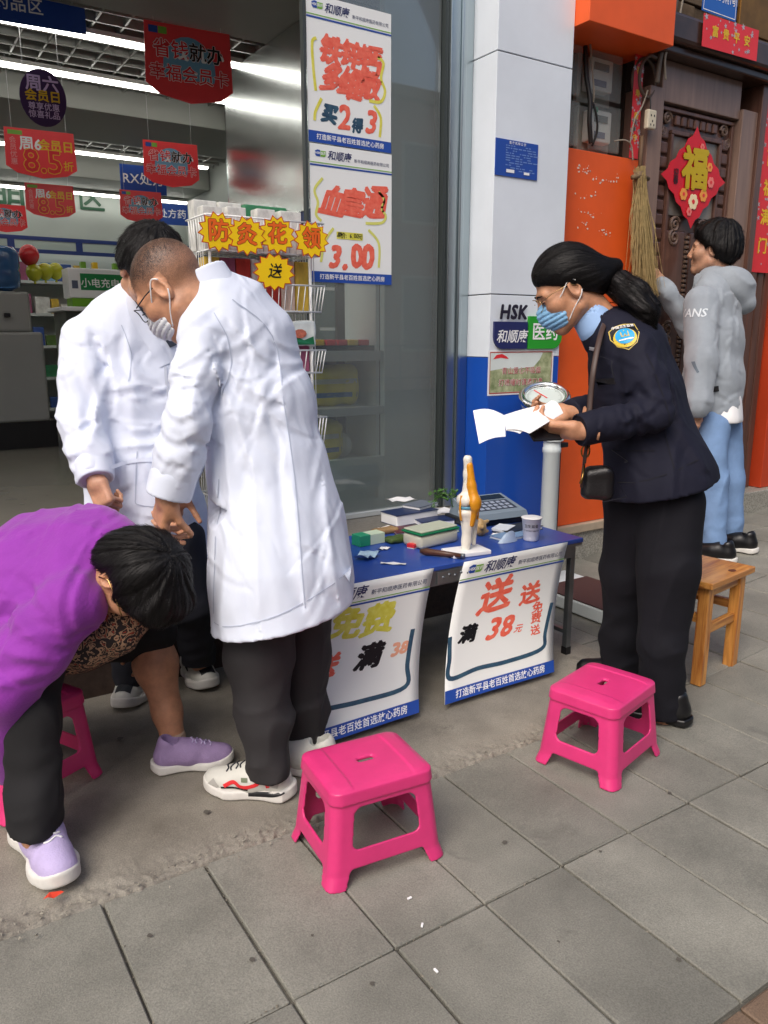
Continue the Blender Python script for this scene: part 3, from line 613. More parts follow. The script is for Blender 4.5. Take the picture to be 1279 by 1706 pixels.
# ------------------------------------------------------------------ signs on the pillar
YP = 2.949
def rounded(x0, x1, y0, y1, r, n=6, corners=(1, 1, 1, 1)):
    p = []
    for (cx_, cy_, a0, on) in ((x1 - r, y1 - r, 0, corners[0]), (x0 + r, y1 - r, 90, corners[1]), (x0 + r, y0 + r, 180, corners[2]), (x1 - r, y0 + r, 270, corners[3])):
        if on: p += [(cx_ + r * math.cos(R(a0 + 90 * k / n)), cy_ + r * math.sin(R(a0 + 90 * k / n))) for k in range(n + 1)]
        else: p.append((x1 if a0 in (0, 270) else x0, y1 if a0 < 180 else y0))
    return p
t = thing('doctor_register_placard', 'small blue placard with rows of white print high on the white pillar', 'placard', (2.63, YP, 2.04))
fn = flat((2.502 + 0.02, YP - 0.004, 2.032), (1, 0, 0), (0, 0, 1)); part('board', sheet(fn, 0.262, 0.158, 0.005), M_blue, t)
rows = MB(); rr_ = random.Random(2)
for j in range(11):
    x = 0.06
    while x < 0.235:
        w_ = rr_.uniform(0.008, 0.03)
        if rr_.random() < 0.72: a = rect2d(x, x + w_, 0.026 + 0.0105 * j, 0.0305 + 0.0105 * j); rows.add(a.v, a.f)
        x += w_ + 0.006
part('print_rows', place(rows, fn, L1), mat('print_pale_blue', srgb(110, 140, 200), 0.5), t)
part('white_label', place(rect2d(0.065, 0.115, 0.017, 0.031), fn, L2), M_pwhite, t); part('white_label', place(rect2d(0.175, 0.21, 0.016, 0.027), fn, L2), M_pwhite, t)
part('lettering', place(shift(text2d('医 疗 机 构 公 示', 0.014, 0.01), 0.131, 0.146), fn, L2), M_pwhite, t)
t = thing('pharmacy_logo_sign', 'dark blue and green rounded logo sign on the white pillar', 'sign', (2.75, YP, 1.24))
fn = flat((2.54, YP - 0.012, 1.245), (1, 0, 0), (0, 0, 1))
part('green_half', MB().prism([(x, y) for x, y in rounded(0.222, 0.452, 0.0, 0.158, 0.06, 6, (0, 0, 0, 1))], 0, 0.012, Matrix(((1, 0, 0, 2.54), (0, 0, -1, YP), (0, 1, 0, 1.245), (0, 0, 0, 1)))), mat('sign_green', srgb(40, 152, 44), 0.4), t)
part('blue_half', MB().prism([(x, y) for x, y in rounded(0.0, 0.214, 0.0, 0.13, 0.06, 6, (0, 0, 1, 0))], 0, 0.012, Matrix(((1, 0, 0, 2.54), (0, 0, -1, YP), (0, 1, 0, 1.245), (0, 0, 0, 1)))), M_navy, t)
part('lettering', place(shift(text2d('HSK', 0.092, 0.05, 0.15, 1.08), 0.115, 0.172), fn, L1), mat('sign_black', srgb(34, 30, 48), 0.4), t)
part('lettering', place(shift(text2d('和顺康', 0.066, 0.012, 0.2), 0.112, 0.056), fn, L1), M_pwhite, t)
part('lettering', place(shift(text2d('医药', 0.092, 0.015), 0.335, 0.078), fn, L1), M_pwhite, t)
t = thing('voucher_poster', 'landscape photo notice with red lettering below the logo sign', 'notice', (2.76, YP, 1.03))
fn = flat((2.515, YP - 0.001, 1.022), (1, 0, 0.0), (0, 0, 1)); NW, NH = 0.435, 0.218
part('paper', sheet(fn, NW, NH), M_pwhite, t)
part('photo_print', place(rect2d(0.014, NW - 0.014, 0.014, NH - 0.014), fn, 0.0005), mat('photo_meadow', srgb(120, 140, 84), 0.5, col2=srgb(196, 200, 160), var=0.3, vs=22, detail=8), t)
part('photo_sky', place(poly2d([(0.014, 0.12), (0.1, 0.13), (0.2, 0.127), (0.3, 0.135), (0.34, 0.17), (0.36, NH - 0.014), (0.014, NH - 0.014)]), fn, 0.0009), mat('photo_sky', srgb(212, 220, 216), 0.5, var=0.06, vs=9), t)
bd_ = MB()
for a in (rect2d(0.01, NW - 0.01, 0.008, 0.013), rect2d(0.01, NW - 0.01, NH - 0.013, NH - 0.008), rect2d(0.01, 0.0135, 0.013, NH - 0.013), rect2d(NW - 0.0135, NW - 0.01, 0.013, NH - 0.013)): bd_.add(a.v, a.f)
part('red_border', place(bd_, fn, L1), mat('brick_red_print', srgb(176, 70, 60), 0.5), t)
for body, y in (('青山爱心不吸烟', 0.115), ('打喷嚏时请遮口鼻', 0.058)):
    tx = shift(text2d(body, 0.036, 0.035, 0, 1.08), NW * 0.5, y); part('lettering', place(tx, fn, L2), M_pwhite, t)
    tx = shift(text2d(body, 0.036, 0.003, 0, 1.08), NW * 0.5, y); part('lettering', place(tx, fn, L3), MATS['brick_red_print'], t)
part('emblem', place(poly2d([(0.03, 0.175), (0.05, 0.195), (0.085, 0.2), (0.115, 0.188), (0.13, 0.175), (0.08, 0.182)]), fn, L2), M_pred, t)
# ------------------------------------------------------------------ hanging signs inside the shop
def hsign(label, c, w_, h_, kind, yaw):
    u = Vector((math.cos(yaw), math.sin(yaw), 0)); o = Vector(c) - u * w_ / 2 - Vector((0, 0, h_ / 2)); fn = flat(o, u, (0, 0, 1))
    t = thing('hanging_sign', label, 'sign', (c[0], c[1], c[2] - h_ / 2), 0, 'signs hanging in the shop')
    W, H = w_, h_
    if kind in ('card', 'day'):
        out = [(0.0, 0.22 * H), (0.15 * W, 0.08 * H), (0.5 * W, 0), (0.85 * W, 0.08 * H), (W, 0.22 * H), (0.985 * W, H), (0.015 * W, H)]
        part('board', sheet(fn, W, H, 0.004, out=out), mat('sign_red', srgb(240, 66, 70), 0.4, var=0.05, vs=8), t)
    if kind == 'card':
        part('arc_print', place(poly2d([(W * (0.5 + 0.3 * math.cos(a)), H * (0.45 + 0.42 * math.sin(a))) for a in [R(-20 + 220 * k / 14) for k in range(15)]]), fn, L1), mat('print_sky', srgb(110, 160, 190), 0.5), t)
        for body, y, s_, mm in (('省钱就办', 0.66, 0.205, M_pred), ('幸福会员卡', 0.36, 0.185, M_pred)):
            part('lettering', place(shift(text2d(body, W * s_, 0.05, 0, 0.98), W * 0.5, H * y), fn, L2), M_pwhite, t); part('lettering', place(shift(text2d(body, W * s_, 0.014, 0, 0.98), W * 0.5, H * y), fn, L3), mm, t)
        part('lettering', place(shift(text2d('就办', W * 0.205, 0.016, 0, 0.98), W * 0.70, H * 0.66), fn, L3 + 0.0007), M_black, t)
        part('logo', place(rect2d(0.06 * W, 0.16 * W, 0.86 * H, 0.95 * H), fn, L1), M_blue, t); part('logo', place(rect2d(0.165 * W, 0.26 * W, 0.86 * H, 0.95 * H), fn, L1), M_green, t)
    if kind == 'day':
        part('lettering', place(shift(text2d('8.5', W * 0.46, 0.04), W * 0.52, H * 0.33), fn, L1), M_gold, t); part('lettering', place(shift(text2d('8.5', W * 0.46, 0.012), W * 0.52, H * 0.33), fn, L2), M_pred, t)
        part('lettering', place(shift(text2d('折', W * 0.15, 0.01), W * 0.88, H * 0.28), fn, L1), M_gold, t)
        part('lettering', place(shift(text2d('周6', W * 0.21, 0.03), W * 0.36, H * 0.68), fn, L1), M_pwhite, t); part('lettering', place(shift(text2d('会员日', W * 0.17, 0.03), W * 0.72, H * 0.68), fn, L1), M_gold, t)
        part('lettering', place(shift(text2d('会\n员\n优\n惠', W * 0.1, 0.01), W * 0.12, H * 0.52), fn, L1), mat('print_pink', srgb(236, 150, 150), 0.5), t)
        part('logo', place(rect2d(0.06 * W, 0.26 * W, 0.86 * H, 0.95 * H), fn, L1), M_green, t)
    if kind == 'oval':
        part('board', sheet(fn, W, H, 0.004, out=[(W * (0.5 + 0.5 * math.cos(6.283 * k / 28)), H * (0.5 + 0.5 * math.sin(6.283 * k / 28))) for k in range(28)]), mat('purple_board', srgb(62, 34, 82), 0.4), t)
        part('lettering', place(shift(text2d('周六', W * 0.36, 0.03), W * 0.5, H * 0.73), fn, L1), mat('print_lilac', srgb(214, 190, 226), 0.5), t)
        part('lettering', place(shift(text2d('会员日', W * 0.26, 0.03), W * 0.5, H * 0.52), fn, L1), M_gold, t)
        part('lettering', place(shift(text2d('尊享优惠\n惊喜礼品', W * 0.17, 0.01), W * 0.5, H * 0.27), fn, L1), MATS['print_lilac'], t)
    if kind[:4] == 'blue':
        part('board', sheet(fn, W, H, 0.006), M_blue, t)
        part('lettering', place(shift(text2d(kind[5:], H * 0.46, 0.012, space=1.05), W * 0.5, H * 0.5), fn, L1), M_pwhite, t)
    for sx in (0.12, 0.88): part('thread', MB().tube([o + u * W * sx + Vector((0, 0, H)), (o.x + u.x * W * sx, o.y + u.y * W * sx, 2.93)], 0.0012, 4), mat('thread', srgb(190, 190, 190), 0.6), t)
    return t
def px_sign(label, x0, x1, y0, y1, d, kind, yaw=-0.1):
    a, b = D(x0, (y0 + y1) / 2, d), D(x1, (y0 + y1) / 2, d); c = (a + b) / 2; top, bot = D((x0 + x1) / 2, y0, d), D((x0 + x1) / 2, y1, d)
    return hsign(label, tuple(c), (a - b).length * 1.13, (top - bot).length * 1.0, kind, yaw)
px_sign('red membership card sign, largest and highest in the shop', 251, 380, 52, 168, 4.0, 'card')
px_sign('red membership card sign above the wire rack, middle of three', 245, 326, 240, 310, 4.9, 'card')
px_sign('smallest red membership card sign, straight above the heads', 205, 266, 320, 370, 6.2, 'card')
px_sign('red membership card sign cut by the picture edge, above the water bottle', -22, 38, 342, 386, 6.2, 'card')
px_sign('red 8.5 discount sign, larger and higher of two', 20, 117, 220, 295, 4.7, 'day')
px_sign('red 8.5 discount sign, smaller and lower of two', 50, 118, 309, 362, 6.0, 'day')
px_sign('dark purple oval sign hanging below the second strip light', 40, 104, 119, 208, 4.1, 'oval')
px_sign('large blue department sign at the top corner of the doorway', -90, 121, -22, 34, 3.75, 'blue 非药品区')
px_sign('blue prescription sign hanging behind the middle red card sign', 206, 272, 278, 322, 6.5, 'blue RX处方')
px_sign('pale blue sign farthest back, right of the smallest red card sign', 264, 310, 341, 374, 7.6, 'blue 处方药')
# green letters on the back wall
t = thing('wall_lettering', 'dark green letters high on the rear wall of the shop', 'lettering', (1.5, 8.59, 2.3))
fn = flat((1.0, 8.595, 2.3), (1, 0, 0), (0, 0, 1)); mg = mat('letter_green', srgb(20, 70, 44), 0.5)
a = PY(15, 333, 8.59); b = PY(152, 333, 8.59)
part('letter', place(shift(text2d('明', 0.30, 0.02), a.x - 1.0, a.z - 2.3), fn, 0.004), mg, t); part('letter', place(shift(text2d('区', 0.27, 0.02), b.x - 1.0, b.z - 2.3), fn, 0.004), mg, t)
# ================================================================== SHOP INTERIOR
ORD = ['first', 'second', 'third', 'fourth', 'fifth', 'sixth', 'seventh', 'eighth']
M_shelf = mat('shelf_grey', srgb(200, 206, 204), 0.45); M_rail = mat('shelf_blue_rail', srgb(36, 58, 120), 0.4)
BOXC = [srgb(214, 214, 208), srgb(190, 60, 50), srgb(60, 130, 90), srgb(60, 90, 160), srgb(214, 180, 70), srgb(120, 160, 180), srgb(226, 200, 180), srgb(90, 120, 60), srgb(150, 80, 110)]
M_boxes = [mat('medicine_carton_%s' % 'abcdefghi'[i], c, 0.5, var=0.25, vs=24) for i, c in enumerate(BOXC)]
CART = []
for i, m in enumerate(M_boxes):
    b = MB().box(-0.045, 0.045, -0.03, 0.03, 0, 0.12, 0.002); me = bpy.data.meshes.new('medicine_carton'); me.from_pydata(b.v, [], b.f); me.materials.append(m); CART.append(me)
def carton(x, y, z, sx, sz, i, label, group, sy=1.0):
    o = bpy.data.objects.new('medicine_carton', CART[i % len(CART)]); C.objects.link(o); o.location = (x, y, z); o.scale = (sx, sy, sz); tag(o, label, 'box', group); return o
def shelving(name, label, x0, x1, y0, y1, zs, ztop, header):
    t = thing(name, label, 'shelf', ((x0 + x1) / 2, (y0 + y1) / 2, FZ))
    for x in (x0, x1): part('upright', MB().box(x - 0.015, x + 0.015, y0, y1, FZ, ztop), M_shelf, t)
    for z in zs: part('shelf_board', MB().box(x0 + 0.0155, x1 - 0.0155, y0 + 0.01, y1, z, z + 0.025), M_shelf, t)
    part('back_panel', MB().box(x0 + 0.0155, x1 - 0.0155, y1 + 0.001, y1 + 0.012, FZ, ztop), M_shelf, t)
    if header:
        part('header_board', MB().box(x0, x1, y0 - 0.012, y0 - 0.002, ztop - 0.13, ztop), mat('header_pale', srgb(176, 190, 184), 0.5), t)
        h = MB(); h.box(x0, x1, y0 - 0.02, y0 - 0.0125, ztop - 0.035, ztop); h.box(x0, x1, y0 - 0.02, y0 - 0.0125, ztop - 0.15, ztop - 0.115)
        for k in range(int((x1 - x0) / 0.6) + 1): h.box(x0 + 0.6 * k, x0 + 0.6 * k + 0.06, y0 - 0.0205, y0 - 0.012, ztop - 0.115, ztop - 0.035)
        part('header_rail', h, M_rail, t)
    return t
zs = [0.6, 0.9, 1.2, 1.5, 1.8]
shelving('wall_shelf', 'long rear wall shelf with a blue framed header and medicine boxes', 0.6, 3.0, 8.2, 8.55, zs, 2.22, True)
rb = random.Random(11)
for z in zs:
    x = 0.68
    while x < 2.9:
        s = rb.uniform(0.7, 1.5); carton(x + 0.045 * s, 8.26 + rb.uniform(0, 0.03), z + 0.026, s, rb.uniform(0.7, 1.5), rb.randrange(9), 'small medicine carton standing in a row on the rear wall shelf', 'cartons on the rear wall shelf'); x += 0.09 * s + rb.uniform(0.004, 0.03)
# side cabinet along the steel lining
sc_ = thing('side_cabinet', 'dark side cabinet with a blue rail behind the wire rack', 'cabinet', (2.2, 4.2, FZ))
part('carcass', MB().box(2.05, 2.40, 3.6, 4.9, FZ, 1.949, 0.003), mat('cabinet_dark', srgb(66, 60, 54), 0.4, var=0.3, vs=6), sc_)
h = MB(); h.box(2.03, 2.049, 3.6, 4.9, 1.90, 1.95); h.box(2.03, 2.049, 3.6, 4.9, 1.76, 1.80)
for k in range(4): h.box(2.031, 2.0485, 3.6 + 0.41 * k, 3.66 + 0.41 * k, 1.80, 1.90)
part('header_rail', h, M_rail, sc_)
for k in range(4):
    for zz in (1.35, 1.55):
        carton(2.0, 3.75 + 0.28 * k, zz, 0.7, 1.2, k * 2 + 1, '%s carton along the %s ledge of the dark side cabinet' % (ORD[k], 'lower' if zz < 1.4 else 'upper'), 'cartons on the side cabinet')
lg = MB().box(1.96, 2.0495, 3.62, 4.88, 1.335, 1.35); lg.box(1.96, 2.0495, 3.62, 4.88, 1.535, 1.55); part('ledge', lg, M_shelf, sc_)
# low shelf unit behind the glass, with yellow packs
t = thing('glass_front_shelf', 'grey open shelf unit seen through the glass door', 'shelf', (1.95, 3.5, FZ))
for z in (0.66, 0.93, 1.19): part('shelf_board', MB().box(1.66, 2.116, 3.262 if z > 0.7 else 3.302, 3.62, z, z + 0.04 if z < 1.1 else z + 0.048), M_shelf, t)
part('upright', MB().box(2.0965, 2.1165, 3.3025, 3.62, FZ, 1.6), M_shelf, t); part('back_panel', MB().box(1.66, 2.096, 3.621, 3.635, FZ, 1.6), mat('shelf_back', srgb(110, 120, 118), 0.6), t)
M_yp = mat('yellow_pack', srgb(238, 220, 60), 0.35, var=0.15, vs=12, bump=0.3, bs=14); M_ypb = mat('pack_blue', srgb(60, 110, 170), 0.4)
def pack(label, x0, x1, z0, z1):
    f = Field((x0 - 0.03, 3.3, z0 - 0.03), (x1 + 0.03, 3.6, z1 + 0.03), 0.008); c = ((x0 + x1) / 2, 3.44, (z0 + z1) / 2)
    d = rbox(f.P, c, ((x1 - x0) / 2, 0.09, (z1 - z0) / 2), 0.045) + 0.008 * noise(f.P * 18); f.add(d); mb = f.mesh()
    t = thing('tissue_pack', label, 'pack', (c[0], c[1], z0)); part('wrapper', mb, M_yp, t, True)
    for k, zz in enumerate((0.28, 0.62)):
        a = rect2d(-(x1 - x0) * 0.42, (x1 - x0) * 0.42, -0.012, 0.012, 8, 1); part('print_band', onto(a, mb, (c[0], 3.34, z0 + (z1 - z0) * zz), (1, 0, 0), (0, 0, 1), (0, -1, 0)), M_ypb if k == 0 else mat('pack_pale', srgb(214, 214, 190), 0.4), t)
pack('plump yellow tissue pack on the upper shelf behind the glass', 1.70, 2.045, 0.972, 1.165); pack('yellow pack on the lower shelf behind the glass, beside a white one', 1.70, 1.95, 0.703, 0.90)
f = Field((1.93, 3.35, 0.69), (2.05, 3.55, 0.86), 0.006); f.ell((1.985, 3.45, 0.765), (0.04, 0.07, 0.062)); tag(mesh_obj('tissue_roll', f.mesh(), M_pwhite, None, True), 'white roll beside the lower yellow pack behind glass', 'roll')
# box display on the top shelf behind the glass
t = thing('display_tray', 'low dark tray of red and yellow sachets above the yellow packs', 'tray', (1.87, 3.4, 1.238)); part('tray', MB().box(1.68, 2.09, 3.3025, 3.5, 1.2385, 1.262, 0.003), M_black, t)
for k in range(6): part('sachet', MB().box(1.70 + 0.062 * k, 1.755 + 0.062 * k, 3.31, 3.48, 1.2625, 1.29, 0.004), [M_pred, M_gold, M_pred][k % 3], t)
# water dispenser with its bottle
M_disp = mat('dispenser_grey', srgb(150, 150, 146), 0.45, var=0.05, vs=2)
t = thing('water_dispenser', 'tall grey water dispenser with a blue bottle on top, far inside', 'dispenser', (0.95, 6.75, FZ))
part('body', MB().box(0.72, 1.155, 6.6, 6.95, 0.66, 1.34, 0.02), M_disp, t); part('base', MB().box(0.70, 1.2, 6.62, 6.95, FZ, 0.659), mat('dispenser_base', srgb(24, 22, 22), 0.5), t)
part('head', MB().box(0.80, 1.09, 6.64, 6.93, 1.34, 1.64, 0.02), M_disp, t); part('tap', MB().box(0.90, 0.94, 6.60, 6.639, 1.45, 1.48, 0.004), M_black, t)
part('bottle', MB().lathe([(0.05, 1.641), (0.13, 1.68), (0.135, 1.78), (0.125, 1.80), (0.135, 1.82), (0.135, 1.93), (0.1, 1.97), (0.02, 1.975)], 24, Matrix.Translation((0.93, 6.78, 0))), mat('blue_bottle', srgb(60, 100, 150), 0.15, trans=0.3), t, True)
# counter with power bank station
t = thing('counter', 'pale shop counter carrying the power bank station', 'counter', (1.8, 6.8, FZ)); part('body', MB().box(1.34, 2.5, 6.62, 7.1, FZ, 1.50, 0.004), mat('counter_dark', srgb(86, 92, 84), 0.4, var=0.3, vs=5), t); part('top', MB().box(1.30, 2.54, 6.55, 7.15, 1.501, 1.535, 0.006), M_pwhite, t)
t = thing('power_bank_station', 'white power bank rental station with a green label', 'charger', (1.65, 6.7, 1.536))
part('body', MB().box(1.38, 2.02, 6.63, 6.85, 1.605, 1.83, 0.008), M_pwhite, t); part('foot', MB().box(1.40, 2.0, 6.64, 6.84, 1.537, 1.604, 0.004), mat('station_green', srgb(112, 166, 40), 0.4), t)
fn = flat((1.38, 6.629, 1.605), (1, 0, 0), (0, 0, 1)); part('label', place(rect2d(0.09, 0.56, 0.06, 0.185), fn, L1), mat('label_green', srgb(24, 130, 70), 0.4), t)
part('lettering', place(shift(text2d('小电充电宝', 0.075, 0.012), 0.28, 0.11), fn, L2), M_pwhite, t); part('code_patch', place(rect2d(0.025, 0.07, 0.07, 0.13), fn, L1), M_grey, t)
for k, x in enumerate((1.50, 1.59, 1.75)): part('power_bank', MB().box(x, x + 0.04, 6.7, 6.76, 1.831, 1.885, 0.006), [mat('pb_green', srgb(110, 160, 50), 0.4), M_gold, MATS['pb_green']][k], t)
def balloon(label, c, r, m):
    t = thing('balloon', label, 'balloon', (c[0], c[1], c[2] - r * 1.2)); part('skin', MB().lathe([(r * math.sin(a) * (1 if a < 1.57 else 1 - 0.12 * (a - 1.57)), c[2] + r * 1.1 * math.cos(a)) for a in [0.02 + 3.08 * k / 14 for k in range(15)]], 18, Matrix.Translation((c[0], c[1], 0))), m, t, True)
    part('knot', MB().lathe([(0.004, -0.02), (0.012, -0.015), (0.004, 0.002)], 8, Matrix.Translation((c[0], c[1], c[2] - r * 1.08))), m, t)
m_rb, m_yb = mat('red_rubber', srgb(190, 40, 44), 0.25), mat('lime_rubber', srgb(178, 180, 40), 0.25)
balloon('red balloon beside the blue water bottle', (1.16, 6.9, 1.93), 0.075, m_rb)
for k, (dx, dz) in enumerate(((0.0, 0.0), (0.09, 0.015), (0.18, 0.025))): balloon(['lime balloon nearest the water dispenser', 'middle lime balloon of three', 'lime balloon nearest the power bank station'][k], (1.185 + dx, 6.9 + 0.05 * k, 1.80 + dz), 0.062, m_yb)
# ================================================================== WIRE RACK ON THE STEP
M_wire = mat('white_wire', srgb(226, 228, 226), 0.4)
t = thing('wire_rack', 'white wire display rack hung with yellow starburst tags', 'rack', (1.33, 2.95, FZ))
RX0, RX1, RYF, RYB = 1.095, 1.555, 2.86, 3.06
fr = MB()
for x in (RX0 + 0.02, RX1 - 0.02): fr.tube([(x, RYB, FZ + 0.003), (x, RYB, 1.75)], 0.007, 8); fr.tube([(x, RYF + 0.05, FZ + 0.003), (x, RYF + 0.05, 1.70)], 0.006, 8)
part('frame', fr, M_wire, t, True)
def basket(z0, z1, flare):
    b = MB(); x0, x1, yf, yb = RX0, RX1, RYF, RYB; r = 0.0022
    b.tube([(x0 - flare, yf - flare, z1), (x1 + flare, yf - flare, z1), (x1 + flare, yb, z1), (x0 - flare, yb, z1), (x0 - flare, yf - flare, z1)], 0.0036, 6)
    b.tube([(x0, yf, z0), (x1, yf, z0), (x1, yb, z0), (x0, yb, z0), (x0, yf, z0)], 0.0036, 6)
    n = 17
    for i in range(n + 1): x = x0 + (x1 - x0) * i / n; xt = x0 - flare + (x1 - x0 + 2 * flare) * i / n; b.tube([(xt, yf - flare, z1), (x, yf, z0), (x, yb, z0)], r, 5)
    for i in range(8): y = yf + (yb - yf) * i / 8; b.tube([(x1, y, z0), (x1 + flare, y - flare * (1 - i / 8), z1)], r, 5); b.tube([(x0, y, z0), (x0 - flare, y - flare * (1 - i / 8), z1)], r, 5)
    part('basket', b, M_wire, t, True)
basket(1.615, 1.735, 0.012); basket(1.40, 1.50, 0.012); basket(1.16, 1.25, 0.012); basket(0.86, 0.98, 0.012); basket(0.55, 0.68, 0.012)
# sides: mesh of wires
b = MB()
for x in (RX0 - 0.002, RX1 + 0.002):
    for i in range(7): y = RYF + 0.06 + (RYB - RYF - 0.06) * i / 6; b.tube([(x, y, FZ + 0.05), (x, y, 1.72)], 0.0016, 5)
part('side_wires', b, M_wire, t)
st_pts = lambda cx_, cy_, r0, n, sq=1.0: [(cx_ + sq * (r0 if k % 2 else r0 * 0.78) * math.cos(math.pi * k / n + 0.1), cy_ + (r0 if k % 2 else r0 * 0.78) * math.sin(math.pi * k / n + 0.1)) for k in range(2 * n)]
M_star = mat('star_yellow', srgb(248, 206, 20), 0.4); M_rim = mat('star_red_rim', srgb(200, 70, 30), 0.45); M_orange = mat('brush_orange', srgb(234, 104, 30), 0.45)
def starburst(label, x, z, r, body, y, dark=False, sq=1.1):
    u = thing('starburst_tag', label, 'tag', (x, y, z - r), 0, 'yellow starburst tags on the wire rack'); fn = flat((x, y, z), (1, 0, 0), (0, 0, 1))
    part('rim', sheet(fn, 1, 1, 0.0015, out=st_pts(0, 0, r, 13, sq)), M_rim, u); part('card', place(poly2d(st_pts(0, 0, r * 0.93, 13, sq)), fn, 0.0007), M_star, u)
    if dark: part('lettering', place(text2d(body, r * 0.8, 0.01, 0.2), fn, L2), M_black, u)
    else: part('lettering', place(text2d(body, r * 1.15, 0.06), fn, L1), M_black, u); part('lettering', place(text2d(body, r * 1.15, 0.035), fn, L2), M_orange, u)
for k, (x, z, bdy, lb) in enumerate(((1.125, 1.675, '防', 'starburst tag at the end of the rack by the bent head'), (1.235, 1.668, '灸', 'second starburst tag along the rack top'), (1.36, 1.68, '花', 'third starburst tag along the rack top, with a tall letter'), (1.505, 1.672, '领', 'starburst tag at the rack end by the posters'))): starburst(lb, x, z, 0.072, bdy, 2.838 - 0.002 * (k % 2))
starburst('larger starburst tag with thin black writing, hung below the others', 1.345, 1.545, 0.072, '送', 2.842, True, 1.25)
tops = [(1.13, 0.075, 0), (1.225, 0.075, 0), (1.345, 0.075, 0), (1.45, 0.09, 0)]
for k, (x, w_, i) in enumerate(tops): carton(x, 2.93, 1.618, w_ / 0.09, [1.28, 1.32, 1.34, 1.34][k], 0, '%s white carton along the front row of the rack top' % ORD[k], 'white cartons in the rack')
for k, (x, i) in enumerate(((1.135, 0), (1.235, 0), (1.34, 2), (1.43, 2))): carton(x, 3.015, 1.618, 1.0, 1.55, i, ['first white carton in the back row of the rack top', 'second white carton in the back row of the rack top', 'green carton next to the white one at the rack top back', 'green carton at the end of the rack top back row'][k], ['back row white cartons', 'back row white cartons', 'green cartons', 'green cartons'][k])
for k in range(7):
    o = carton(1.135 + 0.063 * k, 2.97, 1.403, 0.66, 1.62, [4, 8, 1, 0, 1, 6, 4][k], '%s slim carton along the second tier of the rack' % ORD[k], 'cartons on the second rack tier')
f = Field((-0.09, -0.03, -0.01), (0.09, 0.03, 0.12), 0.005); f.add(rbox(f.P, (0, 0, 0.055), (0.075, 0.014, 0.05), 0.013) + 0.006 * noise(f.P * 30)); bagm = f.mesh()
M_bagw = mat('foil_white', srgb(214, 222, 220), 0.3, var=0.1, vs=30); M_bagg = mat('foil_green', srgb(30, 104, 70), 0.3)
for k, x in enumerate((1.32, 1.47)):
    t2 = thing('foil_sachet', ['white and green foil bag beside the bent back', 'white and green foil bag near the rack corner'][k], 'bag', (x, 2.90, 1.262 - 0.008 + 0.0)); t2.location.z = 1.262
    part('bag', bagm, M_bagw, t2, True, False); a = poly2d([(-0.065, 0.012), (0.065, 0.012), (0.06, 0.045), (0.02, 0.03), (-0.02, 0.045), (-0.06, 0.03)]); part('green_print', onto(a, bagm, (0, 0, 0), (1, 0, 0), (0, 0, 1), (0, -1, 0)), M_bagg, t2, False, False)
    part('picture_print', onto(poly2d([(0.03 * math.cos(6.28 * i / 10), 0.055 + 0.018 * math.sin(6.28 * i / 10)) for i in range(10)]), bagm, (0, 0, 0), (1, 0, 0), (0, 0, 1), (0, -1, 0), 0.003), mat('food_print', srgb(190, 110, 90), 0.4, var=0.4, vs=60), t2, False, False)
    t2.location.z = 1.26 if k else 1.26
for k in range(6): carton(1.14 + 0.07 * k, 3.02, 1.403, 0.7, 1.25, k * 2 + 3, '%s carton in the back row of the second rack tier' % ORD[k], 'back row cartons on the second rack tier')
for k in range(4): carton(1.15 + 0.11 * k, 2.95, 1.163, 1.1, 0.9, 5 + k, '%s carton along the third tier of the rack' % ORD[k], 'cartons on the third rack tier')
# ================================================================== TABLE
TX0, TX1, TY0, TY1, TZ = 1.02, 2.335, 2.118, 2.66, 0.512
M_top = mat('blue_laminate', srgb(40, 74, 156), 0.35, var=0.1, vs=4); M_steelg = mat('galvanised_steel', srgb(130, 136, 140), 0.38, metal=0.85, var=0.15, vs=12)
tb = thing('folding_table', 'low folding table with a blue top and grey steel legs', 'table', ((TX0 + TX1) / 2, (TY0 + TY1) / 2, 0))
part('tabletop', MB().box(TX0, TX1, TY0, TY1, TZ - 0.018, TZ, 0.003), M_top, tb)
part('edge_rim', MB().box(TX0 + 0.003, TX1 - 0.003, TY0 + 0.003, TY1 - 0.003, TZ - 0.030, TZ - 0.0185), M_steelg, tb)
for x in (TX0 + 0.03, TX1 - 0.035):
    for y in (TY0 + 0.03, TY1 - 0.03):
        lg = part('leg', MB().box(x - 0.0125, x + 0.0125, y - 0.0125, y + 0.0125, 0.02, TZ - 0.031, 0.002), M_steelg, tb); part('foot_cap', MB().box(x - 0.0145, x + 0.0145, y - 0.0145, y + 0.0145, 0.012, 0.045, 0.002), M_black, lg)
for x in (TX0 + 0.03, TX1 - 0.035): part('stretcher', MB().box(x - 0.008, x + 0.008, TY0 + 0.043, TY1 - 0.043, 0.10, 0.116), M_steelg, tb)
part('front_rail', MB().box(TX0 + 0.043, TX1 - 0.048, TY0 + 0.006, TY0 + 0.022, TZ - 0.075, TZ - 0.0305), M_steelg, tb)
br = part('bracket', MB().box(1.60, 1.755, TY0 - 0.0025, TY0 + 0.0055, TZ - 0.068, TZ - 0.022, 0.001), mat('bracket_steel', srgb(150, 154, 156), 0.3, metal=0.9), tb)
for i in range(5): part('rivet', MB().lathe([(0.0065, 0), (0.006, 0.003), (0.001, 0.0045)], 10, Matrix(((1, 0, 0, 1.625 + 0.027 * i), (0, 0, -1, TY0 - 0.0026), (0, 1, 0, TZ - 0.045 + 0.006 * (i % 2)), (0, 0, 0, 1)))), M_steelg, br, True)
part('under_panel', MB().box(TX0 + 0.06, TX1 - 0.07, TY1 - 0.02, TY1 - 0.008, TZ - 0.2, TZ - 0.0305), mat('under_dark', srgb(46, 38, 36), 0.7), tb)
def Gt(x, y): return G(x, y, TZ)
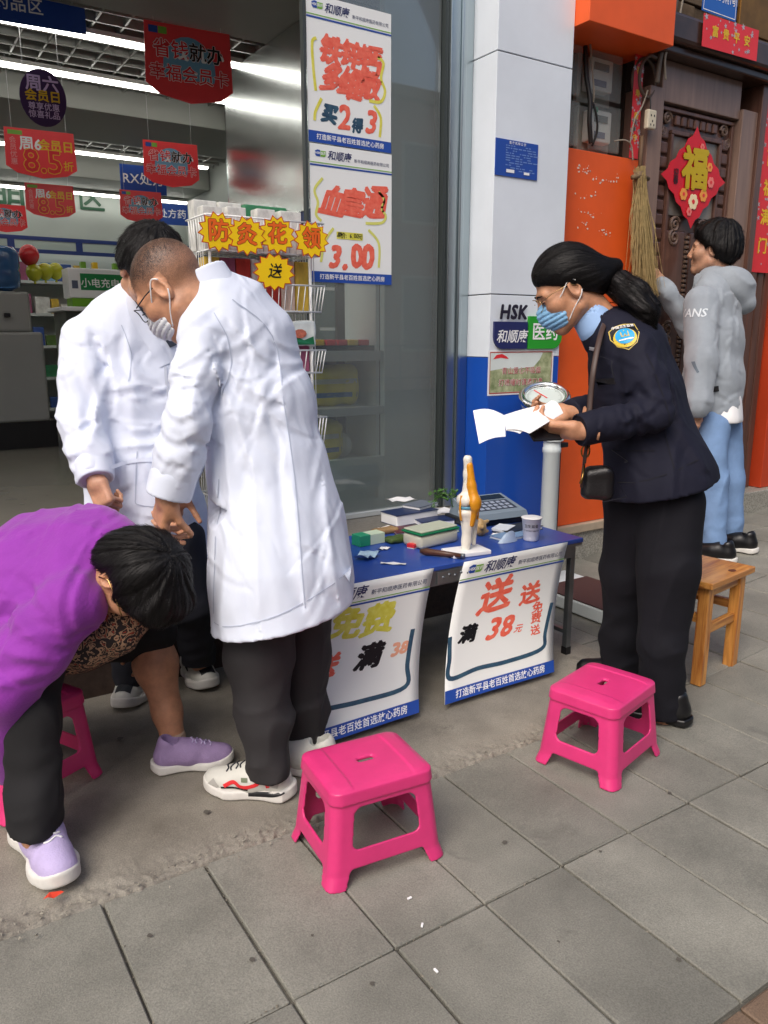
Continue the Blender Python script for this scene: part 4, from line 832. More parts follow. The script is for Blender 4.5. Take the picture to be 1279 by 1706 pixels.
def rotbox(mb, c, hx, hy, z0, z1, rz, bev=0.002): return mb.box(-hx, hx, -hy, hy, z0, z1, bev, Matrix.Translation((c[0], c[1], 0)) @ Matrix.Rotation(rz, 4, 'Z'))
Z = TZ + 0.001
# paper cup
p = Gt(884, 900); t = thing('paper_cup', 'white paper cup with black print on the blue table', 'cup', (p.x, p.y, Z))
prof = [(0.027, 0), (0.030, 0.004), (0.038, 0.088), (0.040, 0.089), (0.0405, 0.092), (0.039, 0.094), (0.0365, 0.092), (0.029, 0.010), (0.001, 0.009)]
cupm = MB().lathe(prof, 32); part('cup', cupm, M_pwhite, t, True, False); part('rim', MB().lathe([(0.0385, 0.0895), (0.0412, 0.0905), (0.0412, 0.0935), (0.0385, 0.0945)], 32), M_pwhite, t, True, False)
def wrapc(mb, th0, lift=0.0004):
    return MB().add([((0.0285 + 0.0097 * (y / 0.088) + lift) * math.cos(th0 + x / 0.034), (0.0285 + 0.0097 * (y / 0.088) + lift) * math.sin(th0 + x / 0.034), y) for x, y, z in mb.v], mb.f)
th = math.atan2(-p.y, -p.x)
part('printed_band', wrapc(rect2d(-0.06, 0.06, 0.006, 0.020, 30, 1), th), M_black, t, False, False); part('lettering', wrapc(shift(text2d('健康关怀', 0.010, 0.01), 0, 0.013), th, 0.0009), M_pwhite, t, False, False)
part('lettering', wrapc(shift(text2d('卫生监督', 0.014, 0.01), 0.0, 0.062), th, 0.0008), M_black, t, False, False); part('lettering', wrapc(shift(text2d('为了您的健康 请重复使用', 0.006, 0.004), 0, 0.044), th, 0.0008), M_black, t, False, False)
# knee joint model
p = Gt(778, 922); t = thing('knee_joint_model', 'anatomical knee joint model with a yellow tendon on a white base', 'model', (p.x, p.y, Z))
M_bone = mat('bone_plastic', srgb(232, 228, 216), 0.35, var=0.05, vs=20); M_tend = mat('tendon_ochre', srgb(216, 146, 30), 0.4, var=0.12, vs=16)
part('base', MB().box(-0.085, 0.075, -0.05, 0.05, 0, 0.016, 0.003, Matrix.Rotation(-0.15, 4, 'Z')), M_pwhite, t, False, False)
f = Field((-0.07, -0.06, 0.01), (0.07, 0.06, 0.37), 0.0035)
f.cone((-0.01, 0, 0.015), (-0.005, 0, 0.05), 0.016, 0.015).cone((-0.005, 0, 0.05), (0.0, 0, 0.13), 0.015, 0.028, 0.02).ell((0.0, 0, 0.158), (0.04, 0.032, 0.022), None, 0.02)
f.cone((0.0, 0, 0.215), (-0.004, 0, 0.30), 0.026, 0.015, 0.0).cone((-0.004, 0, 0.30), (-0.008, 0, 0.355), 0.0145, 0.0165, 0.02).ell((-0.022, 0, 0.205), (0.022, 0.034, 0.026), None, 0.012).ell((0.022, 0, 0.205), (0.022, 0.034, 0.026), None, 0.012)
f.cone((0.04, 0.012, 0.03), (0.046, 0.012, 0.14), 0.008, 0.012, 0.0)
bm_ = f.mesh(); part('bone', bm_, M_bone, t, True, False)
f = Field((-0.06, -0.07, 0.08), (0.06, 0.02, 0.36), 0.0035)
f.cone((-0.007, -0.010, 0.335), (-0.002, -0.018, 0.26), 0.0125, 0.0165).cone((-0.002, -0.018, 0.26), (0.0, -0.034, 0.205), 0.0165, 0.020, 0.01).ell((0, -0.042, 0.195), (0.024, 0.016, 0.028), None, 0.012).cone((0.0, -0.04, 0.18), (-0.002, -0.026, 0.115), 0.013, 0.009, 0.012)
part('tendon', f.mesh(), M_tend, t, True, False)
part('cartilage', MB().lathe([(0.001, 0.172), (0.036, 0.173), (0.038, 0.178), (0.036, 0.183), (0.001, 0.184)], 20, Matrix.Diagonal((1, 0.85, 1, 1))), mat('cartilage_blue', srgb(96, 160, 190), 0.35), t, True, False)
lgm = MB(); lgm.tube(smoothpts([(0.036, -0.006, 0.225), (0.044, -0.006, 0.18), (0.042, -0.004, 0.125)]), 0.005, 8, flat=0.6); part('ligament', lgm, M_tend, t, True, False); lgm = MB(); lgm.tube(smoothpts([(-0.038, -0.006, 0.225), (-0.044, -0.006, 0.18), (-0.036, -0.004, 0.13)]), 0.005, 8, flat=0.6)
part('ligament', lgm, M_tend, t, True, False)
# spine piece behind it
q = Gt(800, 893); t = thing('vertebra_model', 'small tan vertebra model tucked behind the knee model', 'model', (q.x, q.y, Z))
f = Field((-0.05, -0.05, -0.002), (0.05, 0.05, 0.085), 0.0035); f.ell((0, 0, 0.03), (0.026, 0.022, 0.03))
for a in range(5): f.cone((0, 0, 0.02 + 0.01 * a), (0.036 * math.cos(a * 2.1), 0.036 * math.sin(a * 2.1), 0.015 + 0.014 * a), 0.011, 0.007, 0.008)
part('bone', f.mesh(), mat('tan_bone', srgb(176, 144, 96), 0.5, var=0.25, vs=40), t, True, False)
# instrument box with green rim
p = Gt(717, 905); t = thing('instrument_case', 'cream case with a green rim beside the knee model', 'case', (p.x, p.y, Z)); Mx = Matrix.Rotation(0.12, 4, 'Z')
part('body', MB().box(-0.10, 0.10, -0.055, 0.055, 0, 0.052, 0.012, Mx), mat('cream_plastic', srgb(206, 204, 184), 0.4), t, True, False); part('rim', MB().box(-0.103, 0.103, -0.058, 0.058, 0.053, 0.061, 0.003, Mx), mat('green_plastic', srgb(20, 120, 74), 0.35), t, False, False); part('lid', MB().box(-0.097, 0.097, -0.052, 0.052, 0.0615, 0.069, 0.004, Mx), mat('lid_cream', srgb(190, 196, 176), 0.35), t, False, False)
# electronic device with keypad, at the back
p = Gt(808, 868); t = thing('tabletop_scale', 'grey electronic counter scale with a dark keypad at the table back', 'scale', (p.x, p.y, Z)); Mx = Matrix.Rotation(-0.1, 4, 'Z')
part('base', MB().box(-0.15, 0.15, -0.09, 0.10, 0, 0.03, 0.006, Mx), mat('device_black', srgb(30, 32, 36), 0.4), t, False, False)
wed = MB().add([Mx @ Vector(v_) for v_ in ((-0.13, -0.11, 0.0305), (0.15, -0.11, 0.0305), (0.15, 0.09, 0.0305), (-0.13, 0.09, 0.0305), (-0.125, -0.10, 0.055), (0.145, -0.10, 0.055), (0.14, 0.085, 0.098), (-0.12, 0.085, 0.098))], [(0, 3, 2, 1), (4, 5, 6, 7), (0, 1, 5, 4), (1, 2, 6, 5), (2, 3, 7, 6), (3, 0, 4, 7)])
part('housing', wed, mat('device_grey', srgb(120, 134, 146), 0.4), t, False, False)
sl_ = lambda x, y, z: Mx @ Vector((x, y, 0.055 + (y + 0.10) * 0.043 / 0.185 + z + 0.0006))
part('keypad', place(rect2d(-0.105, 0.12, -0.07, 0.02), sl_, 0.0004), mat('keypad_dark', srgb(50, 58, 70), 0.35), t, False, False); part('display', place(rect2d(-0.11, 0.125, 0.03, 0.075), sl_, 0.0004), mat('display_dark', srgb(36, 44, 40), 0.15), t, False, False)
ky = MB()
for i in range(7):
    for j in range(3): a = rect2d(-0.095 + 0.03 * i, -0.075 + 0.03 * i, -0.062 + 0.027 * j, -0.044 + 0.027 * j); ky.add(a.v, a.f)
part('keys', place(ky, sl_, 0.001), mat('key_pale', srgb(150, 160, 176), 0.5), t, False, False)
def book(label, px, hx, hy, th_, rz, cover, z=Z, nm='book'):
    p = Gt(*px); t = thing(nm, label, nm.replace('_', ' '), (p.x, p.y, z)); Mx = Matrix.Rotation(rz, 4, 'Z')
    part('cover', MB().box(-hx, hx, -hy, hy, 0, 0.002, 0, Mx).box(-hx, hx, -hy, hy, th_ - 0.002, th_, 0, Mx), cover, t, False, False); part('pages', MB().box(-hx + 0.003, hx - 0.003, -hy + 0.003, hy - 0.003, 0.0021, th_ - 0.0021, 0, Mx), M_pwhite, t, False, False); return t
M_bkn = mat('navy_cover', srgb(28, 44, 84), 0.4); M_bkm = mat('maroon_cover', srgb(92, 40, 50), 0.4)
book('thick navy book lying at the back edge of the table', (682, 868), 0.115, 0.06, 0.048, 0.06, M_bkn)
book('maroon notebook between the case and the navy book', (682, 886), 0.07, 0.06, 0.012, -0.35, M_bkm); book('blue notebook with loose papers on it', (722, 872), 0.08, 0.05, 0.02, -0.2, M_bkn)
book('thin dark tablet book lying under the counter scale', (862, 884), 0.10, 0.05, 0.016, 0.05, mat('black_cover', srgb(24, 26, 30), 0.3)); book('pale blue booklet in front of the counter scale', (852, 895), 0.085, 0.045, 0.012, 0.12, mat('paleblue_cover', srgb(120, 150, 184), 0.4))
def paper(label, px, w_, h_, rz, z, col=None, curl=0.004, nm='paper_sheet'):
    p = Gt(*px); mb = rect2d(-w_ / 2, w_ / 2, -h_ / 2, h_ / 2, 6, 6); c, s_ = math.cos(rz), math.sin(rz)
    mb.v = [(p.x + x * c - y * s_, p.y + x * s_ + y * c, z + curl * (1 + math.sin(9 * x / w_ + 3 * y / h_))) for x, y, _ in mb.v]
    n = len(mb.v); mb.add([(x, y, zz - 0.0006) for x, y, zz in mb.v[:n]], [tuple(reversed(q)) for q in mb.f[:36]]); return tag(mesh_obj(nm, mb, col or M_pwhite, None, True), label, 'paper')
paper('white paper sheet on top of the blue notebook', (735, 860), 0.14, 0.09, 0.2, Z + 0.022); paper('white printed slip beside the maroon notebook', (650, 882), 0.10, 0.07, -0.3, Z + 0.001)
paper('folded leaflet under the edge of the paper cup', (830, 893), 0.07, 0.05, 0.4, Z + 0.001)
paper('crumpled pale blue wrapper near the table edge', (612, 930), 0.10, 0.06, 0.5, Z + 0.004, mat('pale_wrapper', srgb(170, 200, 220), 0.3, var=0.1, vs=40), 0.010, 'wrapper'); paper('narrow white wrapper strip by the crumpled wrapper', (655, 940), 0.09, 0.022, -0.75, Z + 0.001, None, 0.002, 'wrapper')
p = Gt(617, 905); t = thing('ointment_box', 'small white and green box behind the wrapper', 'box', (p.x, p.y, Z)); Mx = Matrix.Rotation(0.08, 4, 'Z'); part('carton', MB().box(-0.07, 0.05, -0.028, 0.028, 0, 0.042, 0.0015, Mx), mat('box_pale', srgb(206, 224, 196), 0.4), t, False, False); part('green_end', MB().box(-0.0705, -0.02, -0.0285, 0.0285, -0.0, 0.0425, 0.0015, Mx), mat('box_green', srgb(40, 150, 110), 0.4), t, False, False)
f = Field((-0.06, -0.05, -0.005), (0.06, 0.05, 0.04), 0.004); f.add(rbox(f.P, (0, 0, 0.012), (0.045, 0.03, 0.012), 0.011) + 0.004 * noise(f.P * 45)); p = Gt(660, 903); o = mesh_obj('herb_pouch', f.mesh(), mat('olive_pouch', srgb(70, 92, 40), 0.5, var=0.3, vs=40), None, True); o.location = (p.x, p.y, Z); tag(o, 'small olive green pouch next to the cream case', 'pouch')
f = Field((-0.07, -0.05, -0.005), (0.07, 0.05, 0.04), 0.004); f.add(rbox(f.P, (0, 0, 0.01), (0.055, 0.028, 0.011), 0.010) + 0.004 * noise(f.P * 40)); p = Gt(640, 888); o = mesh_obj('paper_pouch', f.mesh(), mat('tan_pouch', srgb(150, 120, 80), 0.6, var=0.2, vs=40), None, True); o.location = (p.x, p.y, Z); tag(o, 'tan paper pouch lying before the maroon notebook', 'pouch')
book('small white booklet with a blue spine beside the cup', (838, 886), 0.05, 0.035, 0.008, 0.5, mat('white_cover', srgb(214, 220, 228), 0.4), Z + 0.0125)
book('grey ledger half under the loose papers', (700, 862), 0.07, 0.05, 0.014, 0.3, mat('grey_cover', srgb(104, 112, 124), 0.4), Z + 0.049)
book('green notebook lying behind the cream case', (742, 884), 0.05, 0.04, 0.012, -0.4, mat('green_cover', srgb(60, 110, 84), 0.4))
paper('white printed form lying across the navy book', (668, 856), 0.13, 0.085, -0.15, Z + 0.064); paper('torn white slip near the front of the table', (640, 915), 0.05, 0.03, 0.2, Z + 0.001, None, 0.003)
p = Gt(690, 912); t = thing('pill_box', 'tiny white pill box between the wrapper and the case', 'box', (p.x, p.y, Z)); part('carton', MB().box(-0.028, 0.028, -0.016, 0.016, 0, 0.018, 0.001, Matrix.Rotation(0.4, 4, 'Z')), M_pwhite, t, False, False); part('red_label', MB().box(-0.0283, -0.008, -0.0163, 0.0163, 0.004, 0.0183, 0, Matrix.Rotation(0.4, 4, 'Z')), M_pred, t, False, False)
# hammer with a brown handle
a, b = Gt(700, 924), Gt(768, 932); t = thing('reflex_hammer', 'brown wooden handle lying in front of the cream case', 'handle', tuple(a)); hm = MB().tube([a + Vector((0, 0, 0.014)), a.lerp(b, 0.15) + Vector((0, 0, 0.014)), a.lerp(b, 0.6) + Vector((0, 0, 0.014)), b + Vector((0, 0, 0.014))], [0.008, 0.014, 0.011, 0.008], 12); part('handle', hm, mat('dark_wood', srgb(82, 50, 34), 0.35, var=0.3, vs=30), t, True); part('ferrule', MB().tube([b + Vector((0, 0, 0.014)), b + (b - a) * 0.08 + Vector((0, 0, 0.014))], 0.009, 12), M_steelg, t, True)
# herb sprig
t = thing('herb_sprig', 'green herb sprigs lying over the counter scale', 'plant', tuple(Gt(730, 850)))
hs = MB(); lv = MB(); rh = random.Random(3); c0 = Gt(745, 868) + Vector((0, 0, 0.09))
for k in range(9):
    e = c0 + Vector((rh.uniform(-0.14, 0.12), rh.uniform(-0.02, 0.04), rh.uniform(-0.03, 0.05))); m_ = c0.lerp(e, 0.5) + Vector((0, 0, 0.03)); pts = smoothpts([tuple(c0), tuple(m_), tuple(e)], 4); hs.tube(pts, 0.0016, 5)
    for q_ in pts[2:]:
        for _ in range(2): d_ = Vector((rh.uniform(-1, 1), rh.uniform(-1, 1), rh.uniform(-0.3, 1))).normalized() * 0.022; s_ = d_.orthogonal().normalized() * 0.004; q0 = Vector(q_); lv.add([q0, q0 + d_ * 0.5 + s_, q0 + d_, q0 + d_ * 0.5 - s_], [(0, 1, 2, 3)])
part('stem', hs, mat('stem_green', srgb(70, 110, 40), 0.5), t, True); part('leaf', lv, mat('leaf_green', srgb(60, 104, 34), 0.5), t)
# disposable mask lying on the table
mk_ = MB(); p = Gt(845, 903); n = 10
for j in range(5):
    for i in range(n + 1): a = math.pi * (i / n) + math.pi; mk_.v.append((p.x + 0.05 * math.cos(a) * (1 - 0.1 * j), p.y + 0.02 * math.sin(a), Z + 0.001 + 0.012 * j * (0.4 + 0.6 * math.sin(math.pi * i / n))))
for j in range(4):
    for i in range(n): a = j * (n + 1) + i; mk_.f.append((a, a + 1, a + n + 2, a + n + 1))
tag(mesh_obj('face_mask', mk_, mat('pale_blue_mask', srgb(196, 216, 236), 0.6), None, True), 'pale face mask lying beside the paper cup', 'mask')
# ================================================================== PERSON SCALE
sx0, sx1, sy0, sy1 = 2.685, 3.02, 2.20, 2.86
t = thing('weighing_scale', 'white column weighing scale with a chrome dial and brown platform', 'scale', (2.85, 2.5, slope(2.85)))
M_ws = mat('scale_white', srgb(214, 222, 222), 0.3, var=0.03, vs=5)
part('platform', MB().box(sx0, sx1, sy0, sy1, 0.012, 0.078, 0.008), M_ws, t); part('mat', MB().box(sx0 + 0.004, sx1 - 0.004, sy0 + 0.004, sy1 - 0.16, 0.0785, 0.085, 0.002), mat('brown_rubber', srgb(74, 52, 50), 0.6, bump=0.2, bs=200), t)
cx_, cy_ = 2.80, 2.78
part('column', MB().lathe([(0.050, 0.079), (0.050, 0.11), (0.042, 0.115), (0.042, 0.74), (0.046, 0.745), (0.046, 0.765), (0.043, 0.77), (0.043, 0.80)], 28, Matrix.Translation((cx_, cy_, 0))), M_ws, t, 'auto')
part('collar', MB().lathe([(0.05, 0.80), (0.056, 0.803), (0.056, 0.96), (0.05, 0.965)], 28, Matrix.Translation((cx_, cy_, 0))), M_ws, t, 'auto')
dq = Vector((0, 0, 1)).rotation_difference(Vector((-0.12 - 0.20, -0.36, 0.9)).normalized()); dm = Matrix.Translation((cx_ - 0.055, cy_ + 0.01, 1.015)) @ dq.to_matrix().to_4x4() @ Matrix.Scale(0.88, 4)
hd = part('dial_head', MB().lathe([(0.06, -0.07), (0.125, -0.05), (0.133, -0.02), (0.133, 0.0), (0.1, 0.001)], 36, dm), M_ws, t, 'auto')
part('chrome_ring', MB().lathe([(0.134, -0.015), (0.142, -0.008), (0.142, 0.012), (0.13, 0.024), (0.112, 0.022), (0.106, 0.012), (0.106, 0.002)], 40, dm), mat('chrome', srgb(225, 228, 228), 0.08, metal=1.0), hd, True)
part('dial_face', MB().lathe([(0.001, 0.0015), (0.105, 0.0015), (0.105, 0.004), (0.001, 0.0045)], 36, dm), mat('dial_paper', srgb(190, 200, 196), 0.3), hd)
tk = MB()
for k in range(60): a = 6.283 * k / 60; L = 0.012 if k % 5 else 0.022; v_ = [Vector((r_ * math.cos(a + s_), r_ * math.sin(a + s_), 0.0055)) for r_, s_ in ((0.098, -0.008), (0.098, 0.008), (0.098 - L, 0.008), (0.098 - L, -0.008))]; tk.add([dm @ q for q in v_], [(0, 1, 2, 3)])
part('dial_marks', tk, M_black, hd); part('pointer', MB().box(-0.003, 0.003, -0.02, 0.085, 0.006, 0.0075, 0, dm), M_pred, hd)
part('height_rod', MB().box(cx_ + 0.048, cx_ + 0.068, cy_ + 0.0, cy_ + 0.02, 0.079, 0.98, 0.002), M_black, t); part('clamp', MB().box(cx_ + 0.03, cx_ + 0.085, cy_ - 0.03, cy_ + 0.03, 0.765, 0.79, 0.004), M_black, t)
# ================================================================== STOOLS
M_pink = mat('pink_plastic', srgb(212, 54, 118), 0.36, var=0.07, vs=14, sss=0.05, rvar=0.10, bump=0.03, bs=90)
def pink_mesh():
    Ht = 0.238; f = Field((-0.17, -0.15, -0.006), (0.17, 0.15, 0.252), 0.0034); P = f.P; x, y, z = P[..., 0], P[..., 1], P[..., 2]
    flare = 0.006 * np.clip(1 - z / 0.03, 0, 1)
    hx = 0.146 - 0.024 * (z / Ht) + flare; hy = 0.124 - 0.022 * (z / Ht) + flare
    def rr2(ax, ay, r): q = np.stack([np.abs(x) - (ax - r), np.abs(y) - (ay - r)], -1); return vlen(np.maximum(q, 0)) + np.minimum(q.max(-1), 0) - r
    outer = rr2(hx, hy, 0.026); top = z - (Ht - 0.010 * (np.clip(np.abs(x) / 0.122, 0, 1.2) ** 4 + np.clip(np.abs(y) / 0.10, 0, 1.2) ** 4) * 0.6 - 0.003 * ((x / 0.12) ** 2 < 0.4))
    solid = -smin(-outer, -top, 0.014); solid = np.maximum(solid, -z)
    skirt = rr2(hx + 0.004, hy + 0.004, 0.028); skirt = np.maximum(np.maximum(skirt, 0.198 - z), z - 0.226); solid = smin(solid, skirt, 0.008)
    inner = np.maximum(rr2(hx - 0.006, hy - 0.006, 0.021), z - (Ht - 0.014)); solid = np.maximum(solid, -inner)
    def win(u, half, w0):  # opening in the face normal to the other axis
        hw = half - w0 - 0.05 * 0; q = np.stack([np.abs(u) - (hw - 0.02), np.abs(z - 0.133) - (0.050 - 0.02)], -1); return vlen(np.maximum(q, 0)) + np.minimum(q.max(-1), 0) - 0.02
    def arch(u, half): q = np.stack([np.abs(u) - (half - 0.052 + 0.004 + 0.1 * (0.03 - z)), z - 0.040], -1); return vlen(np.maximum(q + 0.008, 0)) + np.minimum((q + 0.008).max(-1), 0) - 0.008
    solid = np.maximum(solid, -np.minimum(np.minimum(win(x, hx, 0.052), arch(x, hx)), np.minimum(win(y, hy, 0.050), arch(y, hy))))
    hole = rbox(P, (0.0, 0.0, Ht), (0.020, 0.008, 0.05), 0.004); solid = -smin(-solid, hole, 0.006)
    f.d = solid.astype(np.float32); return f.mesh()
pm = pink_mesh()
sa, sb2 = G(168, 1298), G(20, 1384); STR = math.atan2(sa.y - sb2.y, sa.x - sb2.x); STC = sa - Vector((math.cos(STR), math.sin(STR), 0)) * 0.15 + Vector((-math.sin(STR), math.cos(STR), 0)) * 0.128
s0 = mesh_obj('plastic_stool', pm, M_pink, None, True); s0.location = (0.945, 1.542, 0.002); s0.scale = (1.09, 1.06, 1.07); s0.rotation_euler = (0, 0, R(-6)); tag(s0, 'pink plastic stool nearest the camera, in the middle of the pavement', 'stool', 'pink plastic stools')
for loc, rz, lb in (((1.80, 1.52, 0.002), R(14), 'pink plastic stool beside the legs of the woman in the navy uniform'), ((STC.x, STC.y, 0.020), STR, 'pink plastic stool under the seated woman in purple')):
    s = s0.copy(); C.objects.link(s); s.location = loc; s.rotation_euler = (0, 0, rz); s['label'] = lb; s.scale = (1.08, 1.08, 1.2) if 'seated' in lb else (1.10, 1.08, 1.08)
# wooden stool
def wood(name, c, c2, ax):
    m = bpy.data.materials.new(name); m.use_nodes = True; n = m.node_tree.nodes; l = m.node_tree.links; b = n['Principled BSDF']; tc = n.new('ShaderNodeTexCoord'); mp = n.new('ShaderNodeMapping'); l.new(tc.outputs['Object'], mp.inputs[0]); mp.inputs['Scale'].default_value = tuple(1.2 if i == ax else 14 for i in range(3))
    wv = n.new('ShaderNodeTexNoise'); wv.inputs['Scale'].default_value = 3.0; wv.inputs['Detail'].default_value = 6; wv.inputs['Distortion'].default_value = 1.2; l.new(mp.outputs[0], wv.inputs[0])
    r = n.new('ShaderNodeValToRGB'); l.new(wv.outputs[0], r.inputs[0]); r.color_ramp.elements[0].position = 0.35; r.color_ramp.elements[0].color = (*c, 1); r.color_ramp.elements[1].position = 0.65; r.color_ramp.elements[1].color = (*c2, 1)
    l.new(r.outputs[0], b.inputs['Base Color']); b.inputs['Roughness'].default_value = 0.38; b.inputs['Coat Weight'].default_value = 0.2; bp = n.new('ShaderNodeBump'); bp.inputs['Strength'].default_value = 0.1; l.new(wv.outputs[0], bp.inputs['Height']); l.new(bp.outputs[0], b.inputs['Normal']); return m
WX, WY, WZ = wood('pine_x', srgb(150, 88, 36), srgb(206, 146, 74), 0), wood('pine_y', srgb(150, 88, 36), srgb(206, 146, 74), 1), wood('pine_z', srgb(158, 92, 36), srgb(212, 150, 76), 2)
ws = thing('wooden_stool', 'square varnished wooden stool behind the woman in the navy uniform', 'stool', (2.635, 1.815, 0.002), R(8))
P_ = lambda nm, mb, m, pr=ws: part(nm, mb, m, pr, False, False)
P_('seat', MB().box(-0.175, 0.175, -0.165, 0.165, 0.395, 0.42, 0.004), WX)
for sx in (-1, 1):
    for sy in (-1, 1): P_('leg', MB().box(sx * 0.128 - 0.021, sx * 0.128 + 0.021, sy * 0.122 - 0.021, sy * 0.122 + 0.021, 0.0, 0.394, 0.003), WZ)
for sy in (-1, 1): P_('apron', MB().box(-0.106, 0.106, sy * 0.125 - 0.010, sy * 0.125 + 0.010, 0.352, 0.393, 0.002), WX); P_('stretcher', MB().box(-0.106, 0.106, sy * 0.122 - 0.011, sy * 0.122 + 0.011, 0.20, 0.235, 0.002), WX)
for sx in (-1, 1): P_('apron', MB().box(sx * 0.131 - 0.010, sx * 0.131 + 0.010, -0.10, 0.10, 0.352, 0.393, 0.002), WY); P_('stretcher', MB().box(sx * 0.128 - 0.011, sx * 0.128 + 0.011, -0.10, 0.10, 0.245, 0.28, 0.002), WY)
kn = MB().prism([(0.02 * math.cos(6.28 * k / 14), 0.013 * math.sin(6.28 * k / 14)) for k in range(14)], 0.4201, 0.4207, Matrix.Translation((0.05, -0.13, 0))); P_('knot', kn, mat('wood_knot', srgb(96, 50, 24), 0.4, var=0.3, vs=60))
# ================================================================== METERS, WIRES, DOOR DECORATION
M_clear = mat('clear_cover', srgb(190, 196, 190), 0.12, alpha=0.16); M_met = mat('meter_body', srgb(206, 210, 202), 0.5, var=0.08, vs=20); M_cab = mat('black_cable', srgb(34, 30, 28), 0.5); M_cabg = mat('grey_cable', srgb(150, 140, 124), 0.6)
for k, (x0, x1, z0, z1, lb) in enumerate(((3.0, 3.20, 2.49, 2.73, 'upper electricity meter next to the pillar'), (3.25, 3.50, 2.50, 2.73, 'upper electricity meter next to the door, behind a clear cover'), (3.0, 3.20, 2.255, 2.475, 'lower electricity meter next to the pillar'), (3.27, 3.51, 2.255, 2.485, 'lower electricity meter next to the door, with a green light'))):
    t = thing('electricity_meter', lb, 'meter', ((x0 + x1) / 2, 3.15, z0), 0, 'electricity meters in the orange niche')
    part('back_plate', MB().box(x0, x1, 3.17, 3.199, z0, z1, 0.003), mat('meter_back', srgb(140, 142, 132), 0.6), t); part('body', MB().box(x0 + 0.03, x1 - 0.05, 3.11, 3.1695, z0 + 0.05, z1 - 0.025, 0.008), M_met, t)
    part('display', MB().box(x0 + 0.055, x1 - 0.085, 3.105, 3.1095, z1 - 0.085, z1 - 0.05, 0.001), mat('meter_display', srgb(86, 92, 88), 0.2), t); part('print', MB().box(x0 + 0.06, x1 - 0.10, 3.106, 3.1095, z0 + 0.07, z0 + 0.10), M_grey, t)
    part('cover', MB().box(x0 + 0.006, x1 - 0.006, 3.085, 3.1005, z0 + 0.004, z1 - 0.004, 0.006), M_clear, t)
    if k == 3: part('indicator', MB().box(3.315, 3.345, 3.102, 3.1045, 2.445, 2.47, 0.001), mat('indicator_green', srgb(30, 140, 90), 0.3), t)
def cable(label, pts, r, m, n=8): return tag(mesh_obj('cable', MB().tube(smoothpts(pts, n), r, 8), m, None, True), label, 'cable')
cable('thick black cable hanging between the electricity meters', [(3.225, 3.1, 2.74), (3.22, 3.08, 2.6), (3.235, 3.06, 2.48), (3.24, 3.06, 2.38), (3.27, 3.07, 2.28)], 0.012, M_cab); cable('thin black cable curving beside the lower meter', [(3.235, 3.08, 2.52), (3.27, 3.055, 2.44), (3.30, 3.06, 2.35), (3.29, 3.08, 2.27)], 0.006, M_cab)
cable('thin beige cable beside the thick black one', [(3.228, 3.07, 2.735), (3.235, 3.055, 2.62), (3.25, 3.05, 2.52), (3.26, 3.06, 2.47)], 0.0045, M_cabg)
cable('fat grey cable bundle coming down over the lintel', [(3.80, 2.99, 3.3), (3.74, 2.985, 2.95), (3.66, 2.98, 2.75), (3.64, 2.98, 2.60)], 0.013, mat('grey_brown_cable', srgb(104, 94, 82), 0.6)); cable('pale cable beside the fat grey bundle', [(3.83, 2.975, 3.3), (3.765, 2.97, 2.92), (3.675, 2.965, 2.74), (3.69, 2.965, 2.62)], 0.006, M_cabg)
cable('coil of brown cable hanging from the orange box corner', [(3.60 + 0.075 * math.cos(a), 2.985 + 0.004 * k, 2.63 + 0.095 * math.sin(a)) for k, a in enumerate([1.2 + 0.55 * i for i in range(18)])], 0.0085, mat('brown_cable', srgb(88, 72, 60), 0.6), 4)
cable('thin white cable looping below the meters', [(3.40, 3.03, 2.30), (3.47, 3.02, 2.31), (3.52, 3.02, 2.29), (3.54, 3.02, 2.22)], 0.004, M_cabg); cable('pale twisted cable running from the coil to the niche', [(3.585, 2.99, 2.56), (3.56, 3.0, 2.48), (3.52, 3.01, 2.41), (3.51, 3.02, 2.30)], 0.004, M_cabg)
cable('thin wire holding the hanging socket', [(3.60, 2.985, 2.53), (3.60, 2.98, 2.5), (3.602, 2.98, 2.465)], 0.004, M_cab)
t = thing('hanging_socket', 'beige socket block hanging on a wire by the door', 'socket', (3.60, 2.98, 2.37)); part('body', MB().box(3.568, 3.635, 2.96, 2.99, 2.37, 2.465, 0.008), mat('socket_beige', srgb(206, 196, 172), 0.45), t)
hb2 = MB()
for dx, dz in ((-0.012, 0.065), (0.012, 0.065), (0, 0.038), (-0.012, 0.02), (0.012, 0.02)): hb2.box(3.6015 + dx - 0.003, 3.6015 + dx + 0.003, 2.9585, 2.9605, 2.37 + dz - 0.005, 2.37 + dz + 0.005)
part('socket_holes', hb2, M_black, t)
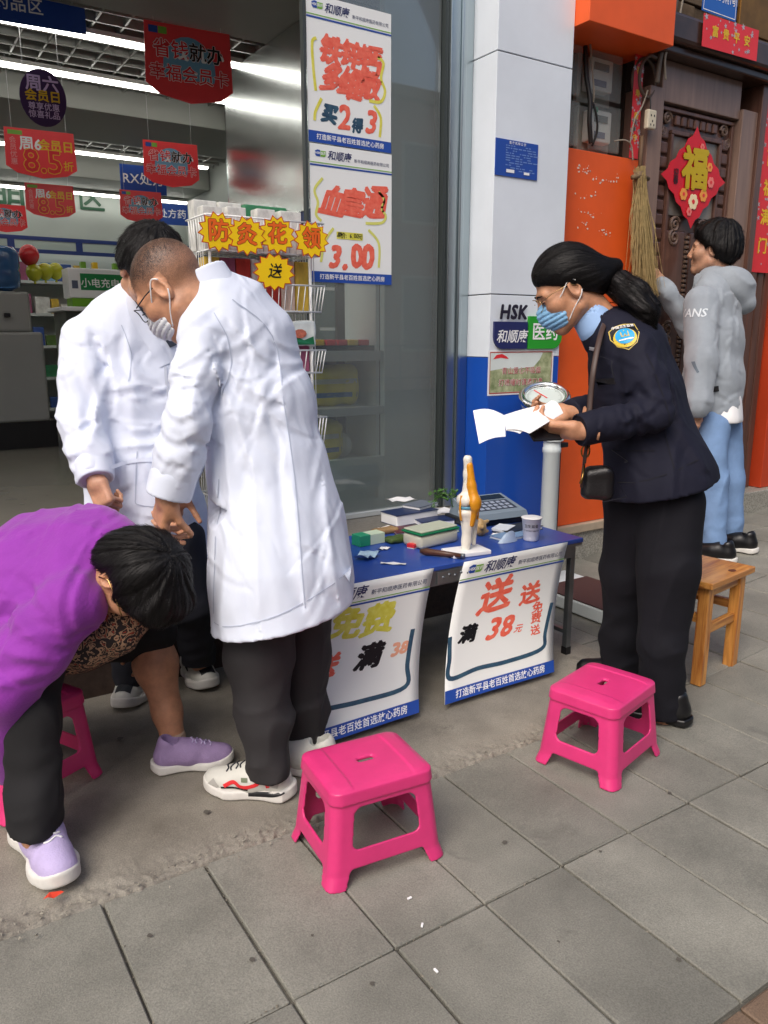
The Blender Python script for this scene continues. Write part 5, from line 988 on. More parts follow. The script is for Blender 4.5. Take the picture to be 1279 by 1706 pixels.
# red couplet strips and banner
M_silv = mat('print_silver', srgb(200, 190, 190), 0.35, metal=0.4)
def couplet(label, x0, z0, w_, h_, y, body, tilt=0.0, nm='red_couplet'):
    t = thing(nm, label, 'banner', (x0 + w_ / 2, y, z0), 0, 'red new year banners'); fn = flat((x0, y, z0), (math.cos(tilt), 0, math.sin(tilt)), (-math.sin(tilt), 0, math.cos(tilt))); part('paper', sheet(fn, w_, h_, 0.001), M_pred, t); n = len(body); hor = w_ > h_
    for i, ch in enumerate(body):
        cx_, cy_ = ((w_ * (i + 1.1) / (n + 1.2), h_ * 0.52) if hor else (w_ * 0.5, h_ - h_ * (i + 0.7) / (n + 0.6))); s_ = (min(w_ / n, h_) * 0.46) if hor else w_ * 0.52
        part('lettering', place(shift(text2d(ch, s_, 0.03), cx_, cy_), fn, L2), M_gold, t)
    rp_ = random.Random(len(label))
    or_ = MB()
    for _ in range(26 if hor else 40):
        cx_, cy_ = rp_.uniform(0.03, 0.97) * w_, rp_.uniform(0.03, 0.97) * h_; r_ = rp_.uniform(0.006, 0.02)
        k_ = 5; a = poly2d([(cx_ + r_ * (1 if q % 2 else 0.4) * math.cos(3.1416 * q / k_), cy_ + r_ * (1 if q % 2 else 0.4) * math.sin(3.1416 * q / k_)) for q in range(2 * k_)]); or_.add(a.v, a.f)
    part('floral_print', place(or_, fn, L1), M_silv, t); return t
couplet('tattered red banner with gold letters across the door lintel', 3.87, 2.795, 0.49, 0.155, 2.895, '富贵平安', 0.02)
couplet('long red couplet strip beside the carved door, cut by the picture edge', 4.685, 1.70, 0.19, 1.12, 3.015, '吉祥百福满门'); couplet('narrow red couplet strip half hidden behind the cables', 3.525, 2.235, 0.07, 0.50, 3.035, '福寿康宁')
t = thing('house_number_plate', 'blue enamel house number plate above the red lintel banner', 'plate', (4.1, 2.97, 3.0)); fn = flat((3.955, 2.975, 3.005), (1, 0, 0.0), (0, 0, 1)); part('plate', sheet(fn, 0.30, 0.20, 0.003), mat('enamel_blue', srgb(36, 96, 180), 0.25), t)
lb_ = MB()
for a in (rect2d(0.008, 0.292, 0.008, 0.012), rect2d(0.008, 0.292, 0.188, 0.192), rect2d(0.008, 0.012, 0.012, 0.188), rect2d(0.288, 0.292, 0.012, 0.188)): lb_.add(a.v, a.f)
part('border_line', place(lb_, fn, L1), M_pwhite, t); part('lettering', place(shift(text2d('三眼井2号附1号', 0.05, 0.01, squeeze=0.78), 0.15, 0.09), fn, L1), M_pwhite, t)
t = thing('brass_plate', 'brown brass plate beside the blue number plate', 'plate', (4.5, 2.97, 2.95)); part('plate', MB().box(4.275, 4.62, 2.965, 2.985, 2.965, 3.3, 0.004), mat('aged_brass', srgb(136, 96, 44), 0.35, metal=0.6, var=0.3, vs=7), t); part('screw', MB().lathe([(0.012, 0), (0.001, 0.006)], 10, Matrix(((1, 0, 0, 4.58), (0, 0, -1, 2.9645), (0, 1, 0, 3.0), (0, 0, 0, 1)))), M_steelg, t)
# Fu diamond
t = thing('fu_diamond', 'red paper diamond with a big gold character on the carved door', 'decoration', (4.08, 3.03, 1.93)); FC = (4.075, 3.028, 2.185); a_ = 0.272
fn = flat(FC, (1, 0, 0.02), (-0.02, 0, 1)); part('paper', sheet(fn, 1, 1, 0.002, out=[((1 + 0.035 * math.cos(k * math.pi / 2)) * x_ * 1.03, (1 + 0.035 * math.cos(k * math.pi / 2)) * y_ * 1.03) for k, (x_, y_) in enumerate([(a_ * (1 - (k % 16) / 16) * (1, 0, -1, 0)[k // 16] + a_ * ((k % 16) / 16) * (0, -1, 0, 1)[k // 16], 0.255 * (1 - (k % 16) / 16) * (0, 1, 0, -1)[k // 16] + 0.255 * ((k % 16) / 16) * (1, 0, -1, 0)[k // 16]) for k in range(64)])]), mat('glossy_red', srgb(210, 24, 40), 0.25, var=0.1, vs=8), t)
M_foil = mat('gold_foil', srgb(236, 196, 40), 0.28, metal=0.5); part('gold_character', place(shift(text2d('福', 0.235, 0.045), 0.0, 0.035), fn, 0.006), M_foil, t); part('character_outline', place(shift(text2d('福', 0.235, 0.06), 0.0, 0.035), fn, 0.003), mat('deep_red', srgb(150, 12, 24), 0.4), t)
part('lettering', place(shift(text2d('迎\n春', 0.045, 0.02, line=0.9), -0.165, -0.005), fn, 0.003), M_black, t); rp_ = random.Random(8)
for (cx_, cy_, r_, mm) in ((-0.09, -0.09, 0.035, 0), (0.0, -0.125, 0.045, 1), (0.09, -0.085, 0.037, 0), (0.15, -0.01, 0.032, 2), (-0.03, -0.18, 0.025, 2), (0.05, 0.17, 0.02, 2), (0.13, 0.07, 0.026, 0)):
    fl = MB()
    for q in range(6): a0 = 6.283 * q / 6; b_ = poly2d([(cx_ + r_ * 0.55 * math.cos(a0) + r_ * 0.45 * math.cos(6.283 * i / 8), cy_ + r_ * 0.55 * math.sin(a0) + r_ * 0.45 * math.sin(6.283 * i / 8)) for i in range(8)]); fl.add([(x, y, 0.0002 * q) for x, y, _ in b_.v], b_.f)
    part('blossom_print', place(fl, fn, 0.004), [mat('blossom_orange', srgb(240, 160, 70), 0.4), mat('blossom_cream', srgb(248, 226, 180), 0.4), mat('blossom_pink', srgb(240, 130, 120), 0.4)][mm], t); part('blossom_heart', place(poly2d([(cx_ + r_ * 0.3 * math.cos(6.283 * i / 8), cy_ + r_ * 0.3 * math.sin(6.283 * i / 8)) for i in range(8)]), fn, 0.0062), M_pred, t)
# straw broom hanging on the corner
t = thing('straw_broom', 'bundle of dry straw hanging head down by the carved door', 'broom', (3.60, 2.96, 1.50)); M_straw = mat('dry_straw', srgb(146, 126, 82), 0.8, var=0.3, vs=30)
rs_ = random.Random(21); top = Vector((3.565, 2.99, 2.13)); stw = [MB() for _ in range(6)]
for k in range(520):
    g_ = k % 6; e = Vector((3.645 + rs_.gauss(0, 0.042), 2.955 + rs_.gauss(0, 0.03), 1.515 + abs(rs_.gauss(0, 0.06)))) if rs_.random() < 0.72 else Vector((3.60 + rs_.uniform(-0.10, 0.06), 2.965 + rs_.gauss(0, 0.02), 1.62 + rs_.uniform(0, 0.25)))
    s = top + Vector((rs_.gauss(0, 0.014), rs_.gauss(0, 0.012), rs_.uniform(-0.02, 0.06))); m_ = s.lerp(e, 0.5) + Vector((rs_.gauss(0, 0.012), rs_.gauss(0, 0.01), 0)); stw[g_].tube([s, m_, e], [0.0018, 0.0016, 0.0007], 3, False)
for m_ in stw: part('straw_bundle', m_, M_straw, t)['kind'] = 'stuff'
part('binding', MB().tube([top + Vector((-0.01, 0, 0.03)), top + Vector((0.0, 0, -0.05))], 0.026, 10).tube([(3.50, 2.985, 2.125), (3.56, 2.975, 2.14), (3.63, 2.985, 2.13)], 0.012, 8), mat('twine', srgb(110, 90, 64), 0.8, var=0.3, vs=60), t, True)
part('handle', MB().tube([top, (3.57, 2.995, 2.24), (3.575, 3.0, 2.34)], 0.011, 8), mat('broom_stick', srgb(96, 72, 50), 0.7), t, True)
# small things on the ground
p = G(90, 1513); o = mesh_obj('red_scrap', MB().add([(p.x + x, p.y + y, 0.026 + z) for x, y, z in ((-0.022, -0.004, 0.01), (-0.005, 0.008, 0.014), (0.02, 0.004, 0.01), (0.024, -0.006, 0.012), (0.0, -0.012, 0.009), (-0.012, -0.009, 0.015))], [(0, 1, 5), (1, 2, 4, 5), (2, 3, 4)]), mat('red_paper_scrap', srgb(214, 62, 36), 0.6)); tag(o, 'scrap of red paper lying on the pavement joint', 'scrap')
for k, px in enumerate(((682, 1499), (703, 1544), (726, 1620))):
    p = G(*px); tag(mesh_obj('butt', MB().box(-0.006, 0.006, -0.0025, 0.0025, 0, 0.004, 0.001, Matrix.Translation((p.x, p.y, 0.003)) @ Matrix.Rotation(k * 0.8, 4, 'Z')), M_pwhite), ['white speck of paper on the slab before the near stool', 'white speck of paper in the slab joint', 'white speck farthest down the slab joint'][k], 'litter')
p = G(1250, 800, 0.30); t = thing('cream_pot', 'small cream pot standing on the granite door step', 'pot', (p.x, 3.0, 0.301)); part('pot', MB().lathe([(0.032, 0), (0.036, 0.003), (0.042, 0.075), (0.046, 0.076), (0.046, 0.085), (0.04, 0.085), (0.034, 0.01), (0.001, 0.01)], 20), mat('cream_pot', srgb(206, 196, 172), 0.5), t, 'auto', False)
# ================================================================== PEOPLE
UPV = Vector((0, 0, 1)); FWH = Vector((math.sin(YAW), math.cos(YAW), 0)); RT = _rt.copy()
def frame3(fwd, up):
    y = Vector(fwd).normalized(); x = y.cross(Vector(up)).normalized(); z = x.cross(y); return x, y, z
def mat4(o, x, y, z, s=1.0): return Matrix(((x.x * s, y.x * s, z.x * s, o[0]), (x.y * s, y.y * s, z.y * s, o[1]), (x.z * s, y.z * s, z.z * s, o[2]), (0, 0, 0, 1)))
def moved(mb, M): return MB().add([M @ Vector(p) for p in mb.v], mb.f)
def join(*ms):
    r = MB()
    for m in ms: r.add(m.v, m.f)
    return r
def box_of(pts, pad): a = np.array([tuple(p) for p in pts]); return a.min(0) - pad, a.max(0) + pad
# --- head: face +Y, crown +Z
def head_field(f, jaw=1.0):
    f.ell((0, -0.012, 0.035), (0.077, 0.098, 0.090)); f.ell((0, 0.028, -0.035), (0.062 * jaw, 0.070, 0.078), None, 0.03)
    for s in (-1, 1):
        f.ell((s * 0.045, 0.055, -0.022), (0.026, 0.030, 0.026), None, 0.03); f.cone((s * 0.058 * jaw, 0.0, -0.062), (s * 0.018, 0.07, -0.102), 0.022, 0.018, 0.03); f.cone((s * 0.012, 0.088, 0.022), (s * 0.045, 0.076, 0.022), 0.008, 0.009, 0.02)
    f.ell((0, 0.078, -0.098), (0.022, 0.018, 0.018), None, 0.025)
    for s in (-1, 1): f.cut(ell(f.P, (s * 0.031, 0.099, 0.004), (0.020, 0.014, 0.013)), 0.018)
    for s in (-1, 1): f.ell((s * 0.031, 0.080, 0.002), (0.0135, 0.0125, 0.0125), None, 0.004)
    f.cone((0, 0.092, 0.012), (0, 0.113, -0.030), 0.0075, 0.0105, 0.014)
    for s in (-1, 1): f.ell((s * 0.013, 0.103, -0.036), (0.0085, 0.010, 0.008), None, 0.008)
    f.cone((-0.018, 0.092, -0.060), (0.018, 0.092, -0.060), 0.006, 0.006, 0.010); f.cone((-0.015, 0.091, -0.070), (0.015, 0.091, -0.070), 0.0065, 0.0065, 0.008)
    for s in (-1, 1):
        c = (s * 0.079, -0.010, -0.008); M = Matrix.Rotation(s * -0.30, 3, 'Z') @ Matrix.Rotation(-0.12, 3, 'X')
        f.ell(c, (0.011, 0.020, 0.033), M, 0.006); f.cut(ell(f.P, (c[0] + s * 0.009, c[1] + 0.001, c[2] + 0.004), (0.008, 0.012, 0.020), M), 0.006); f.ell((s * 0.078, 0.001, -0.008), (0.006, 0.005, 0.008), None, 0.004)
    f.cone((0, -0.028, -0.06), (0, -0.046, -0.150), 0.053, 0.052, 0.03)
HEAD = banded((-0.11, -0.13, -0.21), (0.11, 0.15, 0.14), 0.0032, head_field)
def strand(P, pole, k=46, amp=0.0022, seed=0.0, axis=None):
    """fine ridges that run out of a whorl"""
    z = Vector(axis or (0, 0, 1)).normalized(); x = z.orthogonal().normalized(); y = z.cross(x); q = P - np.array(pole, np.float32)
    u, v, w_ = q @ np.array(x, np.float32), q @ np.array(y, np.float32), q @ np.array(z, np.float32); r = np.sqrt(u * u + v * v) + 1e-3
    Q = np.stack([u / r * k / 6.3, v / r * k / 6.3, r * 9 + w_ * 5], -1) + seed; Q2 = Q * np.array([2.6, 2.6, 1.3], np.float32)
    return amp * (noise(Q) + 0.6 * noise(Q2))
def hair_short(thick=0.017, front=0.055, side=-0.02, nape=-0.06, amp=0.0035, seed=1.0):
    def fn(f): _hair_short(f, thick, front, side, nape, amp, seed)
    return banded((-0.125, -0.15, -0.13), (0.125, 0.15, 0.165), 0.0036, fn, 0.016)
def _hair_short(f, thick, front, side, nape, amp, seed):
    P = f.P; x, y, z = P[..., 0], P[..., 1], P[..., 2]
    d = ell(P, (0, -0.012, 0.035), (0.077, 0.098, 0.090)); d = smin(d, ell(P, (0, -0.045, -0.015), (0.070, 0.064, 0.078)), 0.03)
    line = np.where(y > 0.0, side + (front - side) * np.clip(y / 0.085, 0, 1) ** 0.7, nape + (side - nape) * np.clip((y + 0.09) / 0.09, 0, 1)) + 0.007 * noise(P * 70) + 0.004 * noise(P * 160)
    up_ = z - line; t = thick * np.clip(up_ / 0.05, 0, 1) ** 0.55 + 0.0012; n_ = strand(P, (0, -0.05, 0.13), 58, amp, seed) + 0.5 * amp * noise(P * np.array([150, 60, 60], np.float32) + seed) + 0.0045 * noise(P * 24 + seed) * (thick > 0.01)
    d = d - t + n_ * np.clip(up_ / 0.03, 0.1, 1); f.d = d.astype(np.float32); f.keep(line - z, 0.003)
    f.cut(np.where(np.abs(x) > 0.05, ell(P, (0, 0.006, -0.03), (0.2, 0.024, 0.044)), 1), 0.004)
# --- hand: wrist at origin, fingers +Y, back of hand +Z, thumb on +X
def hand(curl=(20, 30, 20), spread=4, thumb=(0.75, 0.62, -0.25), tb=25, fan=0.0, h=0.0026):
    return banded((-0.075, -0.07, -0.11), (0.11, 0.22, 0.06), h, lambda f: _hand(f, curl, spread, thumb, tb, fan))
def _hand(f, curl, spread, thumb, tb, fan):
    P = f.P
    f.add(rbox(P, (0.0, 0.048, 0), (0.040, 0.046, 0.0145), 0.0135)); f.cone((0, -0.06, 0), (0, 0.01, 0), 0.029, 0.030, 0.02); f.ell((0.024, 0.030, -0.010), (0.020, 0.032, 0.016), None, 0.012)
    segs = [(0.031, 0.090, (0.043, 0.025, 0.020), 0.0090), (0.0105, 0.094, (0.047, 0.029, 0.021), 0.0092), (-0.0105, 0.091, (0.043, 0.027, 0.020), 0.0088), (-0.030, 0.083, (0.034, 0.021, 0.018), 0.0078)]
    for i, (x0, y0, L, r) in enumerate(segs):
        a = R(spread * (1.2 - i * 0.8)); p = Vector((x0, y0 - 0.012, 0)); ang = 0.0; c = curl if not isinstance(curl[0], (list, tuple)) else curl[i]
        for j in range(3):
            ang += R(c[j] + fan * i); dv = Vector((math.sin(a) * math.cos(ang), math.cos(a) * math.cos(ang), -math.sin(ang))); q = p + dv * (L[j] + (0.012 if j == 0 else 0)); f.cone(tuple(p), tuple(q), r * (1.05 - 0.07 * j), r * (0.98 - 0.09 * j), 0.004 if j else 0.008); p = q
    d = Vector(thumb).normalized(); p = Vector((0.026, 0.018, -0.008)); q = p + d * 0.045; f.cone(tuple(p), tuple(q), 0.0150, 0.0105, 0.012); ax = d.cross(Vector((0, 0, 1))).normalized(); d2 = Matrix.Rotation(R(-tb), 3, ax) @ d; d2 = (d2 + Vector((-0.35, 0.25, 0)) * (tb / 40)).normalized(); q2 = q + d2 * 0.032; f.cone(tuple(q), tuple(q2), 0.0102, 0.0095, 0.004); f.cone(tuple(q2), tuple(q2 + d2 * 0.022), 0.0095, 0.0075, 0.003)
def hand_at(mb, wrist, fingers, back, left=False, s=1.0):
    y = Vector(fingers).normalized(); z = Vector(back); z = (z - y * z.dot(y)).normalized(); x = y.cross(z)
    if left: x = -x
    m = moved(mb, mat4(wrist, x, y, z, s))
    if left: m.f = [tuple(reversed(q)) for q in m.f]
    return m
# --- shoe: toe +Y, sole on z = 0
_shoe = {}
def shoe_meshes(chunky=0.0):
    if chunky not in _shoe: _shoe[chunky] = _shoe_meshes(chunky)
    return _shoe[chunky]
def _shoe_meshes(chunky, sole_h=0.030):
    f = Field((-0.075, -0.15, -0.01), (0.075, 0.19, 0.15), 0.0034); P = f.P; x, y, z = P[..., 0], P[..., 1], P[..., 2]; spring = 0.016 * np.clip((y - 0.06) / 0.09, 0, 1) ** 2
    f.cone((0, -0.085, 0.050), (0, 0.0, 0.048), 0.036, 0.040); f.cone((0, 0.0, 0.048), (0.006, 0.105, 0.036), 0.041, 0.034, 0.03); f.cone((0.004, 0.07, 0.036), (0.006, 0.118, 0.034), 0.043, 0.034, 0.02); f.cone((0, -0.07, 0.055), (0, -0.072, 0.098), 0.038, 0.036, 0.03); f.cone((0, -0.02, 0.07), (0, 0.03, 0.062), 0.034, 0.028, 0.03)
    f.cut(cone(P, (0, -0.060, 0.093), (0, -0.062, 0.16), 0.027, 0.032), 0.006); f.keep(0.020 + spring - z, 0.004); up = f.mesh()
    g = Field((-0.075, -0.16, -0.008), (0.075, 0.19, 0.08), 0.0034); P = g.P; x, y, z = P[..., 0], P[..., 1], P[..., 2]; spring = 0.016 * np.clip((y - 0.06) / 0.09, 0, 1) ** 2 + 0.008 * np.clip((-0.09 - y) / 0.04, 0, 1) ** 2
    def circ(cx_, cy_, r): return np.sqrt((x - cx_) ** 2 + (y - cy_) ** 2) - r
    o = smin(smin(circ(0, -0.092, 0.037 + chunky), circ(0.004, 0.065, 0.047 + chunky * 0.6), 0.05), circ(0.006, 0.112, 0.039), 0.03); o = smin(o, np.maximum(np.abs(x) - 0.033 - chunky, np.abs(y + 0.015) - 0.08), 0.03)
    top = sole_h + spring + chunky * np.clip(-y / 0.1, 0, 1) * 1.2 + 0.006 * np.clip((y - 0.10) / 0.04, 0, 1); d = -smin(-(o - 0.003 + 0.10 * np.abs(z - 0.016) * (z > 0.016) * 0.4), -np.maximum(z - top, spring - z), 0.008); g.d = d.astype(np.float32); so = g.mesh(); return up, so
def shoe(person, base, toe, mats, s=1.0, tilt=0.0, chunky=0.0, lace=None, up=(0, 0, 1), label=None):
    x, y, z = frame3(Vector((toe[0], toe[1], math.tan(tilt))), up); M = mat4(base, x, y, z, s); a, b = shoe_meshes(chunky=chunky); A = moved(a, M); B = moved(b, M)
    sh = part('shoe', A, mats[0], person, True); part('sole', B, mats[1], sh, True)
    if label: sh['label'] = label
    if lace:
        lc = MB()
        for k in range(5):
            yy = 0.012 + 0.015 * k; sg = 1 if k % 2 else -1
            pts = [(-0.020, yy, 0.0), (-0.008, yy + 0.004 * sg, 0.0), (0.008, yy - 0.004 * sg, 0.0), (0.020, yy, 0.0)]
            bvh = tree_of(A); q = []
            for p in pts:
                w0 = M @ Vector((p[0], p[1], 0.16)); h_, n_, i_, d_ = bvh.ray_cast(w0, -z); q.append((h_ if h_ else w0 - z * 0.09) + z * 0.0015)
            lc.tube(smoothpts([tuple(v) for v in q], 3), 0.0024 * s, 6)
        part('laces', lc, lace, sh, True)
    return sh, A, M
def ribbon_on(target, pts3, w_, out, lift=0.002):
    """a strip laid over a surface"""
    bvh = tree_of(target); out = Vector(out).normalized(); pts = [Vector(p) for p in smoothpts([tuple(p) for p in pts3], 5)]; v = []; n = len(pts)
    for i, p in enumerate(pts):
        t = (pts[min(i + 1, n - 1)] - pts[max(i - 1, 0)]).normalized(); s = t.cross(out).normalized() * w_ / 2
        for k in (-1, -0.33, 0.33, 1):
            q = p + s * k; h_, n_, i_, d_ = bvh.ray_cast(q + out * 0.25, -out, 0.6); v.append((h_ if h_ else q) + out * lift)
    return MB().add(v, [(4 * i + k, 4 * i + k + 1, 4 * i + k + 5, 4 * i + k + 4) for i in range(n - 1) for k in range(3)])
# --- materials
M_skin = mat('skin', srgb(192, 144, 116), 0.46, var=0.16, vs=34, sss=0.12, bump=0.15, bs=260, rvar=0.1); M_skin2 = mat('skin_tan', srgb(192, 140, 108), 0.48, var=0.16, vs=34, sss=0.12, bump=0.15, bs=260, rvar=0.1)
M_hair = mat('black_hair', srgb(17, 15, 16), 0.5, var=0.4, vs=90, bump=0.5, bs=240, spec=0.25); M_stub = mat('cropped_stubble', srgb(160, 122, 100), 0.6, var=0.08, vs=160, bump=0.05, bs=500)
M_coat = mat('white_coat_cotton', srgb(218, 225, 240), 0.8, var=0.015, vs=4, bump=0.10, bs=30); M_ptr = mat('black_trousers', srgb(30, 29, 32), 0.8, var=0.15, vs=6, bump=0.12, bs=16, sheen=0.15)
def clothes(prims, pad, h, disp, cuts=(), k=0.02):
    """prims: list of (kind, args) in world points; meshed only near the surface"""
    pts = []
    for kd, a in prims:
        if kd == 'loft': pts += [Vector(s[0]) + Vector((1, 1, 1)) * t * max(s[1], s[2]) for s in a for t in (-1, 1)]
        elif kd == 'limb': pts += [Vector(p) + Vector((1, 1, 1)) * t * r for p, r in a for t in (-1, 1)]
    def base(P):
        d = np.full(P.shape[:-1], 9.0, np.float32)
        for kd, a in prims:
            if kd == 'loft': q = loft(P, a, 0.05)
            else:
                q = None
                for (p0, r0), (p1, r1) in zip(a[:-1], a[1:]): c = cone(P, p0, p1, r0, r1); q = c if q is None else smin(q, c, 0.03)
            d = smin(d, q, k)
        return d
    lo, hi = box_of(pts, pad); m = 4; n = np.ceil((hi - lo) / (h * m)).astype(int) + 1
    cg = Field(lo, lo + (n - 1) * h * m, h * m); cg.n = np.array(cg.P.shape[:3]); cd_ = base(cg.P)
    f = Field.__new__(Field); f.h = h; f.lo = np.array(lo, np.float32); f.n = (cg.n - 1) * m + 1
    ax = [np.minimum(np.arange(f.n[i]) // m + (np.arange(f.n[i]) % m >= m / 2), cg.n[i] - 1) for i in range(3)]
    f.d = np.ascontiguousarray(cd_[np.ix_(*ax)]).astype(np.float32); near = np.abs(f.d) < 0.022 + h * m * 1.1
    ix = np.argwhere(near).astype(np.float32); P = f.lo + ix * h; d = base(P); s = np.abs(d) < 0.05; d[s] += disp(P[s]).astype(np.float32)
    for c in cuts: d = -smin(-d, c(P), 0.004)
    f.d[near] = d; far = ~near
    if cuts:
        inner = far & (f.d < 0); ix = np.argwhere(inner).astype(np.float32); P = f.lo + ix * h; d = f.d[inner]
        for c in cuts: d = np.maximum(d, -c(P))
        f.d[inner] = d
    return f.mesh()
def crease(P, curves, sc=0.72):
    """hand-placed folds: (points, height, width); each ridge has a trough along one side"""
    U = P @ np.array(tuple(RT), np.float32); V = P[..., 2]; out = np.zeros(P.shape[:-1], np.float32)
    for pts, A, w_ in curves:
        q = [Vector(p) for p in smoothpts([tuple(p) for p in pts], 3)]; uv = [(p.dot(RT), p.z) for p in q]; n = len(uv) - 1; e = 4.5 * w_
        us, vs = [p[0] for p in uv], [p[1] for p in uv]; ix = np.nonzero((U > min(us) - e) & (U < max(us) + e) & (V > min(vs) - e) & (V < max(vs) + e))[0]
        if not len(ix): continue
        u, v = U[ix], V[ix]; best = np.full(u.shape, 1e3, np.float32); side = np.zeros(u.shape, np.float32)
        for i in range(n):
            (x0, y0), (x1, y1) = uv[i], uv[i + 1]; dx, dy = x1 - x0, y1 - y0; L = dx * dx + dy * dy + 1e-9; t = np.clip(((u - x0) * dx + (v - y0) * dy) / L, 0, 1); ex, ey = u - x0 - t * dx, v - y0 - t * dy; dd = np.sqrt(ex * ex + ey * ey)
            tp = (i + t) / n; dd = dd + w_ * 1.2 * (2 * tp - 1) ** 4; m_ = dd < best; best = np.where(m_, dd, best); side = np.where(m_, np.sign(ex * dy - ey * dx) * dd, side)
        out[ix] += A * (np.exp(-np.sqrt((best / (0.62 * w_)) ** 2 + 0.06) + 0.24) - 0.75 * np.exp(-((side - 1.5 * w_) / w_) ** 2) * np.exp(-np.maximum(best - 2 * w_, 0) / w_) * (best < 4 * w_))
    return -out * sc
def random_creases(seed, box, d, ang, sd, n, length, A, w_):
    r = random.Random(seed); out = []
    for _ in range(n):
        x, y = r.uniform(box[0], box[1]), r.uniform(box[2], box[3]); a = R(r.gauss(ang, sd)); L = r.uniform(*length); b = r.gauss(0, 0.18); c_, s_ = math.cos(a), math.sin(a)
        out.append(([D(x - c_ * L / 2, y - s_ * L / 2, d), D(x - s_ * L * b, y + c_ * L * b, d), D(x + c_ * L / 2, y + s_ * L / 2, d)], r.uniform(*A), r.uniform(*w_)))
    return out
def hem(p, towards, r=0.13, extra=0.0):
    """cut a sleeve or trouser leg square at p"""
    t = np.array(tuple(Vector(towards).normalized()), np.float32); c = np.array(tuple(p), np.float32); return lambda P: np.where(vlen(P - c) < r, -((P - c) @ t), 1.0)
def plane_below(p, n):
    n = np.array(Vector(n).normalized(), np.float32); p = np.array(tuple(p), np.float32); return lambda P: (P - p) @ n      # removes the side where this is negative
def wgt(P, c, r): return np.exp(-((vlen(P - np.array(tuple(c), np.float32)) / r) ** 2))
def seg_w(P, a, b, r): return np.exp(-(np.maximum(cone(P, a, b, 0, 0), 0) / r) ** 2)

def hair_strands(surf, flow, count, length, width, lift, m, par, seed=1, fray=0.25, want=None, n=4):
    """fine locks combed over a hair surface"""
    r = random.Random(seed); tr_ = tree_of(surf); v = []; fc = []; nf = len(surf.f)
    for _ in range(count):
        q = surf.f[r.randrange(nf)]; p = Vector(surf.v[q[0]]).lerp(Vector(surf.v[q[2]]), r.random())
        if want is not None and r.random() > want(p): continue
        L = length * r.uniform(0.5, 1.2); w_ = width * r.uniform(0.6, 1.3); jit = Vector((r.gauss(0, fray), r.gauss(0, fray), r.gauss(0, fray))); lf = lift * r.uniform(0.2, 1.6); b0 = len(v)
        for i in range(n + 1):
            h_, nn, ii, dd = tr_.find_nearest(p)
            if nn is None: break
            t = flow(h_) + jit * (0.4 + 0.6 * i / n); t = t - nn * t.dot(nn)
            if t.length < 1e-5: t = nn.orthogonal()
            t.normalize(); s = nn.cross(t) * w_ * (1 - 0.75 * i / n) * 0.5; c = h_ + nn * (0.0004 + lf * (i / n) ** 1.5); v += [c + s, c - s]; p = h_ + t * (L / n)
        for i in range(n): a = b0 + 2 * i; fc.append((a, a + 1, a + 3, a + 2))
    o = part('hair_strands', MB().add(v, fc), m, par, True); o['kind'] = 'stuff'; return o
def whorl(HMx, pole=(0, -0.05, 0.13), down=0.25):
    c = HMx @ Vector(pole); return lambda p: (p - c).normalized() + Vector((0, 0, -down))
M_lock = mat('hair_lock', srgb(19, 17, 17), 0.5, var=0.4, vs=60, spec=0.22); M_fuzz = mat('stubble_hair', srgb(26, 23, 23), 0.7)

def crumple(m, scale, strength):
    """crumpled-cloth relief on top of a material's own"""
    n = m.node_tree.nodes; l = m.node_tree.links; b = n['Principled BSDF']; tc = n.new('ShaderNodeTexCoord'); mp = n.new('ShaderNodeMapping'); mp.inputs['Scale'].default_value = (1.3, 1.3, 0.55); mp.inputs['Rotation'].default_value = (0.3, 0.4, 0.2); l.new(tc.outputs['Object'], mp.inputs[0])
    nz = n.new('ShaderNodeTexNoise'); nz.noise_type = 'RIDGED_MULTIFRACTAL'; nz.inputs['Scale'].default_value = scale; nz.inputs['Detail'].default_value = 2.5; nz.inputs['Distortion'].default_value = 0.5; l.new(mp.outputs[0], nz.inputs[0])
    bp = n.new('ShaderNodeBump'); bp.inputs['Strength'].default_value = strength; bp.inputs['Distance'].default_value = 0.010; l.new(nz.outputs[0], bp.inputs['Height'])
    if b.inputs['Normal'].is_linked: l.new(b.inputs['Normal'].links[0].from_socket, bp.inputs['Normal'])
    l.new(bp.outputs[0], b.inputs['Normal'])
crumple(M_coat, 11.0, 0.8); crumple(M_ptr, 9.0, 0.3)

def scalp_skin(name, base):
    """skin with close-cropped hair growing where the scalp attribute says"""
    m = base.copy(); m.name = name; n = m.node_tree.nodes; l = m.node_tree.links; b = n['Principled BSDF']; src = b.inputs['Base Color'].links[0].from_socket
    at = n.new('ShaderNodeAttribute'); at.attribute_name = 'scalp'; nz = n.new('ShaderNodeTexNoise'); nz.inputs['Scale'].default_value = 420; nz.inputs['Detail'].default_value = 2; tc = n.new('ShaderNodeTexCoord'); l.new(tc.outputs['Object'], nz.inputs[0])
    mr = n.new('ShaderNodeMapRange'); l.new(nz.outputs[0], mr.inputs[0]); mr.inputs[1].default_value = 0.35; mr.inputs[2].default_value = 0.65; mr.inputs[3].default_value = 0.55; mr.inputs[4].default_value = 1.0; mu = n.new('ShaderNodeMath'); mu.operation = 'MULTIPLY'; l.new(at.outputs['Fac'], mu.inputs[0]); l.new(mr.outputs[0], mu.inputs[1])
    mx_ = n.new('ShaderNodeMix'); mx_.data_type = 'RGBA'; l.new(mu.outputs[0], mx_.inputs[0]); l.new(src, mx_.inputs[6]); mx_.inputs[7].default_value = (*srgb(44, 38, 38), 1); l.new(mx_.outputs[2], b.inputs['Base Color']); return m
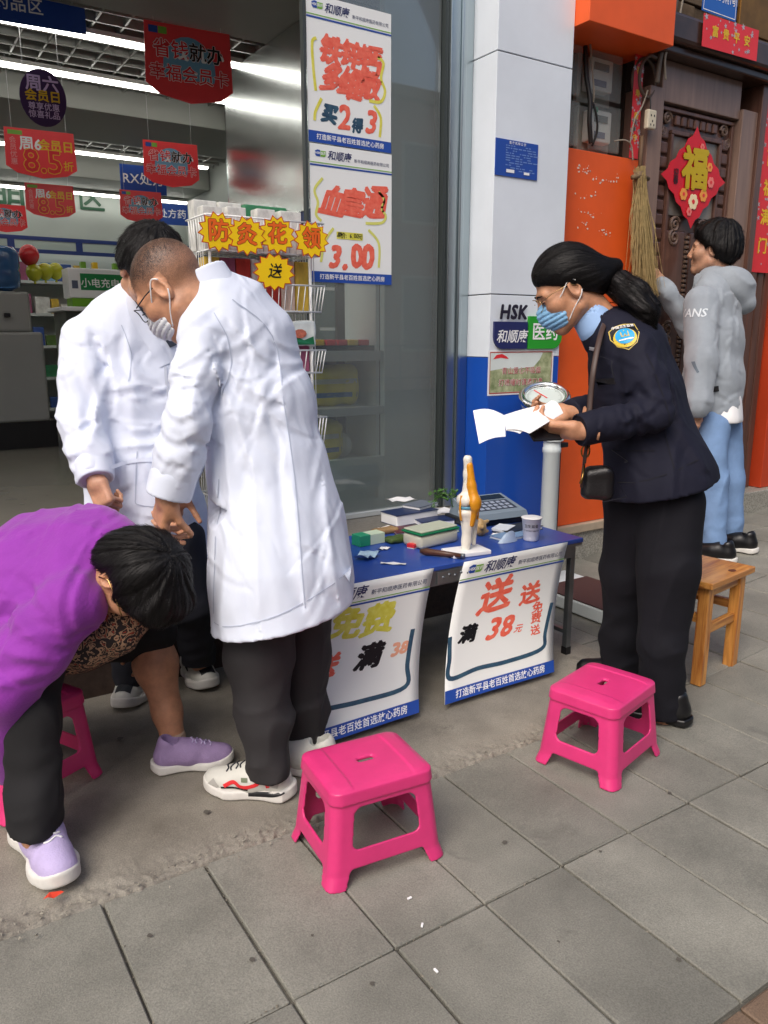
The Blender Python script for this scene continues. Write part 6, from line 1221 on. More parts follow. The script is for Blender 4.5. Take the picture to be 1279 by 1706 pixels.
# ------------------------------------------------------------------ bending man in the white coat, in front
def person(label, loc): return thing('person', label, 'person', loc)
fd = (-RT * 0.80 + FWH * 0.60).normalized(); wd = (RT * 0.60 + FWH * 0.80).normalized()
p2 = person('man in a white coat bending over, his back to the wire rack', tuple(G(440, 1330)))
st = [(D(352, 497, 2.14), 0.085, 0.07, wd), (D(373, 523, 2.16), 0.150, 0.092, wd), (D(402, 572, 2.19), 0.185, 0.108, wd), (D(430, 680, 2.21), 0.182, 0.128, wd), (D(449, 790, 2.22), 0.180, 0.142, wd), (D(462, 880, 2.22), 0.195, 0.168, wd), (D(468, 960, 2.21), 0.202, 0.182, wd), (D(470, 1085, 2.21), 0.208, 0.196, wd)]
SH, EL, WR = D(338, 560, 2.05), D(314, 702, 1.99), D(285, 806, 2.02)
SH2, EL2, WR2 = D(440, 560, 2.36), D(340, 690, 2.42), D(296, 800, 2.36)
arm = [(SH, 0.062), (SH.lerp(EL, 0.5), 0.061), (EL, 0.058), (EL.lerp(WR, 0.55), 0.057), (WR + (WR - EL).normalized() * 0.05, 0.054)]
arm2 = [(SH2, 0.075), (EL2, 0.066), (WR2, 0.055)]
pit = D(362, 606, 2.02)
CR2 = [([D(366, 590, 2.05), D(400, 575, 2.1), D(440, 548, 2.15)], 0.008, 0.016), ([D(368, 606, 2.05), D(415, 640, 2.1), D(470, 668, 2.15)], 0.010, 0.018), ([D(366, 615, 2.05), D(400, 690, 2.1), D(428, 790, 2.1)], 0.011, 0.020), ([D(372, 640, 2.05), D(385, 740, 2.1), D(392, 860, 2.1)], 0.010, 0.018),
       ([D(470, 600, 2.2), D(490, 720, 2.2), D(505, 850, 2.2), D(515, 970, 2.2)], 0.009, 0.022), ([D(430, 760, 2.15), D(440, 880, 2.15), D(446, 1020, 2.15)], 0.009, 0.020), ([D(540, 800, 2.2), D(556, 900, 2.2), D(566, 980, 2.2)], 0.008, 0.018), ([D(385, 850, 2.1), D(382, 950, 2.1), D(372, 1050, 2.1)], 0.010, 0.018), ([D(410, 560, 2.1), D(450, 600, 2.1), D(500, 610, 2.1)], 0.006, 0.018),
       ([D(278, 668, 2.0), D(315, 690, 2.0), D(350, 668, 2.0)], 0.006, 0.012), ([D(272, 705, 2.0), D(305, 728, 2.0), D(345, 712, 2.0)], 0.006, 0.012), ([D(280, 640, 2.0), D(300, 610, 2.0), D(345, 585, 2.0)], 0.008, 0.014), ([D(264, 745, 2.0), D(300, 765, 2.0), D(338, 742, 2.0)], 0.005, 0.010), ([D(335, 620, 2.0), D(330, 680, 2.0), D(345, 740, 2.0)], 0.007, 0.014), ([D(296, 570, 2.05), D(320, 540, 2.05), D(360, 520, 2.1)], 0.006, 0.016)]
CR2 += random_creases(3, (375, 555, 560, 985), 2.15, 84, 20, 26, (70, 190), (0.0016, 0.0042), (0.006, 0.012)) + random_creases(4, (275, 350, 585, 790), 2.0, 25, 35, 18, (30, 75), (0.002, 0.004), (0.005, 0.009)) + random_creases(5, (360, 440, 560, 700), 2.1, 45, 30, 10, (40, 110), (0.002, 0.0045), (0.006, 0.010))
def disp2(P):
    d = -0.0045 * folds(P, (0.1, 0.1, 1), 10, 0.22, 3) * np.clip((1.05 - P[:, 2]) / 0.5, 0.25, 1.3) + crease(P, CR2)
    d += -0.004 * folds(P, (EL - SH).cross(FWH) + UPV * 0.35, 20, 0.3, 5) * seg_w(P, SH, WR, 0.085)
    d += -0.003 * folds(P, RT * 0.5 - UPV, 12, 0.3, 12) + 0.003 * noise(P * 9)
    return d
wr_dir = (WR - EL).normalized(); cuff = WR + wr_dir * 0.030
hemn = (UPV * 1.0 + RT * -0.02 + FWH * 0.0).normalized(); hem_p = D(470, 1020, 2.2)
HL, HR = D(345, 1062, 2.1), D(590, 985, 2.3); hx = (HR - HL).normalized(); hemn = hx.cross(FWH).normalized(); hemn = hemn if hemn.z > 0 else -hemn
hem_front = HL; hemn = (hemn + FWH * 0.0).normalized()
c2 = clothes([('loft', st), ('limb', arm), ('limb', arm2)], 0.05, 0.0058, disp2, [lambda P: np.where(vlen(P - np.array(tuple(WR), np.float32)) < 0.16, -((P - np.array(tuple(cuff), np.float32)) @ np.array(tuple(wr_dir), np.float32)), 1.0), lambda P: np.minimum(1, plane_below(HL + Vector((0, 0, 0.0)), hemn)(P))], 0.022)
coat2 = part('coat', c2, M_coat, p2, True); M_seam = mat('coat_stitching', srgb(182, 190, 208), 0.85)
for pts in ([D(352, 520, 2.0), D(374, 560, 2.0), D(380, 610, 2.0), D(366, 660, 2.0)], [D(392, 500, 2.1), D(452, 560, 2.1), D(478, 700, 2.1), D(500, 850, 2.1), D(512, 1000, 2.1)], [D(362, 800, 2.05), D(356, 900, 2.05), D(351, 1030, 2.05)], [D(352, 1044, 2.05), D(420, 1030, 2.05), D(500, 1004, 2.05), D(582, 968, 2.05)]): part('seam', ribbon_on(c2, pts, 0.0026, -FWH, 0.0026), M_seam, coat2, True)
# cuff seam, collar, armhole seam
cf = Field(*box_of([cuff - wr_dir * 0.06, cuff + wr_dir * 0.03], 0.09), 0.0045); cf.cone(cuff - wr_dir * 0.048, cuff + wr_dir * 0.004, 0.0600, 0.0585); cf.d += (0.0025 * folds(cf.P, wr_dir, 22, 0.2, 4)).astype(np.float32); cf.keep((cf.P - np.array(tuple(cuff), np.float32)) @ np.array(tuple(wr_dir), np.float32) - 0.004, 0.003); cf.cut(cone(cf.P, cuff - wr_dir * 0.02, cuff + wr_dir * 0.05, 0.048, 0.052)); part('cuff', cf.mesh(), M_coat, coat2, True)
n0, n1 = D(358, 500, 2.14), D(337, 462, 2.13)
cf = Field(*box_of([n0, n1], 0.13), 0.0045); cf.add(loft(cf.P, [(n0, 0.083, 0.080, wd), (n1, 0.073, 0.074, wd)])); ax_ = np.array(tuple((n1 - n0).normalized()), np.float32); cf.cut(loft(cf.P, [(n0, 0.068, 0.066, wd), (n1 + (n1 - n0), 0.062, 0.064, wd)])); cf.keep((cf.P - np.array(tuple(n1), np.float32)) @ ax_ - 0.012, 0.006); cf.keep(-((cf.P - np.array(tuple(n0), np.float32)) @ ax_) - 0.02); part('collar', cf.mesh(), M_coat, coat2, True)
# head
hf = (-RT * 0.66 + FWH * 0.20 - UPV * 0.62).normalized(); hu = (-RT * 0.62 + UPV * 0.72 + FWH * 0.05); hx_, hy_, hz_ = frame3(hf, hu); HM = mat4(D(286, 480, 2.10), hx_, hy_, hz_, 1.0)
lk, ra_ = D(405, 1270, 2.26), D(480, 1245, 2.36)
leg_l = [(D(440, 930, 2.18), 0.105), (D(432, 1090, 2.20), 0.090), (D(440, 1200, 2.22), 0.074), (D(450, 1306, 2.235), 0.060)]; leg_r = [(D(500, 930, 2.28), 0.10), (D(500, 1090, 2.36), 0.082), (D(503, 1180, 2.40), 0.074), (D(505, 1262, 2.44), 0.062)]
def disp_tr(P, s): return -0.006 * folds(P, UPV + RT * 0.2, 12, 0.3, s) - 0.006 * folds(P, RT + UPV * 0.3, 14, 0.4, s + 4) * np.clip((0.55 - P[:, 2]) / 0.3, 0.2, 1)
tr = clothes([('limb', leg_l), ('limb', leg_r)], 0.04, 0.0075, lambda P: disp_tr(P, 2), [hem(D(450, 1290, 2.235), -UPV + RT * 0.1, 0.14), hem(D(505, 1262, 2.44), -UPV, 0.12)], 0.01); part('trousers', tr, mat('charcoal_trousers', srgb(42, 40, 42), 0.8, var=0.12, vs=8, bump=0.12, bs=18), p2, True)
hnd = hand((28, 40, 25), 5, (0.55, 0.75, -0.5), 20, 6)
HN = hand_at(hnd, WR + wr_dir * 0.035, (-RT * 0.35 - UPV * 0.85 + FWH * 0.25), (-FWH * 0.55 - RT * 0.75), True, 0.95); HN2 = hand_at(hnd, WR2 + Vector((0, 0, -0.03)), (-RT * 0.3 - UPV * 0.9), (-RT * 0.8 + FWH * 0.4), False, 0.95)
core = Field(*box_of([D(355, 497, 2.14), D(470, 930, 2.22), WR, WR2, D(437, 1290, 2.23), D(505, 1260, 2.44)], 0.14), 0.014)
for (a, ra), (b, rb_) in zip(leg_l[:-1], leg_l[1:]): core.cone(a, b, ra * 0.6, rb_ * 0.5, 0.02)
for (a, ra), (b, rb_) in zip(leg_r[:-1], leg_r[1:]): core.cone(a, b, ra * 0.7, rb_ * 0.65, 0.02)
core.add(loft(core.P, [(s[0], s[1] * 0.75, s[2] * 0.75, s[3]) for s in st[:6]], 0.05), 0.03)
for A in ((SH, EL, WR), (SH2, EL2, WR2)): core.cone(A[0], A[1], 0.045, 0.04, 0.03); core.cone(A[1], A[2], 0.04, 0.028, 0.02)
bd2 = part('body', join(moved(HEAD, HM), HN, HN2, core.mesh()), scalp_skin('skin_cropped_head', M_skin2), p2, True)
HV = np.array(HEAD.v, np.float32); hx0, hy0, hz0 = HV[:, 0], HV[:, 1], HV[:, 2]; ln_ = np.where(hy0 > 0.0, -0.03 + 0.092 * np.clip(hy0 / 0.085, 0, 1) ** 0.7, -0.075 + 0.045 * np.clip((hy0 + 0.09) / 0.09, 0, 1)) + 0.006 * noise(HV * 60)
sc_v = np.clip((hz0 - ln_) / 0.055, 0, 1) ** 0.8 * np.clip(0.58 + (hz0 - 0.01) / 0.12, 0.58, 1.0); sc_v[np.abs(hx0) > 0.080] = 0; sc_v[(np.abs(hx0) > 0.070) & (np.abs(hy0 + 0.008) < 0.026) & (hz0 < 0.03)] = 0
at_ = bd2.data.attributes.new('scalp', 'FLOAT', 'POINT'); at_.data.foreach_set('value', np.concatenate([sc_v, np.zeros(len(bd2.data.vertices) - len(sc_v))]).astype(np.float32))
hr = moved(hair_short(-0.0004, 0.060, -0.03, -0.07, 0.0, 2.0), HM); HI = HM.inverted(); hair_strands(hr, whorl(HM), 26000, 0.006, 0.0006, 0.0016, M_fuzz, p2, 2, 0.5, lambda p: min(1.0, max(0.0, ((HI @ p).z - 0.04) / 0.07)), 2)
gl = MB(); gl.tube([HM @ Vector(v) for v in ((-0.081, -0.004, 0.012), (-0.080, 0.04, 0.014), (-0.070, 0.085, 0.013))], 0.0017, 6); gl.tube([HM @ Vector((-0.036 + 0.026 * math.cos(a), 0.108 - 0.012 * math.cos(a) ** 2, 0.002 + 0.021 * math.sin(a))) for a in [6.283 * k / 20 for k in range(21)]], 0.0015, 6); gl.tube([HM @ Vector((0.036 + 0.026 * math.cos(a), 0.108 - 0.012 * math.cos(a) ** 2, 0.002 + 0.021 * math.sin(a))) for a in [6.283 * k / 20 for k in range(21)]], 0.0015, 6); gl.tube([HM @ Vector(v) for v in ((-0.012, 0.112, 0.008), (0.012, 0.112, 0.008))], 0.0015, 6)
part('glasses', gl, mat('dark_frames', srgb(40, 44, 50), 0.3, metal=0.6), p2, True)
def mask(HMx, person_, col, strings=True):
    f = Field((-0.085, 0.02, -0.14), (0.085, 0.15, 0.01), 0.003); P = f.P
    d = ell(P, (0, 0.040, -0.055), (0.064, 0.076, 0.062)); d = smin(d, ell(P, (0, 0.10, -0.04), (0.018, 0.024, 0.03)), 0.03)
    dd = np.abs(d) - 0.0022 + 0.0012 * np.sin(P[..., 2] * 420 + 1.5 * np.sin(P[..., 0] * 20)); f.d = dd.astype(np.float32); f.keep(0.042 - P[..., 1] - 0.25 * (P[..., 2] + 0.05), 0.004); f.keep(P[..., 2] + 0.012 - 0.12 * np.abs(P[..., 0]) * -1.5 - 0.016, 0.004); f.keep(-P[..., 2] - 0.112, 0.004); m = part('mask', moved(f.mesh(), HMx), col, person_, True)
    if strings:
        for sd in (-1, 1):
            s_ = MB(); s_.tube([HMx @ Vector(v) for v in smoothpts([(sd * 0.060, 0.055, -0.018), (sd * 0.078, 0.03, 0.0), (sd * 0.086, -0.005, 0.026), (sd * 0.088, -0.022, 0.014)], 4)], 0.0019, 6); s_.tube([HMx @ Vector(v) for v in smoothpts([(sd * 0.060, 0.048, -0.085), (sd * 0.074, 0.02, -0.06), (sd * 0.088, -0.014, -0.036), (sd * 0.089, -0.026, -0.02)], 4)], 0.0019, 6)
            part('ear_loop', s_, M_pwhite, m, True)
    return m
M_mask = mat('blue_mask', srgb(138, 190, 230), 0.65, var=0.06, vs=20); M_maskw = mat('white_mask', srgb(222, 226, 230), 0.65)
mask(HM, p2, M_maskw)
M_sw = mat('shoe_white', srgb(206, 206, 198), 0.5, var=0.06, vs=20, bump=0.1, bs=200); M_sole = mat('sole_white', srgb(214, 212, 206), 0.55, var=0.08, vs=30); M_lace = mat('lace_dark', srgb(44, 46, 54), 0.6)
tip, heel = G(338, 1322), G(492, 1332); tv = (tip - heel); b0 = heel + tv * 0.46; b0.z = 0.014
s2, A2, SM = shoe(p2, b0, tv.normalized(), (M_sw, M_sole), tv.length / 0.29, 0, 0.007, M_lace)
sd = SM.to_3x3() @ Vector((-1, 0, 0)); sd = sd if sd.dot(FWH) < 0 else -sd; sp = lambda y, z: SM @ Vector((0, y, z))
for nm, pts, w_, m in (('red_stripe', [sp(0.075, 0.042), sp(0.045, 0.058), sp(0.02, 0.046), sp(-0.02, 0.054), sp(-0.05, 0.072), sp(-0.062, 0.048)], 0.011, M_pred), ('black_stripe', [sp(0.085, 0.036), sp(0.05, 0.040), sp(0.0, 0.038)], 0.006, M_black), ('silver_patch', [sp(0.02, 0.068), sp(0.0, 0.070)], 0.012, mat('shoe_olive', srgb(110, 120, 96), 0.4)), ('heel_patch', [sp(-0.075, 0.05), sp(-0.085, 0.085)], 0.03, mat('shoe_grey', srgb(170, 168, 162), 0.6)), ('toe_cap', [sp(0.10, 0.03), sp(0.12, 0.05)], 0.025, MATS['shoe_grey'])): part(nm, ribbon_on(A2, pts, w_, sd), m, s2, True)
so = [c for c in s2.children if c.name.startswith('sole')][0]
sb_ = MB().add(*(lambda m: (m.v, m.f))(moved(shoe_meshes(chunky=0.007)[1], SM))); part('sole_insert', ribbon_on(sb_, [sp(0.0, 0.022), sp(-0.04, 0.024), sp(-0.08, 0.030), sp(-0.11, 0.040)], 0.014, sd, 0.001), M_black, s2, True)
b1 = G(500, 1300); b1.z = 0.014; shoe(p2, b1 + Vector((0.02, 0.03, 0)), (-RT * 0.7 + FWH * 0.2), (M_sw, M_sole), 1.0, 0, 0.007)
# ------------------------------------------------------------------ man in the white coat behind him
fd = (-FWH * 0.80 + RT * 0.60).normalized(); wd = (-RT * 0.80 - FWH * 0.60).normalized()
p1 = person('man in a white coat standing behind, facing the street, head bowed', tuple(G(270, 1165)))
st = [(D(243, 500, 2.70), 0.085, 0.075, wd), (D(236, 528, 2.71), 0.15, 0.09, wd), (D(228, 566, 2.72), 0.205, 0.12, wd), (D(226, 660, 2.72), 0.19, 0.138, wd), (D(232, 770, 2.73), 0.188, 0.15, wd), (D(244, 860, 2.74), 0.195, 0.16, wd), (D(256, 985, 2.75), 0.205, 0.175, wd)]
SH, EL, WR = D(140, 566, 2.60), D(136, 702, 2.54), D(158, 792, 2.46); SH2, EL2, WR2 = D(310, 560, 2.80), D(335, 700, 2.74), D(292, 815, 2.55)
arm = [(SH, 0.072), (SH.lerp(EL, 0.5), 0.072), (EL, 0.069), (EL.lerp(WR, 0.6), 0.062), (WR + (WR - EL).normalized() * 0.04, 0.052)]; arm2 = [(SH2, 0.078), (EL2, 0.072), (WR2, 0.052)]
pit1 = D(188, 620, 2.58)
CR1 = [([D(190, 610, 2.6), D(182, 680, 2.6), D(178, 780, 2.6)], 0.014, 0.018), ([D(150, 590, 2.6), D(175, 650, 2.6), D(184, 720, 2.6)], 0.010, 0.016), ([D(125, 600, 2.6), D(145, 660, 2.6), D(170, 700, 2.6)], 0.009, 0.016), ([D(105, 740, 2.55), D(140, 750, 2.55), D(172, 735, 2.55)], 0.010, 0.014), ([D(110, 700, 2.55), D(135, 712, 2.55), D(170, 690, 2.55)], 0.009, 0.014), ([D(118, 775, 2.5), D(145, 778, 2.5), D(175, 765, 2.5)], 0.007, 0.011),
       ([D(195, 650, 2.6), D(235, 640, 2.6), D(275, 655, 2.6)], 0.010, 0.018), ([D(200, 700, 2.6), D(240, 715, 2.6), D(280, 700, 2.6)], 0.010, 0.020), ([D(205, 745, 2.6), D(240, 738, 2.6), D(285, 748, 2.6)], 0.008, 0.016), ([D(215, 560, 2.6), D(225, 610, 2.6), D(262, 640, 2.6)], 0.009, 0.018), ([D(310, 830, 2.65), D(318, 880, 2.65), D(322, 935, 2.65)], 0.010, 0.016), ([D(205, 800, 2.6), D(215, 860, 2.6), D(218, 930, 2.6)], 0.009, 0.018), ([D(170, 560, 2.6), D(190, 590, 2.6), D(200, 640, 2.6)], 0.009, 0.014)]
CR1 += random_creases(6, (190, 330, 570, 900), 2.6, 70, 35, 26, (40, 120), (0.003, 0.006), (0.007, 0.012)) + random_creases(7, (105, 180, 560, 790), 2.55, 60, 40, 18, (30, 80), (0.003, 0.006), (0.007, 0.011))
def disp1(P):
    d = -0.0045 * folds(P, (0.1, 0.1, 1), 12, 0.22, 13) + crease(P, CR1)
    d += -0.004 * folds(P, (EL - SH).cross(FWH) + UPV * 0.4, 20, 0.3, 15) * seg_w(P, SH, WR, 0.085) - 0.004 * folds(P, RT * 0.6 - UPV, 11, 0.3, 32); return d
wr_dir = (WR - EL).normalized(); cuff = WR + wr_dir * 0.015
c1 = clothes([('loft', st), ('limb', arm), ('limb', arm2)], 0.05, 0.0075, disp1, [lambda P: np.where(vlen(P - np.array(tuple(WR), np.float32)) < 0.14, -((P - np.array(tuple(cuff), np.float32)) @ np.array(tuple(wr_dir), np.float32)), 1.0), plane_below(D(256, 935, 2.75), UPV)], 0.022)
coat1 = part('coat', c1, M_coat, p1, True)
for pts in ([D(172, 540, 2.4), D(188, 590, 2.4), D(186, 640, 2.4)], [D(200, 765, 2.4), D(198, 840, 2.4), D(205, 860, 2.4), D(258, 858, 2.4), D(262, 772, 2.4)]): part('seam', ribbon_on(c1, pts, 0.003, -FWH, 0.0026), M_seam, coat1, True)
for px in ((268, 660), (275, 740), (283, 820)): part('button', ribbon_on(c1, [D(px[0] - 3, px[1], 2.4), D(px[0] + 3, px[1], 2.4)], 0.012, -FWH, 0.006), M_seam, coat1, True)

def lapel(pts, w_): return ribbon_on(c1, pts, w_, -FWH, 0.004)
part('lapel', lapel([D(212, 492, 2.55), D(222, 530, 2.55), D(250, 585, 2.55), D(262, 610, 2.55)], 0.035), M_coat, coat1, True); part('button_placket', lapel([D(262, 612, 2.55), D(272, 700, 2.55), D(282, 800, 2.55), D(290, 930, 2.55)], 0.008), mat('coat_seam', srgb(196, 202, 216), 0.8), coat1, True)
part('pocket', lapel([D(196, 772, 2.55), D(232, 768, 2.55), D(262, 771, 2.55)], 0.012), M_coat, coat1, True)
part('shirt_collar', ribbon_on(c1, [D(208, 488, 2.5), D(228, 520, 2.5), D(252, 552, 2.5), D(266, 578, 2.5)], 0.02, -FWH, 0.008), mat('dark_shirt', srgb(56, 62, 74), 0.7), p1, True)
cf = Field(*box_of([cuff - wr_dir * 0.06, cuff + wr_dir * 0.03], 0.09), 0.0045); cf.cone(cuff - wr_dir * 0.05, cuff + wr_dir * 0.004, 0.061, 0.055); cf.keep((cf.P - np.array(tuple(cuff), np.float32)) @ np.array(tuple(wr_dir), np.float32) - 0.004, 0.003); cf.cut(cone(cf.P, cuff - wr_dir * 0.02, cuff + wr_dir * 0.05, 0.042, 0.046)); part('cuff', cf.mesh(), M_coat, coat1, True)
hx_, hy_, hz_ = frame3((-FWH * 0.55 + RT * 0.35 - UPV * 0.75), (-FWH * 0.45 + RT * 0.35 + UPV * 0.8)); HM = mat4(D(252, 452, 2.60), hx_, hy_, hz_, 1.08)
leg_l = [(D(292, 900, 2.72), 0.10), (D(320, 1010, 2.78), 0.072), (D(332, 1104, 2.93), 0.056)]; leg_r = [(D(222, 900, 2.74), 0.10), (D(216, 1020, 2.76), 0.072), (D(217, 1136, 2.84), 0.056)]
tr = clothes([('limb', leg_l), ('limb', leg_r)], 0.04, 0.009, lambda P: disp_tr(P, 22), [hem(leg_l[-1][0], -UPV), hem(leg_r[-1][0], -UPV)], 0.01); part('trousers', tr, mat('navy_trousers', srgb(30, 32, 42), 0.8, var=0.12, vs=8, bump=0.12, bs=18), p1, True)
fist = hand((70, 85, 50), 1, (0.35, 0.7, -0.7), 40); HN = hand_at(fist, WR + wr_dir * 0.02, (RT * 0.35 - UPV * 0.8 - FWH * 0.3), (-FWH * 0.8 - RT * 0.3), False, 0.95); HN2 = hand_at(hnd, WR2, (-UPV * 0.8 - FWH * 0.4), (RT * 0.6 - FWH * 0.3), True, 0.95)
core = Field(*box_of([st[0][0], D(250, 930, 2.7), WR, WR2, leg_l[-1][0], leg_r[-1][0]], 0.13), 0.015)
for L in (leg_l, leg_r):
    for (a, ra), (b, rb_) in zip(L[:-1], L[1:]): core.cone(a, b, ra * 0.7, rb_ * 0.65, 0.02)
core.add(loft(core.P, [(s[0], s[1] * 0.72, s[2] * 0.72, s[3]) for s in st[:6]], 0.05), 0.03)
for A in ((SH, EL, WR), (SH2, EL2, WR2)): core.cone(A[0], A[1], 0.045, 0.04, 0.03); core.cone(A[1], A[2], 0.04, 0.026, 0.02)
part('body', join(moved(HEAD, HM), HN, HN2, core.mesh()), M_skin, p1, True); hr = moved(hair_short(0.022, 0.045, -0.03, -0.07, 0.004, 3.0), HM); part('hair', hr, M_hair, p1, True); hair_strands(hr, whorl(HM), 2200, 0.045, 0.0022, 0.006, M_lock, p1, 3)
M_sd = mat('shoe_black_mesh', srgb(34, 38, 44), 0.6, bump=0.2, bs=300)
for pa, dv in (((213, 1183), (-FWH * 0.9 + RT * 0.05)), ((348, 1152), (-FWH * 0.8 + RT * 0.55))):
    q = G(*pa); q.z = 0.014; sh, A_, M_ = shoe(p1, q + Vector(dv) * -0.13, dv, (M_sw, M_sole), 1.1, 0, 0.008, M_sd); sp = lambda x, y, z: M_ @ Vector((x, y, z)); upd = M_.to_3x3() @ Vector((0, 0.3, 1)); part('dark_panel', ribbon_on(A_, [sp(0.005, 0.130, 0.05), sp(0.004, 0.10, 0.06), sp(0.002, 0.072, 0.07)], 0.055, upd, 0.002), M_sd, sh, True); part('dark_panel', ribbon_on(A_, [sp(-0.040, 0.05, 0.05), sp(-0.036, 0.0, 0.06), sp(-0.036, -0.05, 0.07)], 0.014, upd, 0.002), M_sd, sh, True); part('dark_panel', ribbon_on(A_, [sp(0.044, 0.05, 0.05), sp(0.038, 0.0, 0.06), sp(0.036, -0.05, 0.07)], 0.014, upd, 0.002), M_sd, sh, True)
# ------------------------------------------------------------------ seated woman in purple, doubled over
p3 = person('woman in a purple top sitting on a pink stool, doubled over', tuple(G(60, 1330)))
M_purp = mat('purple_knit', srgb(140, 44, 160), 0.8, var=0.08, vs=8, bump=0.15, bs=120, sheen=0.2); crumple(M_purp, 7.0, 0.3); wd = (-FWH * 0.82 - UPV * 0.45 - RT * 0.1).normalized()
st = [(D(205, 925, 2.10), 0.075, 0.07, wd), (D(180, 928, 2.10), 0.125, 0.09, wd), (D(140, 940, 2.10), 0.195, 0.118, wd), (D(60, 965, 2.14), 0.205, 0.15, wd), (D(-20, 1010, 2.20), 0.20, 0.165, wd), (D(-70, 1080, 2.26), 0.205, 0.17, wd)]
SH, EL, WR = D(118, 1010, 1.93), D(0, 1150, 1.90), D(20, 1270, 2.03); SH2, EL2, WR2 = D(170, 900, 2.28), D(215, 1000, 2.40), D(232, 1050, 2.50)
def disp3(P): return -0.006 * folds(P, RT * 1.0 - UPV * 0.4, 10, 0.25, 41) + crease(P, random_creases(8, (0, 190, 850, 1100), 2.0, 155, 30, 26, (40, 120), (0.003, 0.006), (0.007, 0.012)) + [([D(120, 1060, 1.95), D(80, 1000, 2.0), D(10, 960, 2.0)], 0.010, 0.020), ([D(118, 1070, 1.95), D(60, 1040, 2.0), D(0, 1030, 2.0)], 0.010, 0.020), ([D(100, 1090, 1.95), D(50, 1100, 1.95), D(0, 1110, 1.95)], 0.010, 0.018), ([D(150, 1040, 1.95), D(160, 980, 2.0), D(165, 900, 2.0)], 0.009, 0.014), ([D(135, 1050, 1.95), D(138, 980, 2.0), D(150, 880, 2.0)], 0.009, 0.014), ([D(20, 900, 2.1), D(80, 870, 2.1), D(150, 860, 2.1)], 0.006, 0.02)]) - 0.008 * folds(P, UPV + RT * 0.3, 16, 0.3, 44) * wgt(P, D(190, 960, 2.0), 0.10) + 0.003 * noise(P * 10)
c3 = clothes([('loft', st), ('limb', [(SH, 0.085), (SH.lerp(EL, 0.5), 0.082), (EL, 0.075), (WR, 0.055)]), ('limb', [(SH2, 0.075), (EL2, 0.055)])], 0.05, 0.0075, disp3, [], 0.03); top3 = part('top', c3, M_purp, p3, True)
n0, n1 = D(182, 938, 2.08), D(205, 935, 2.07); cf = Field(*box_of([n0, n1], 0.16), 0.005); cf.add(loft(cf.P, [(n0, 0.10, 0.088, wd), (n1, 0.085, 0.08, wd)]) + 0.003 * folds(cf.P, wd, 18, 0.3, 3)); cf.cut(loft(cf.P, [(n0 - (n1 - n0) * 2, 0.085, 0.075, wd), (n1 + (n1 - n0) * 2, 0.073, 0.068, wd)])); ax_ = np.array(tuple((n1 - n0).normalized()), np.float32); cf.keep((cf.P - np.array(tuple(n1), np.float32)) @ ax_ - 0.012, 0.006); cf.keep(-((cf.P - np.array(tuple(n0), np.float32)) @ ax_) - 0.035, 0.004); part('collar', cf.mesh(), M_purp, top3, True)
def pattern_mat():
    m = bpy.data.materials.new('patterned_blouse'); m.use_nodes = True; n = m.node_tree.nodes; l = m.node_tree.links; b = n['Principled BSDF']; b.inputs['Roughness'].default_value = 0.7; tc = n.new('ShaderNodeTexCoord'); nz = n.new('ShaderNodeTexNoise'); nz.inputs['Scale'].default_value = 38; nz.inputs['Detail'].default_value = 1.5; nz.inputs['Distortion'].default_value = 2.2; l.new(tc.outputs['Object'], nz.inputs[0])
    r = n.new('ShaderNodeValToRGB'); l.new(nz.outputs[0], r.inputs[0]); e = r.color_ramp.elements; e[0].position = 0.46; e[0].color = (*srgb(30, 22, 24), 1); e[1].position = 0.5; e[1].color = (*srgb(176, 142, 112), 1); x = r.color_ramp.elements.new(0.60); x.color = (*srgb(40, 26, 26), 1); r.color_ramp.interpolation = 'CONSTANT'; x2 = r.color_ramp.elements.new(0.66); x2.color = (*srgb(160, 60, 40), 1); l.new(r.outputs[0], b.inputs['Base Color']); return m
bl = clothes([('limb', [(D(236, 1012, 2.10), 0.055), (D(190, 1040, 2.08), 0.075), (D(140, 1062, 2.08), 0.080), (D(70, 1080, 2.12), 0.09)])], 0.03, 0.007, lambda P: -0.005 * folds(P, RT - UPV * 0.3, 14, 0.3, 3)); part('blouse', bl, pattern_mat(), p3, True)
hx_, hy_, hz_ = frame3((-UPV * 0.93 + RT * 0.20 - FWH * 0.1), (RT * 0.85 - UPV * 0.02 - FWH * 0.5)); HM = mat4(D(228, 958, 1.98), hx_, hy_, hz_, 1.02)
kn1, an1 = D(52, 1095, 1.98), D(58, 1392, 1.93); hp1 = D(-40, 1090, 2.14); hp2 = D(-10, 1080, 2.36); kn2 = D(248, 1048, 2.44); an2 = D(290, 1238, 2.44)
M_blk = mat('black_slacks', srgb(16, 15, 18), 0.85, var=0.15, vs=6, bump=0.1, bs=20)
tr = clothes([('limb', [(hp1, 0.090), (kn1 + Vector((0, 0, -0.02)), 0.072), (kn1.lerp(an1, 0.35), 0.068), (kn1.lerp(an1, 0.8), 0.058), (an1, 0.056)]), ('limb', [(hp2, 0.10), (hp2.lerp(kn2, 0.6), 0.092), (kn2, 0.082)])], 0.04, 0.0075, lambda P: disp_tr(P, 62) * 1.2, [hem(D(58, 1380, 1.93), -UPV - RT * 0.15, 0.14)], 0.015); part('trousers', tr, M_blk, p3, True)
core = Field(*box_of([kn2, an2], 0.10), 0.006); dl = (an2 - kn2); core.cone(kn2, kn2 + dl * 0.3, 0.056, 0.062).cone(kn2 + dl * 0.3, kn2 + dl * 0.72, 0.062, 0.042, 0.03).cone(kn2 + dl * 0.72, an2, 0.042, 0.036, 0.03).ell(kn2 + dl * 0.3 - RT * 0.02, (0.045, 0.045, 0.08), None, 0.03)
